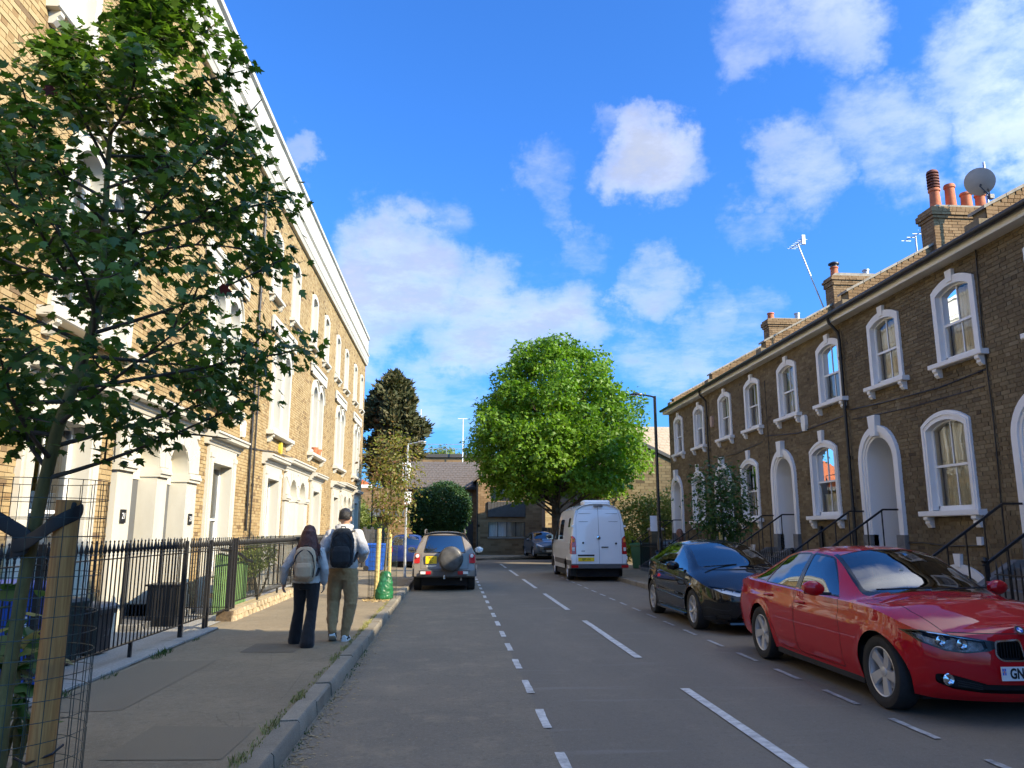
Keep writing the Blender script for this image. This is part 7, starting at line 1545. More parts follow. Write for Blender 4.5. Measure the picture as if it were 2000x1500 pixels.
def orient(n, out, up=.8, jit=.7, droop=.3):
    """leaf normals tilted up and outwards, leaf axes pointing out and down"""
    Nn = unit(np.array([0, 0, up]) + out * .45 + RNG.normal(size=(n, 3)) * jit); T = out + RNG.normal(size=(n, 3)) * .6 - np.array([0, 0, droop]); T = T - Nn * np.sum(T * Nn, 1, keepdims=True); return Nn, unit(T)
def clump_cloud(centres, radii, per, squash=.75, shell=.65):
    C, O, K = [], [], []
    for i, (c, r) in enumerate(zip(centres, radii)):
        n = int(per * (r / np.mean(radii)) ** 2); d = rand_dirs(n); d[:, 2] = np.where(d[:, 2] < -.6, -d[:, 2] * .6, d[:, 2]); d = unit(d); rad = r * (shell + (1 - shell) * RNG.random(n)) * (1 + .18 * RNG.normal(size=n)); p = d * rad[:, None] * np.array([1, 1, squash]); C.append(p + c); O.append(d); K.append(np.full(n, i))
    return np.concatenate(C), np.concatenate(O), np.concatenate(K)
def branch(mb, p0, p1, r0, r1, bend=.15, seg=7, n=7):
    p0, p1 = Vector(p0), Vector(p1); d = p1 - p0; k = Vector(RNG.normal(size=3)) * bend * d.length; pts = [p0 + d * t + k * math.sin(PI * t) * .5 for t in np.linspace(0, 1, n)]; mb.tube([tuple(p) for p in pts], list(np.linspace(r0, r1, n)), seg); return pts
# ---- the foreground maple: trunk as photographed, crown of lobed leaves
def near_maple():
    base = Vector((-1.97, 3.8, PZ)); T = thing('street_tree', 'young maple with dark green lobed leaves in the near left foreground', 'tree', tuple(base))
    tr = MB(); tp = [(0, 0, -.02), (-.01, 0, .3), (-.02, 0, .75), (0, 0, 1.2), (.035, 0, 1.62), (.075, 0, 1.95), (.15, .0, 2.25), (.205, .0, 2.55), (.20, 0, 2.9), (.18, 0, 3.3), (.17, 0, 3.75), (.19, 0, 4.15), (.21, 0, 4.45)]
    tr.tube(tp, [.036, .032, .030, .029, .029, .028, .026, .022, .018, .013, .009, .006, .003], 14); trunk = tr.build('trunk', 'green_bark', T, smooth=60)
    env = curve([(1.75, .25), (1.95, .55), (2.15, 1.02), (2.45, 1.22), (2.8, 1.22), (3.15, 1.0), (3.45, .76), (3.8, .50), (4.1, .30), (4.45, .08)])   # heights above the base
    cxz = lambda z: .15 + .28 * smooth01((z - 3.2) / .8)     # the top of the crown leans over the road
    limbs = MB(); tips = []
    axis = curve([(p[2], p[0]) for p in tp]); k = 0
    for i in range(44):
        z = 1.72 + 2.5 * (i / 43) ** 1.05; a = i * 2.399 + RNG.uniform(-.3, .3); zt = min(4.45, z + RNG.uniform(.12, .45)); r = env(min(zt, 4.5)) * RNG.uniform(.66, .92); o = Vector((axis(z), 0, z)); e = Vector((axis(zt) + (cxz(zt) - .15) + r * math.cos(a), r * math.sin(a), zt))
        pts = branch(limbs, o, e, max(.012 - .002 * (z - 1.8), .005), .003, .12); tips += [pts[3], pts[4], pts[5], pts[6], pts[6]]
        for q in range(4):
            s_ = pts[2 + q]; a2 = a + RNG.uniform(-1.2, 1.2); l = RNG.uniform(.10, .24) * (r + .2); e2 = s_ + Vector((math.cos(a2) * l, math.sin(a2) * l, RNG.uniform(-.08, .22))); p2 = branch(limbs, s_, e2, .006, .0025, .1, 5, 5); tips += [p2[2], p2[3], p2[4], p2[4]]
    limbs.build('branches', 'dark_bark', T, smooth=60)
    tips = np.array([tuple(t) for t in tips]); n = 13000; idx = RNG.integers(0, len(tips), n); C = tips[idx] + RNG.normal(size=(n, 3)) * np.array([.075, .075, .055])
    rad = np.hypot(C[:, 0] - np.array([cxz(z) for z in C[:, 2]]), C[:, 1]); lim = np.array([env(min(max(z, 1.75), 4.5)) for z in C[:, 2]]) * 1.06 + .04; keep = (rad < lim) & (C[:, 2] > 1.62); C = C[keep]; n = len(C)
    O = unit(np.stack([C[:, 0] - .15, C[:, 1], (C[:, 2] - 2.6) * .4], 1)); Nn, Tn = orient(n, O, .9, .55, .45); S = RNG.uniform(.034, .064, n); C = C - Tn * (S * .3)[:, None]
    # the leaves that show largest: nearest the camera
    camp = np.array([0, 0, 1.6]) - np.array(base); dist = np.linalg.norm(C - camp, axis=1); face = np.abs(np.sum(Nn * unit(camp - C), 1)); order = np.argsort(-(S * (.3 + face) / dist)); px = (C[:, 0] + base.x) / (C[:, 1] + base.y)
    vis = [i for i in order if px[i] > -.58][:300]; red = set(vis[7::75]); mask = np.ones(n, bool); mask[vis] = False
    crown = stuff(link('crown', leaf_mesh('crown', C[mask], Nn[mask], Tn[mask], S[mask], 'maple', 'maple_leaf'), T))
    one = leaf_mesh('leaf', np.zeros((1, 3)), np.array([[0, 0, 1.]]), np.array([[1., 0, 0]]), np.ones(1), 'maple', 'maple_leaf', np.array([.3])); two = one.copy(); two.materials.clear(); two.materials.append(MATS['purple_leaf'])
    for i in vis:
        o = link('leaf', two if i in red else one, T); t, nn = Vector(Tn[i]), Vector(Nn[i]); b = nn.cross(t); m = Matrix((t, b, nn)).transposed().to_4x4() @ Matrix.Scale(float(S[i]), 4); m.translation = Vector(C[i]); o.matrix_basis = m
    # purple-red seed leaves caught in the crown
    for (x, z) in ((.12, 2.42), (.55, 3.05), (.75, 2.75), (-.3, 3.3)):
        pass
near_maple()
# ---- the big maple at the end of the street
def big_maple():
    base = np.array([5.0, 37.0, 0.05]); T = thing('broadleaf_tree', 'large bright green maple with a dense rounded crown behind the white van', 'tree', tuple(base))
    tr = MB(); tr.tube([(0, 0, 0), (-.05, 0, .6), (-.08, 0, 1.5), (-.1, 0, 2.6), (-.05, 0, 4.0), (0, 0, 6.0), (0, 0, 8.6)], [.34, .26, .23, .21, .17, .11, .03], 14); tr.build('trunk', 'dark_bark', T, smooth=60)
    env = curve([(2.9, 1.4), (3.4, 2.9), (4.1, 3.75), (4.9, 4.1), (5.7, 4.1), (6.8, 3.7), (8.0, 3.2), (9.2, 2.45), (10.1, 1.6), (10.75, .6)]); centres, radii = [], []; lm = MB(); i = 0
    while len(centres) < 185:
        z = RNG.uniform(3.2, 10.5); r = env(z); q = (.5 + .47 * RNG.random() ** .6) if RNG.random() > .12 else RNG.random() * .5; a = RNG.uniform(0, 2 * PI); c = np.array([q * r * math.cos(a) * 1.02, q * r * math.sin(a), z])
        if all(np.linalg.norm(c - d) > .70 for d in centres): centres.append(c); radii.append(RNG.uniform(.5, 1.0) * (1.0 if z < 8 else .85))
        i += 1
        if i > 6000: break
    for c in centres[::2]: branch(lm, (0, 0, max(1.8, c[2] * .62)), tuple(c), .06, .015, .12, 5, 6)
    lm.build('limbs', 'dark_bark', T, smooth=60)
    C, O, K = clump_cloud(centres, radii, 300, .92, .72); n = len(C); Nn, Tn = orient(n, O, .55, .65, .35); S = RNG.uniform(.12, .25, n); hue = RNG.random(len(centres)); tints = np.clip(hue[K] * .55 + RNG.random(n) * .45, 0, .999)
    stuff(link('crown', leaf_mesh('crown', C, Nn, Tn, S, 'star', 'lime_leaf', tints), T))
big_maple()
def conifer(base, top, r, label, mat='conifer_leaf', low=5.0, n=130):
    T = thing('conifer', label, 'tree', base); tr = MB(); tr.tube([(0, 0, 0), (0, 0, top * .5), (0, 0, top * .97)], [.38, .26, .03], 10)
    for k in range(7): a = k * .9; branch(tr, (0, 0, low * .55 + k * .15), (1.3 * math.cos(a), 1.3 * math.sin(a), low + 1.0 + k * .2), .14, .05, .1, 6, 6)
    tr.build('trunk', 'dark_bark', T, smooth=60); C, O, S = [], [], []
    for i in range(n):
        z = low + (top - low) * RNG.random() ** .9; f = (z - low) / (top - low); rr_ = r * (1 - f ** 2.8) ** .62 * (1 if f > .12 else .55 + f * 3.6); a = RNG.uniform(0, 2 * PI); rr_ *= .78 + .34 * math.sin(a * 3 + z * 1.7) * math.sin(z * 2.3 + a); q = RNG.uniform(.45, 1.0); c = np.array([rr_ * q * math.cos(a), rr_ * q * math.sin(a), z]); m = 150; d = rand_dirs(m); p = c + d * np.array([.55, .55, .75]) * RNG.random((m, 1)) ** .5; C.append(p); O.append(unit(np.stack([np.full(m, math.cos(a)), np.full(m, math.sin(a)), np.full(m, .9)], 1) + d * .6))
    C, O = np.concatenate(C), np.concatenate(O); m = len(C); Nn = rand_dirs(m); Tn = O - Nn * np.sum(O * Nn, 1, keepdims=True); stuff(link('crown', leaf_mesh('crown', C, Nn, unit(Tn), RNG.uniform(.25, .55, m), 'spray', mat), T)); return T
conifer((-5.0, 63, 0), 13.9, 3.0, 'tall dark conifer standing behind the end of the left terrace', low=5.6, n=170)
def shrub(name, base, blobs, n, size, mat, label, cat='shrub', shape='oval', up=.5, jit=.6, stems=5, stem_mat='dark_bark', solid=.55, group=None):
    T = thing(name, label, cat, base, 0, group); st = MB(); bl = [(np.array(c), np.array(r)) for c, r in blobs]
    for k in range(stems): c, r = bl[k % len(bl)]; branch(st, (RNG.uniform(-.1, .1), RNG.uniform(-.1, .1), 0), tuple(c + RNG.uniform(-.5, .5, 3) * r), .03, .008, .1, 6, 6)
    st.build('stems', stem_mat, T, smooth=60); C, O = [], []; vol = sum(np.prod(r) ** (2 / 3) for c, r in bl)
    for c, r in bl:
        m = int(n * np.prod(r) ** (2 / 3) / vol); d = rand_dirs(m); q = solid + (1 - solid) * RNG.random((m, 1)); C.append(c + d * r * q * (1 + .06 * RNG.normal(size=(m, 1)))); O.append(d)
    C, O = np.concatenate(C), np.concatenate(O); k = C[:, 2] > .02; C, O = C[k], O[k]; m = len(C); Nn, Tn = orient(m, O, up, jit, .2); stuff(link('crown' if cat == 'tree' else 'foliage', leaf_mesh('foliage', C, Nn, Tn, RNG.uniform(size * .6, size * 1.2, m), shape, mat), T)); return T
# clipped round evergreen in front of the brick house
shrub('clipped_bush', (-.6, 45.2, .1), [((.1, 0, 2.75), (1.45, 1.3, 1.5)), ((-1.0, .2, 2.5), (1.0, 1.0, 1.35)), ((-.1, .1, 1.5), (1.3, 1.1, .7))], 52000, .12, 'hedge_leaf', 'large dark green clipped round bush in front of the tiled roof', 'bush', 'oval', .4, .6, 6, solid=.9)
# staked street trees
def small_tree(base, h0, h1, r, n, size, mat, label, shape='oval', trunk_r=.022, sparse=.0, lean=0.0):
    T = thing('street_tree', label, 'tree', base); tr = MB(); tr.tube([(0, 0, 0), (lean * .3, 0, h0 * .6), (lean * .6, .0, h0), (lean, 0, (h0 + h1) / 2), (lean, 0, h1 - .1)], [trunk_r * 1.3, trunk_r * 1.1, trunk_r, trunk_r * .7, .004], 10); tr.build('trunk', 'grey_bark', T, smooth=60); br = MB(); tips = []
    for i in range(26): z = h0 * .92 + (h1 - h0) * .85 * i / 25; a = i * 2.4; f = (z - h0 * .92) / (h1 - h0 * .92); rr_ = r * math.sin(PI * min(1, .16 + .8 * f)) * RNG.uniform(.75, 1.05); e = Vector((lean + rr_ * math.cos(a), rr_ * math.sin(a), min(h1, z + RNG.uniform(.1, .35)))); pts = branch(br, (lean, 0, z), e, .010, .003, .12, 5, 6); tips += [tuple(p) for p in pts[2:]] + [tuple(pts[-1])]
    br.build('branches', 'grey_bark', T, smooth=60); tips = np.array(tips); C = tips[RNG.integers(0, len(tips), n)] + RNG.normal(size=(n, 3)) * .085 * (1 + r); O = unit(C - np.array([lean, 0, (h0 + h1) / 2])); Nn, Tn = orient(n, O, .7, .6, .3); stuff(link('crown', leaf_mesh('crown', C, Nn, Tn, RNG.uniform(size * .6, size * 1.2, n), shape, mat), T)); return T
small_tree((-1.52, 17.75, PZ), 1.75, 3.85, .62, 2700, .085, 'plum_leaf', 'thin staked street tree with sparse reddish green leaves on the left pavement', 'oval', .02, lean=.12)
small_tree((6.05, 17.2, PZ), 1.35, 2.95, .64, 2600, .095, 'young_leaf', 'small staked street tree with dense dark leaves on the right pavement', 'star', .03)
# garden growth past the right terrace
shrub('garden_shrub', (8.3, 34.6, .1), [((0, 0, 1.7), (1.2, 1.0, 1.5)), ((.9, .3, 2.0), (.9, .9, 1.3))], 7000, .13, 'willow_leaf', 'leafy green garden shrub behind the white van, beyond the gate pier', 'shrub', 'oval')
shrub('garden_shrub', (10.0, 34.0, .1), [((0, 0, 2.2), (.8, .9, 1.5)), ((.4, .2, 1.4), (.8, .8, 1.2))], 6000, .12, 'willow_leaf', 'pale drooping garden shrub against the end of the right terrace', 'shrub', 'spray', .2, .7)
shrub('garden_shrub', (7.2, 33.4, .1), [((0, 0, .75), (.55, .5, .55)), ((.3, 0, 1.1), (.4, .4, .35))], 1100, .16, 'yellow_leaf', 'low yellow-leaved shrub beside the green wheelie bin', 'shrub', 'oval')
# growth behind the roofs and at the far left
for k, (x, y, z, r, lb) in enumerate([(-1.2, 78, 9.6, 2.0, 'light green treetop showing over the far flat roof, left of the two'), (3.2, 80, 9.6, 1.7, 'light green treetop showing over the far flat roof, right of the two')]):
    shrub('distant_tree', (x, y, 0), [((0, 0, z - 1.2), (r, r, 1.7)), ((r * .6, 0, z - 2.0), (r * .8, r, 1.5)), ((-r * .7, 0, z - 2.2), (r * .8, r, 1.4))], 3500, .36, 'willow_leaf', lb, 'tree', 'star', stems=6)
shrub('garden_shrub', (-5.6, 47.5, .1), [((0, 0, 1.6), (1.0, 1.0, 1.6)), ((.8, .5, 1.0), (.9, .9, 1.0)), ((-.5, 1.0, 2.6), (.8, .8, 1.2))], 6500, .15, 'willow_leaf', 'shrubby hedge by the lamp post past the left terrace', 'shrub', 'oval')
shrub('garden_shrub', (-4.45, 18.6, PZ), [((0, 0, .95), (.35, .75, .38)), ((0, -.9, .8), (.3, .6, .3))], 2600, .06, 'willow_leaf', 'low clipped shrub behind the railings, over the green boards', 'shrub', 'oval')
shrub('weed_clump', (-2.55, 4.9, PZ), [((0, 0, .5), (.22, .3, .5)), ((-.25, .3, .85), (.3, .3, .4))], 60, .22, 'young_leaf', 'broad-leaved weeds in the tree pit behind the near wire guard', 'plant', 'maple', .9, .4, 6, 'green_bark', .3)
# ------------------------------------------------------------------ street furniture
def stake(loc, h, r, mat, label, lean=(0, 0)):
    m = MB(); m.tube([(0, 0, 0), (lean[0] * .5, lean[1] * .5, h * .5), (lean[0], lean[1], h)], [r * 1.02, r, r * .98], 18); o = m.build('tree_stake', mat, None, smooth=40, loc=loc); return tag(o, label, 'stake', 'tree stakes')
def wire_guard(loc, r, h, label, mat='green_wire', dv=26, dh=.052, wr=.0016, tilt=0.0):
    T = thing('wire_tree_guard', label, 'tree guard', loc)
    rr = random.Random(3); v = MB()
    for k in range(dv):
        a = 2 * PI * k / dv; m = MB(); m.tube([(r * math.cos(a), r * math.sin(a), 0), (r * math.cos(a) * 1.01, r * math.sin(a) * 1.01, h * .5), (r * math.cos(a), r * math.sin(a), h)], wr, 5, False); m.build('upright_wire', mat, T)
    n = int(h / dh)
    for i in range(n + 1):
        z = h * i / n; m = MB(); w = rr.uniform(-.004, .004); m.tube([((r + wr + w * math.sin(3 * a)) * math.cos(a), (r + wr + w * math.sin(3 * a)) * math.sin(a), z + w * math.cos(2 * a)) for a in np.linspace(0, 2 * PI, 37)], wr, 5, False); m.build('ring_wire', mat, T)
    return T
NT = Vector((-1.97, 3.8, PZ))
wire_guard((NT.x, NT.y, PZ), .315, 1.71, 'dark green wire mesh guard round the near maple and its stakes', dv=28, dh=.085, wr=.0019)
stake((NT.x + .185, NT.y - .06, PZ), 1.62, .054, 'stake_wood', 'thick tan timber stake right of the near maple trunk', (.01, 0))
stake((NT.x - .25, NT.y - .03, PZ), 1.70, .054, 'stake_wood', 'timber stake left of the near maple trunk, at the edge of the photo', (0, 0))
# rubber tie: figure of eight between the stakes and the trunk
tie = thing('tree_tie', 'black rubber strap tying the near maple to its two stakes', 'strap', (NT.x, NT.y, PZ))
def strap(P, w, th, name):
    G = [];
    for p in P: G.append([(p[0], p[1], p[2] - w / 2), (p[0], p[1], p[2] + w / 2)])
    m = MB(); m.grid(np.array(G)); o = m.build(name, 'rubber_strap', tie, smooth=180); md = o.modifiers.new('t', 'SOLIDIFY'); md.thickness = th; sb = o.modifiers.new('s', 'SUBSURF'); sb.levels = sb.render_levels = 2; return o
strap([(-.32, -.06, 1.62), (-.25, -.115, 1.60), (-.12, -.095, 1.55), (.0, -.075, 1.47), (.06, -.07, 1.44)], .085, .006, 'strap_band'); strap([(-.04, -.075, 1.41), (.03, -.08, 1.42), (.11, -.125, 1.47), (.20, -.135, 1.53), (.255, -.09, 1.56), (.25, -.02, 1.58)], .075, .006, 'strap_band'); strap([(-.05, -.03, 1.40), (-.045, -.068, 1.41), (.01, -.08, 1.42), (.05, -.06, 1.43)], .12, .006, 'strap_loop'); strap([(.05, .02, 1.5), (.13, -.09, 1.52), (.2, -.12, 1.57), (.25, -.09, 1.6)], .05, .005, 'strap_band')
m = MB(); m.tube([(.10, -.1, .52), (.16, -.12, .50), (.25, -.09, .53), (.26, -.02, .55)], .006, 6); m.build('binding_wire', 'black_paint', tie)
# second tree: pale stakes, guard, green watering bag, wood chips
wire_guard((-1.55, 17.75, PZ), .31, 1.42, 'thin wire mesh guard round the second street tree on the left', dv=22, dh=.10, wr=.0026)
stake((-1.66, 17.52, PZ), 1.53, .052, 'pale_wood', 'bright yellow-tan timber stake in front of the second left tree', (.03, 0)); stake((-1.42, 17.9, PZ), 1.50, .04, 'pale_wood', 'narrower pale timber stake right of the second left tree', (.0, 0))
b = MB(); P = []
for z, r, dx in ((0, .19, 0), (.05, .215, 0), (.2, .21, .0), (.36, .185, .02), (.48, .15, .04), (.56, .12, .05), (.60, .09, .05), (.615, .03, .05)):
    P.append([(dx + r * (1 + .07 * math.sin(5 * a + z * 9)) * math.cos(a), r * .85 * (1 + .06 * math.cos(4 * a + z * 7)) * math.sin(a), z) for a in np.linspace(0, 2 * PI, 33)[:-1]])
b.grid(np.array(P), closed_v=True); b.add(P[-1], [tuple(range(32))]); b.add(P[0], [tuple(range(32))]); o = fuse(b, 'watering_bag', 'bag_green', None, .012, 2, .022, (-1.52, 17.6, PZ)); tag(o, 'green plastic watering bag slumped at the foot of the second left tree', 'bag')
mb = MB(); rr = random.Random(9)
for i in range(900):
    a = rr.uniform(0, 2 * PI); r = .62 * rr.random() ** .6; x, y = -1.58 + r * math.cos(a) * .62, 17.65 + r * math.sin(a) * 1.25; s = rr.uniform(.012, .035); b_ = rr.uniform(0, 2 * PI); z = PZ + rr.uniform(.003, .02)
    if x > -1.36: x = -1.36 - rr.random() * .1
    mb.add([(x - s * math.cos(b_), y - s * math.sin(b_), z), (x + s * .3 * math.sin(b_), y - s * .3 * math.cos(b_), z + .006), (x + s * math.cos(b_), y + s * math.sin(b_), z + rr.uniform(0, .01)), (x - s * .3 * math.sin(b_), y + s * .3 * math.cos(b_), z)], [(0, 1, 2, 3)])
tag(mb.build('wood_chips', 'woodchip', None, fixn=False), 'tan wood chips scattered round the second left tree', None, None, 'stuff')
stake((5.95, 17.05, PZ), 1.45, .04, 'pale_wood', 'pale timber stake left of the right pavement tree'); stake((6.2, 17.3, PZ), 1.4, .04, 'pale_wood', 'pale timber stake right of the right pavement tree')
# ---- railings on the left
def railing(y0, y1, label, x=FENCE_X, zb=.20, zt=1.30, posts=(), sp=.108, finial=True):
    F = thing('railing', label, 'railing', (x, y0, PZ), 0, 'black railings on the left'); L = y1 - y0
    m = MB(); m.box(-.02, .02, 0, L, zt - .13, zt - .118); m.build('top_rail', 'black_paint', F); m = MB(); m.box(-.02, .02, 0, L, zb, zb + .012); m.build('bottom_rail', 'black_paint', F)
    bar = MB(); bar.tube([(0, 0, 0), (0, 0, zt - zb - .06)], .0085, 7)
    if finial: bar.lathe([(.0085, zt - zb - .10), (.012, zt - zb - .095), (.012, zt - zb - .075), (.009, zt - zb - .07), (.024, zt - zb - .035), (.010, zt - zb + .035), (.006, zt - zb + .05), (.010, zt - zb + .06), (.010, zt - zb + .07), (0, zt - zb + .08)], 8, 'z')
    me = bar.mesh('bar', 'black_paint', smooth=50); n = max(1, int(round(L / sp)))
    for i in range(1, n): link('bar', me, F, (0, L * i / n, zb))
    for yy, w, h in posts: q = MB(); q.bbox(-w / 2, w / 2, yy - w / 2, yy + w / 2, -.01, h, .004); q.build('post', 'black_paint', F)
    for i in range(1, int(L / 1.9) + 1):
        yy = L * i / (int(L / 1.9) + 1); q = MB(); q.box(-.018, .018, yy - .018, yy + .018, 0, zb); q.build('foot', 'black_paint', F)
    return F
railing(6.3, 11.42, 'black spear-topped railing in front of the nearest bins on the left', posts=[(5.10, .055, 1.34), (1.2, .055, 1.36)])
railing(11.5, 12.46, 'narrow black railing gate closing the first garden path', posts=[(.92, .04, 1.28)])
railing(12.5, 13.85, 'short black railing between the two gate openings on the left', posts=[(.03, .05, 1.34), (1.15, .06, 1.34), (1.32, .055, 1.36)])
railing(13.95, 25.8, 'long black railing on the stone plinth before the walking couple', zb=.28, posts=[(0.02, .055, 1.36), (5.9, .05, 1.34), (11.8, .05, 1.34)])
railing(26.0, 33.0, 'black railing beyond the couple towards the blue bin', zb=.2, posts=[(.03, .06, 1.36), (3.5, .05, 1.34), (6.95, .06, 1.36)], sp=.13)
def cross_rail(y, label):
    F = thing('railing', label, 'railing', (FENCE_X - .06, y, PZ), 0, 'black railings on the left'); L = 1.18
    for z, nm in ((1.17, 'top_rail'), (.2, 'bottom_rail')): m = MB(); m.box(-L, 0, -.012, .012, z, z + .012); m.build(nm, 'black_paint', F)
    bar = MB(); bar.tube([(0, 0, 0), (0, 0, 1.02)], .0085, 7); bar.lathe([(.009, 1.03), (.024, 1.065), (.010, 1.135), (.010, 1.16), (0, 1.18)], 8, 'z'); me = bar.mesh('bar', 'black_paint', smooth=50)
    for i in range(1, 11): link('bar', me, F, (-L * i / 11, 0, .2))
    q = MB(); q.bbox(-L - .02, -L + .03, -.025, .025, 0, 1.3, .004); q.build('post', 'black_paint', F)
cross_rail(12.45, 'black railing running back to the house beside the first doorway'); cross_rail(13.88, 'black railing dividing the two front gardens back to the porch'); cross_rail(19.6, 'black railing dividing the front gardens beyond the green boards')
# ---- bins and boxes behind the railings
def wheelie_bin(loc, rz, mat, label, lid=None, s=1.0, txt=None, tmat='print_white'):
    T = thing('wheelie_bin', label, 'bin', loc, rz); w, d, h = .29 * s, .36 * s, .93 * s
    m = MB(); P = []
    for z, a in ((0.03, .80), (.25, .86), (.55, .93), (h - .06, 1.0), (h - .05, 1.05), (h, 1.05)):
        P.append([(sx * w * a * k1, sy * d * a * k2, z) for sx, sy, k1, k2 in ((-1, -1, .92, 1), (1, -1, .92, 1), (1, -1, 1, .92), (1, 1, 1, .92), (1, 1, .92, 1), (-1, 1, .92, 1), (-1, 1, 1, .92), (-1, -1, 1, .92))])
    m.grid(np.array(P), closed_v=True); m.add(P[0], [tuple(range(8))]); m.build('bin_body', mat, T, smooth=25)
    m = MB(); Q = []
    for z, a in ((h + .002, 1.10), (h + .03, 1.10), (h + .065, .9), (h + .08, .6)): Q.append([(sx * w * a, sy * d * a, z) for sx, sy in ((-1, -1), (1, -1), (1, 1), (-1, 1))])
    m.grid(np.array(Q), closed_v=True); m.add(Q[-1], [(0, 1, 2, 3)]); m.build('lid', lid or mat, T)
    m = MB(); m.tube([(-w * .8, d * 1.05, h - .02), (-w * .8, d * 1.25, h + .01), (w * .8, d * 1.25, h + .01), (w * .8, d * 1.05, h - .02)], .016, 8); m.build('handle', mat, T, smooth=50)
    for sx in (-1, 1): m = MB(); m.lathe([(0, -.025), (.10, -.025), (.10, .025), (0, .025)], 18, 'x', (sx * w * .95, d * .75, .10)); m.build('wheel', 'tyre', T, smooth=40)
    if txt:
        for t, z, sz in txt: lettering(t, sz, tmat, T, frame_matrix((0, -d * .95 - .012, z), (1, 0, 0), (0, -.12, 1)), .001)
    return T
wheelie_bin((-4.25, 7.95, PZ), R(62), 'blue_plastic', 'blue wheelie bin with white painted lettering behind the near railing', None, 1.0, [('SE', .62, .20), ('21 A', .50, .09)])
wheelie_bin((-4.45, 9.3, PZ), R(75), 'dark_green_plastic', 'dark green bin half hidden by the near tree guard', None, .72)
wheelie_bin((-4.4, 10.15, PZ), R(80), 'brown_plastic', 'small brown bin with grey lid by the first doorway', 'grey_plastic', .58, [('21', .26, .12)], 'grey_plastic')
wheelie_bin((-2.95, 30.2, PZ), R(85), 'blue_plastic', 'bright blue recycling bin standing on the far left pavement', None, 1.02)
wheelie_bin((7.55, 31.0, PZ), R(-60), 'green_plastic', 'dark green wheelie bin beside the brick gate pier on the right', None, 1.0)
gb = thing('board_stack', 'pale green painted boards standing behind the railings on the left', 'boards', (-4.25, 14.55, PZ))
for i in range(13): m = MB(); y = i * .165; m.bbox(-.02 + .004 * math.sin(i * 2.1), .02 + .004 * math.sin(i * 2.1), y, y + .158, .02, 1.06 + .02 * math.sin(i * 1.3) - .02 * i * (i > 8), .004); m.build('board', 'green_boards', gb)
m = MB(); m.box(-.10, -.02, 0, 2.1, .3, .38); m.build('batten', 'dark_bark', gb)
m = MB(); m.tube([(0, 0, 1.15), (.02, .5, 1.12), (.02, 1.2, 1.03), (.0, 1.8, .9), (.0, 2.2, .86)], .03, 8); o = m.build('garden_hose', 'black_paint', None, smooth=60, loc=(-4.15, 14.5, PZ)); tag(o, 'black hose looped over the green boards behind the railings', 'hose')
dk = thing('garden_box', 'dark timber storage box in front of the second doorway', 'box', (-4.5, 12.9, PZ)); MB().bbox(-.3, .15, 0, .5, 0, .62, .01).build('box_body', 'black_paint', dk); MB().bbox(-.33, .18, -.03, .53, .622, .65, .01).build('lid', 'black_paint', dk)
# ---- lamp posts
def lamp_post(loc, h, arm, rz, label, mat='black_gloss', r=.055, base_h=1.1, base_r=.085, head=.42, worn=None):
    T = thing('street_lamp', label, 'street lamp', loc, rz); m = MB(); m.lathe([(base_r * 1.25, 0), (base_r * 1.25, .06), (base_r, .10), (base_r, base_h), (base_r * .95, base_h + .05), (r * 1.05, base_h + .16)], 18); m.build('base', mat, T, smooth=40)
    m = MB(); m.lathe([(r, base_h + .14), (r * .92, h * .6), (r * .85, h)], 16); m.build('column', worn or mat, T, smooth=40); m = MB(); m.tube([(0, 0, h - .04), (arm * .3, 0, h + .0), (arm, 0, h + .05)], [r * .55, r * .5, r * .45], 10); m.build('arm', mat, T, smooth=40)
    m = MB(); P = []
    for t, w, z0, z1 in ((0, .035, -.03, .03), (.15, .06, -.035, .045), (.45, .10, -.035, .06), (.75, .095, -.03, .04), (.95, .06, -.015, .015), (1, .02, -.005, .005)): P.append([(arm - .02 + head * t, w * math.cos(a), h + .05 + ((z1 if math.sin(a) > 0 else -z0) * math.sin(a))) for a in np.linspace(0, 2 * PI, 17)[:-1]])
    m.grid(np.array(P), closed_v=True); hd = m.build('lamp_head', mat, T, smooth=60); m = MB(); m.box(arm + head * .3, arm + head * .8, -.06, .06, h + .008, h + .02); m.build('lamp_lens', 'sign_white', hd); return T
LR = lamp_post((6.42, 24.0, PZ), 5.75, .42, PI, 'tall black street lamp on the right pavement beside the white van')
m = MB(); m.box(-.02, .0, -.16, .16, 1.62, 2.1); sg = m.build('parking_sign', 'sign_white', LR); sg.location = (.08, -.14, -.15); sg.rotation_euler = (0, 0, R(80))
lamp_post((-4.75, 46, .1), 4.85, -.35, 0, 'small black street lamp past the end of the left terrace', head=-.35, r=.05)
LG = lamp_post((-1.55, 25.8, PZ), 4.35, .35, 0, 'slim grey lamp post at the left kerb by the off-roader', 'galvanised', .038, .5, .045, .30, 'galvanised')
m = MB(); m.box(-.01, .0, -.11, .11, 2.35, 2.75); sg = m.build('parking_sign', 'sign_white', LG); sg.location = (.05, -.05, 0); sg.rotation_euler = (0, 0, R(90))
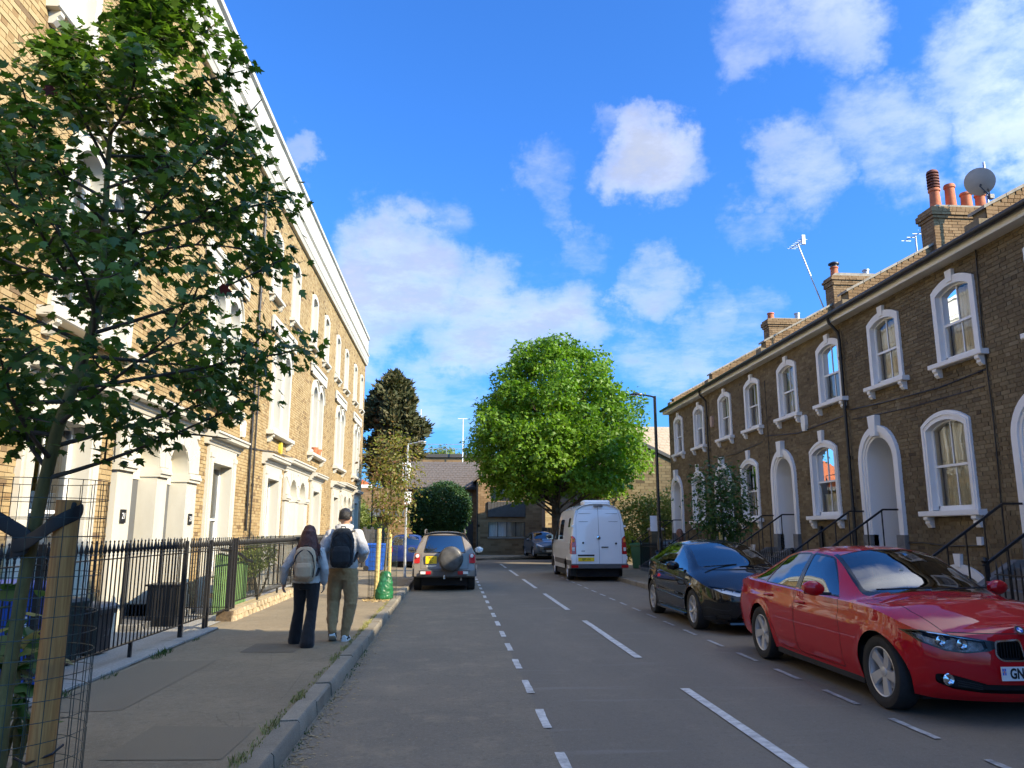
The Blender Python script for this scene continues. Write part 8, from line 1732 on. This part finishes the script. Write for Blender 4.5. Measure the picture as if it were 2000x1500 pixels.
# ---- brick gate pier and white garden wall past the right terrace
gp = thing('gate_pier', 'brick gate pier with a pale stone cap beside the green bin', 'pier', (7.9, 30.1, PZ)); brows = []; tt = []
MB().box(-.212, .212, -.212, .212, 0, 1.5).build('core', 'brown_mortar', gp)
for k in range(20):
    z = k * .075
    for s in range(4):
        for j in range(2):
            a0 = -.22 + j * .22 + .004; a1 = a0 + .21
            if s == 0: bx = (a0, a1, -.222, -.15, z + .005, z + .07)
            elif s == 1: bx = (a0, a1, .15, .222, z + .005, z + .07)
            elif s == 2: bx = (-.222, -.15, a0, a1, z + .005, z + .07)
            else: bx = (.15, .222, a0, a1, z + .005, z + .07)
            m = MB(); m.box(*bx); m.build('brick', 'brown_brick', gp)
m = MB(); m.prism([(-.27, -.27), (.27, -.27), (.27, .27), (-.27, .27)], 1.5, 1.57, 'z', [(-.05, -.05), (.05, -.05), (.05, .05), (-.05, .05)], 1.68); m.build('cap', 'garden_stone', gp)
ww = thing('garden_wall', 'white rendered garden wall at the end of the right terrace', 'wall', (8.2, 30.3, PZ)); MB().box(0, .75, 0, .2, 0, 1.08).build('wall_body', 'white_stucco', ww); MB().box(-.03, .78, -.03, .23, 1.08, 1.14).build('coping', 'garden_stone', ww)
# ------------------------------------------------------------------ the far end: brick house, roofs, gable house, flats
def brick_face(parent, x0, x1, z0, z1, y, openings, mats=('tan_brick', 'tan_mortar'), seed=5, course=.15, stretch=.45):
    """brick front facing the camera; at this distance two courses are drawn as one"""
    rng = np.random.default_rng(seed); B = []; T = []; k = 0; z = z0; strips = []
    while z < z1 - .02:
        ivs = [(x0, x1)]
        for (a, b, c, d) in openings:
            if c < z + course * .5 < d: ivs = [iv for p, q in ivs for iv in ((p, min(q, a)), (max(p, b), q)) if iv[1] - iv[0] > .02]
        for p, q in ivs:
            strips.append((p, q, z, min(z + course, z1))); x = p - (k % 2) * stretch * .5
            while x < q:
                a, b = max(x, p), min(x + stretch, q)
                if b - a > .03: B.append((a + .006, b - .006, y - rng.uniform(0, .006), y + .05, z + .006, min(z + course, z1) - .006)); T.append(rng.random())
                x += stretch
        z += course; k += 1
    mb = MB()
    for p, q, a, b in strips: mb.add([(p, y + .012, a), (q, y + .012, a), (q, y + .012, b), (p, y + .012, b)], [(0, 1, 2, 3)])
    w = mb.build('wall', mats[1], parent, fixn=False); r = MB(); r.boxes(np.array(B), np.array(T)); stuff(r.build('brickwork', mats[0], w, tint=True, fixn=False)); return w
def far_window(parent, x0, x1, z0, z1, y, cols, curtain='net_curtain', mat='dark_cladding'):
    m = MB(); f = .05
    m.box(x0, x1, y - .02, y + .08, z0, z0 + f); m.box(x0, x1, y - .02, y + .08, z1 - f, z1)
    for i in range(cols + 1): x = x0 + (x1 - x0 - f) * i / cols; m.box(x, x + f, y - .02, y + .08, z0 + f, z1 - f)
    w = m.build('window', mat, parent)
    for i in range(cols): a = x0 + (x1 - x0 - f) * i / cols + f; b = x0 + (x1 - x0 - f) * (i + 1) / cols; g = MB(); g.add([(a, y + .04, z0 + f), (b, y + .04, z0 + f), (b, y + .04, z1 - f), (a, y + .04, z1 - f)], [(0, 1, 2, 3)]); g.build('pane', 'window_glass', w)
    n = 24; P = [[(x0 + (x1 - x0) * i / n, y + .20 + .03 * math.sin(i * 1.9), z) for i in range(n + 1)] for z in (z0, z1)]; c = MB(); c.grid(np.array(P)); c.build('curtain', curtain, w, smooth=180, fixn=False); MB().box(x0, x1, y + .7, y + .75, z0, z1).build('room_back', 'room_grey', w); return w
FY = 50.0
BH = thing('brick_house', 'tan brick house end with a dark cladding panel between its windows, under the big tree', 'house', (0, FY, 0))
ops = [(2.25, 4.62, 1.2, 2.22), (2.38, 4.5, 3.45, 4.42)]
brick_face(BH, 1.5, 5.7, .05, 4.85, 0, ops)
far_window(BH, 2.25, 4.62, 1.2, 2.22, .06, 4); far_window(BH, 2.38, 4.5, 3.45, 4.42, .06, 4)
cl = thing('x', 'x', 'x') if False else None
pn = MB(); pn.box(2.2, 4.62, -.10, .02, 2.48, 3.45); cp = pn.build('cladding_panel', 'dark_cladding', BH)
for i in range(12): m = MB(); x = 2.22 + i * .2; m.box(x, x + .185, -.125, -.10, 2.50, 3.43); m.build('board', 'dark_cladding', cp)
m = MB(); m.box(1.52, 1.58, -.04, .0, .1, 4.7); m.build('drainpipe', 'black_paint', BH); m = MB(); m.box(2.2, 4.66, -.06, .1, 1.13, 1.2); m.build('sill', 'garden_stone', BH)
m = MB(); m.box(1.5, 1.7, .0, 9, 0.0, 4.8); m.box(5.5, 5.7, .05, 9, 0, 4.8); m.box(1.5, 5.7, 8.8, 9, 0, 4.8); m.build('side_walls', 'tan_mortar', BH)
def tiled_slope(parent, x0, x1, z0, z1, y0, y1, mat='roof_tile', rows=9, cols=16, name='roof', over=.0):
    """roof slope facing the camera, tile by tile"""
    base = MB(); base.add([(x0, y0, z0 - .05), (x1, y0, z0 - .05), (x1, y1, z1 - .05), (x0, y1, z1 - .05)], [(0, 1, 2, 3)]); rf = base.build(name, mat, parent)
    rr = random.Random(rows * 31 + cols); tile = {}
    for r in range(rows):
        a, b = r / rows, (r + 1) / rows + .015
        for c in range(cols):
            xa = x0 + (x1 - x0) * (c + (r % 2) * .5 - .25) / cols; xb = xa + (x1 - x0) / cols - .012; xa, xb = max(xa, x0), min(xb, x1)
            if xb - xa < .03: continue
            lift = .03 + rr.uniform(-.008, .012); m = MB(); m.add([(xa, y0 + (y1 - y0) * a, z0 + (z1 - z0) * a + lift), (xb, y0 + (y1 - y0) * a, z0 + (z1 - z0) * a + lift), (xb, y0 + (y1 - y0) * b, z0 + (z1 - z0) * b + .006), (xa, y0 + (y1 - y0) * b, z0 + (z1 - z0) * b + .006), (xa, y0 + (y1 - y0) * a, z0 + (z1 - z0) * a - .02), (xb, y0 + (y1 - y0) * a, z0 + (z1 - z0) * a - .02)], [(0, 1, 2, 3), (4, 5, 1, 0)]); m.build('tile', mat, rf)
    return rf
m = MB(); m.prism([(1.25, 4.72), (3.6, 6.3), (5.95, 4.72), (5.95, 4.86), (3.6, 6.46), (1.25, 4.86)], -.2, 9.2, 'y'); m.build('roof', 'roof_tile', BH); m = MB(); m.prism([(1.5, 4.8), (5.7, 4.8), (3.6, 6.25)], .0, .1, 'y'); m.build('gable', 'tan_mortar', BH)
TH = thing('tiled_house', 'low brick house with a brown tiled roof behind the clipped bush', 'house', (0, FY + 1.5, 0))
brick_face(TH, -6.5, 1.5, .05, 4.4, 0, [(.55, 1.25, 3.1, 4.15), (-.3, 1.3, .1, 2.2)], seed=9); far_window(TH, .55, 1.25, 3.1, 4.15, .06, 2)
tiled_slope(TH, -3.05, 1.75, 4.42, 6.35, -.4, 2.9, rows=11, cols=20); m = MB(); m.box(-3.1, 1.55, -.46, -.38, 4.28, 4.42); m.build('gutter', 'black_paint', TH); m = MB(); m.prism([(-.4, 4.35), (2.9, 6.3), (6.2, 4.35)], -3.0, 1.6, 'x'); m.build('roof_core', 'tan_mortar', TH)
m = MB(); m.box(-.3, 1.3, -.02, .3, .1, 2.2); m.build('garage_door', 'dark_cladding', TH)
for i in range(8): m = MB(); x = -.28 + i * .2; m.box(x, x + .17, -.05, -.02, .12, 2.18); m.build('garage_slat', 'dark_cladding', TH)
tiled_slope(TH, -6.6, -3.2, 2.55, 3.6, -.7, .9, 'slate', rows=6, cols=14, name='porch_roof')
dm = MB(); dm.box(-3.45, -2.95, .6, 3.2, 4.9, 6.1); dw = dm.build('dormer', 'white_paint', TH); far_window(TH, -3.42, -2.98, 5.1, 5.95, .52, 2, 'beige_curtain', 'white_paint')
# flat-roofed flats behind, with railing and aerial masts
FL = thing('block_of_flats', 'pale brick block with a flat roof and roof railing behind the tiled roof', 'building', (0, 70, 0)); brick_face(FL, -6, 9, 0.1, 8.15, 0, [], seed=12, course=.3, stretch=.9); MB().box(-6.2, 9.2, -.2, 8, 8.15, 8.45).build('roof_edge', 'dark_cladding', FL); MB().box(-6, 9, .1, 8, 0, 8.1).build('core', 'tan_mortar', FL)
for z in (8.95, 9.35): m = MB(); m.bar((-3.9, .1, z), (6.0, .1, z), .05); m.build('roof_rail', 'galvanised', FL)
for i in range(7): m = MB(); m.bar((-3.9 + i * 1.6, .1, 8.45), (-3.9 + i * 1.6, .1, 9.4), .05); m.build('roof_rail_post', 'galvanised', FL)
for x, zt, y, lb in ((-3.05, 12.4, 69.0, 'thin aerial mast over the tiled roof, left of the two'), (.75, 11.6, 69.0, 'thin aerial mast with a crossbar over the tiled roof, right of the two')):
    A = thing('aerial_mast', lb, 'aerial', (x, y, 8.0)); m = MB(); m.tube([(0, 0, -.6), (0, 0, zt - 8)], .05, 8); m.build('mast', 'sign_white', A, smooth=50)
    if x > 0: m = MB(); m.bar((-.45, 0, zt - 8.02), (.4, 0, zt - 8.02), .06); m.build('crossbar', 'sign_white', A)
# gable house past the right terrace
GH = thing('gable_house', 'brown brick house with a sloping verge and pale tiles beyond the right terrace', 'house', (0, 39, 0))
prof = [(6.6, 0), (17.5, 0), (17.5, 2.2), (9.4, 6.15), (6.6, 4.6)]
def gable_top(x): return 6.15 - (x - 9.4) * .49 if x > 9.4 else 6.15 - (9.4 - x) * .55
rng = np.random.default_rng(31); B = []; Tn_ = []; z = 0.1; k = 0
while z < 6.1:
    x = 6.6 - (k % 2) * .22
    while x < 15:
        a, b = max(x, 6.6), x + .44
        if gable_top((a + b) / 2) > z + .13: B.append((a + .006, b - .006, -rng.uniform(0, .006), .05, z + .006, z + .144)); Tn_.append(rng.random())
        x += .45
    z += .15; k += 1
m = MB(); m.prism(prof, .012, .3, 'y'); gw = m.build('gable_wall', 'brown_mortar', GH); r_ = MB(); r_.boxes(np.array(B), np.array(Tn_)); stuff(r_.build('brickwork', 'brown_brick', gw, tint=True, fixn=False)); m = MB(); m.prism(prof, .3, 9, 'y'); m.build('house_core', 'brown_mortar', GH)
m = MB(); m.prism([(9.35, 6.12), (17.6, 2.10), (17.6, 2.28), (9.35, 6.30)], -.12, .2, 'y'); m.build('verge_board', 'dark_cladding', GH)
tiled_slope(GH, 8.4, 15.5, 5.0, 7.7, 1.4, 6.0, 'tan_tile', rows=14, cols=22, name='rear_roof'); m = MB(); m.prism([(1.45, 4.9), (6.0, 7.6), (10.5, 4.9)], 8.5, 15.4, 'x'); m.build('rear_gable', 'brown_mortar', GH)
# sunlit yellow house glimpsed between tree and brick house, and one past the left terrace
YH = thing('yellow_house', 'sunlit pale yellow house glimpsed right of the brick house under the tree', 'house', (8.3, 60, 0)); brick_face(YH, -1.2, 3, .1, 6, 0, [(.2, .8, 2.6, 4.0)], ('yellow_brick', 'yellow_mortar'), 14, .15, .45); far_window(YH, .2, .8, 2.6, 4.0, .06, 1, 'net_curtain', 'white_paint'); MB().box(-1.2, 3, .1, 8, 0, 6).build('core', 'yellow_mortar', YH); m = MB(); m.prism([(-1.4, 6), (3.2, 6), (.9, 7.8)], -.1, 8, 'y'); m.build('roof', 'slate', YH)
OH = thing('orange_house', 'orange brick house with white trim just past the left terrace', 'house', (-9.2, 56, 0)); brick_face(OH, -4, 3.3, .1, 4.6, 0, [(1.9, 2.7, 1.2, 2.4)], ('yellow_brick', 'yellow_mortar'), 15, .15, .45); far_window(OH, 1.9, 2.7, 1.2, 2.4, .06, 1, 'beige_curtain', 'white_paint'); MB().box(-4, 3.3, .1, 7, 0, 4.6).build('core', 'yellow_mortar', OH); MB().box(-4.1, 3.4, -.1, .1, 4.6, 4.85).build('cornice', 'white_stucco', OH); m = MB(); m.prism([(-4.1, 4.85), (3.4, 4.85), (-.4, 6.8)], 0, 7, 'y'); m.build('roof', 'terracotta', OH)
# dark panel fence by the far lamp
DF = thing('panel_fence', 'dark timber panel fence between the blue bin and the far lamp', 'fence', (-3.7, 33.2, PZ))
for i in range(34): m = MB(); y = i * .27; m.box(-.02, .02, y, y + .25, 0, 1.55); m.build('board', 'dark_cladding', DF)
for i in range(4): m = MB(); y = i * 3.0; m.bbox(-.06, .06, y - .06, y + .06, 0, 1.65, .01); m.build('post', 'dark_cladding', DF)
YF = thing('panel_fence', 'grey timber fence beside the steel blue hatchback', 'fence', (5.75, 50.6, PZ))
for i in range(16): m = MB(); x = i * .2; m.box(x, x + .19, -.02, .02, 0, 1.7); m.build('board', 'dark_cladding', YF)
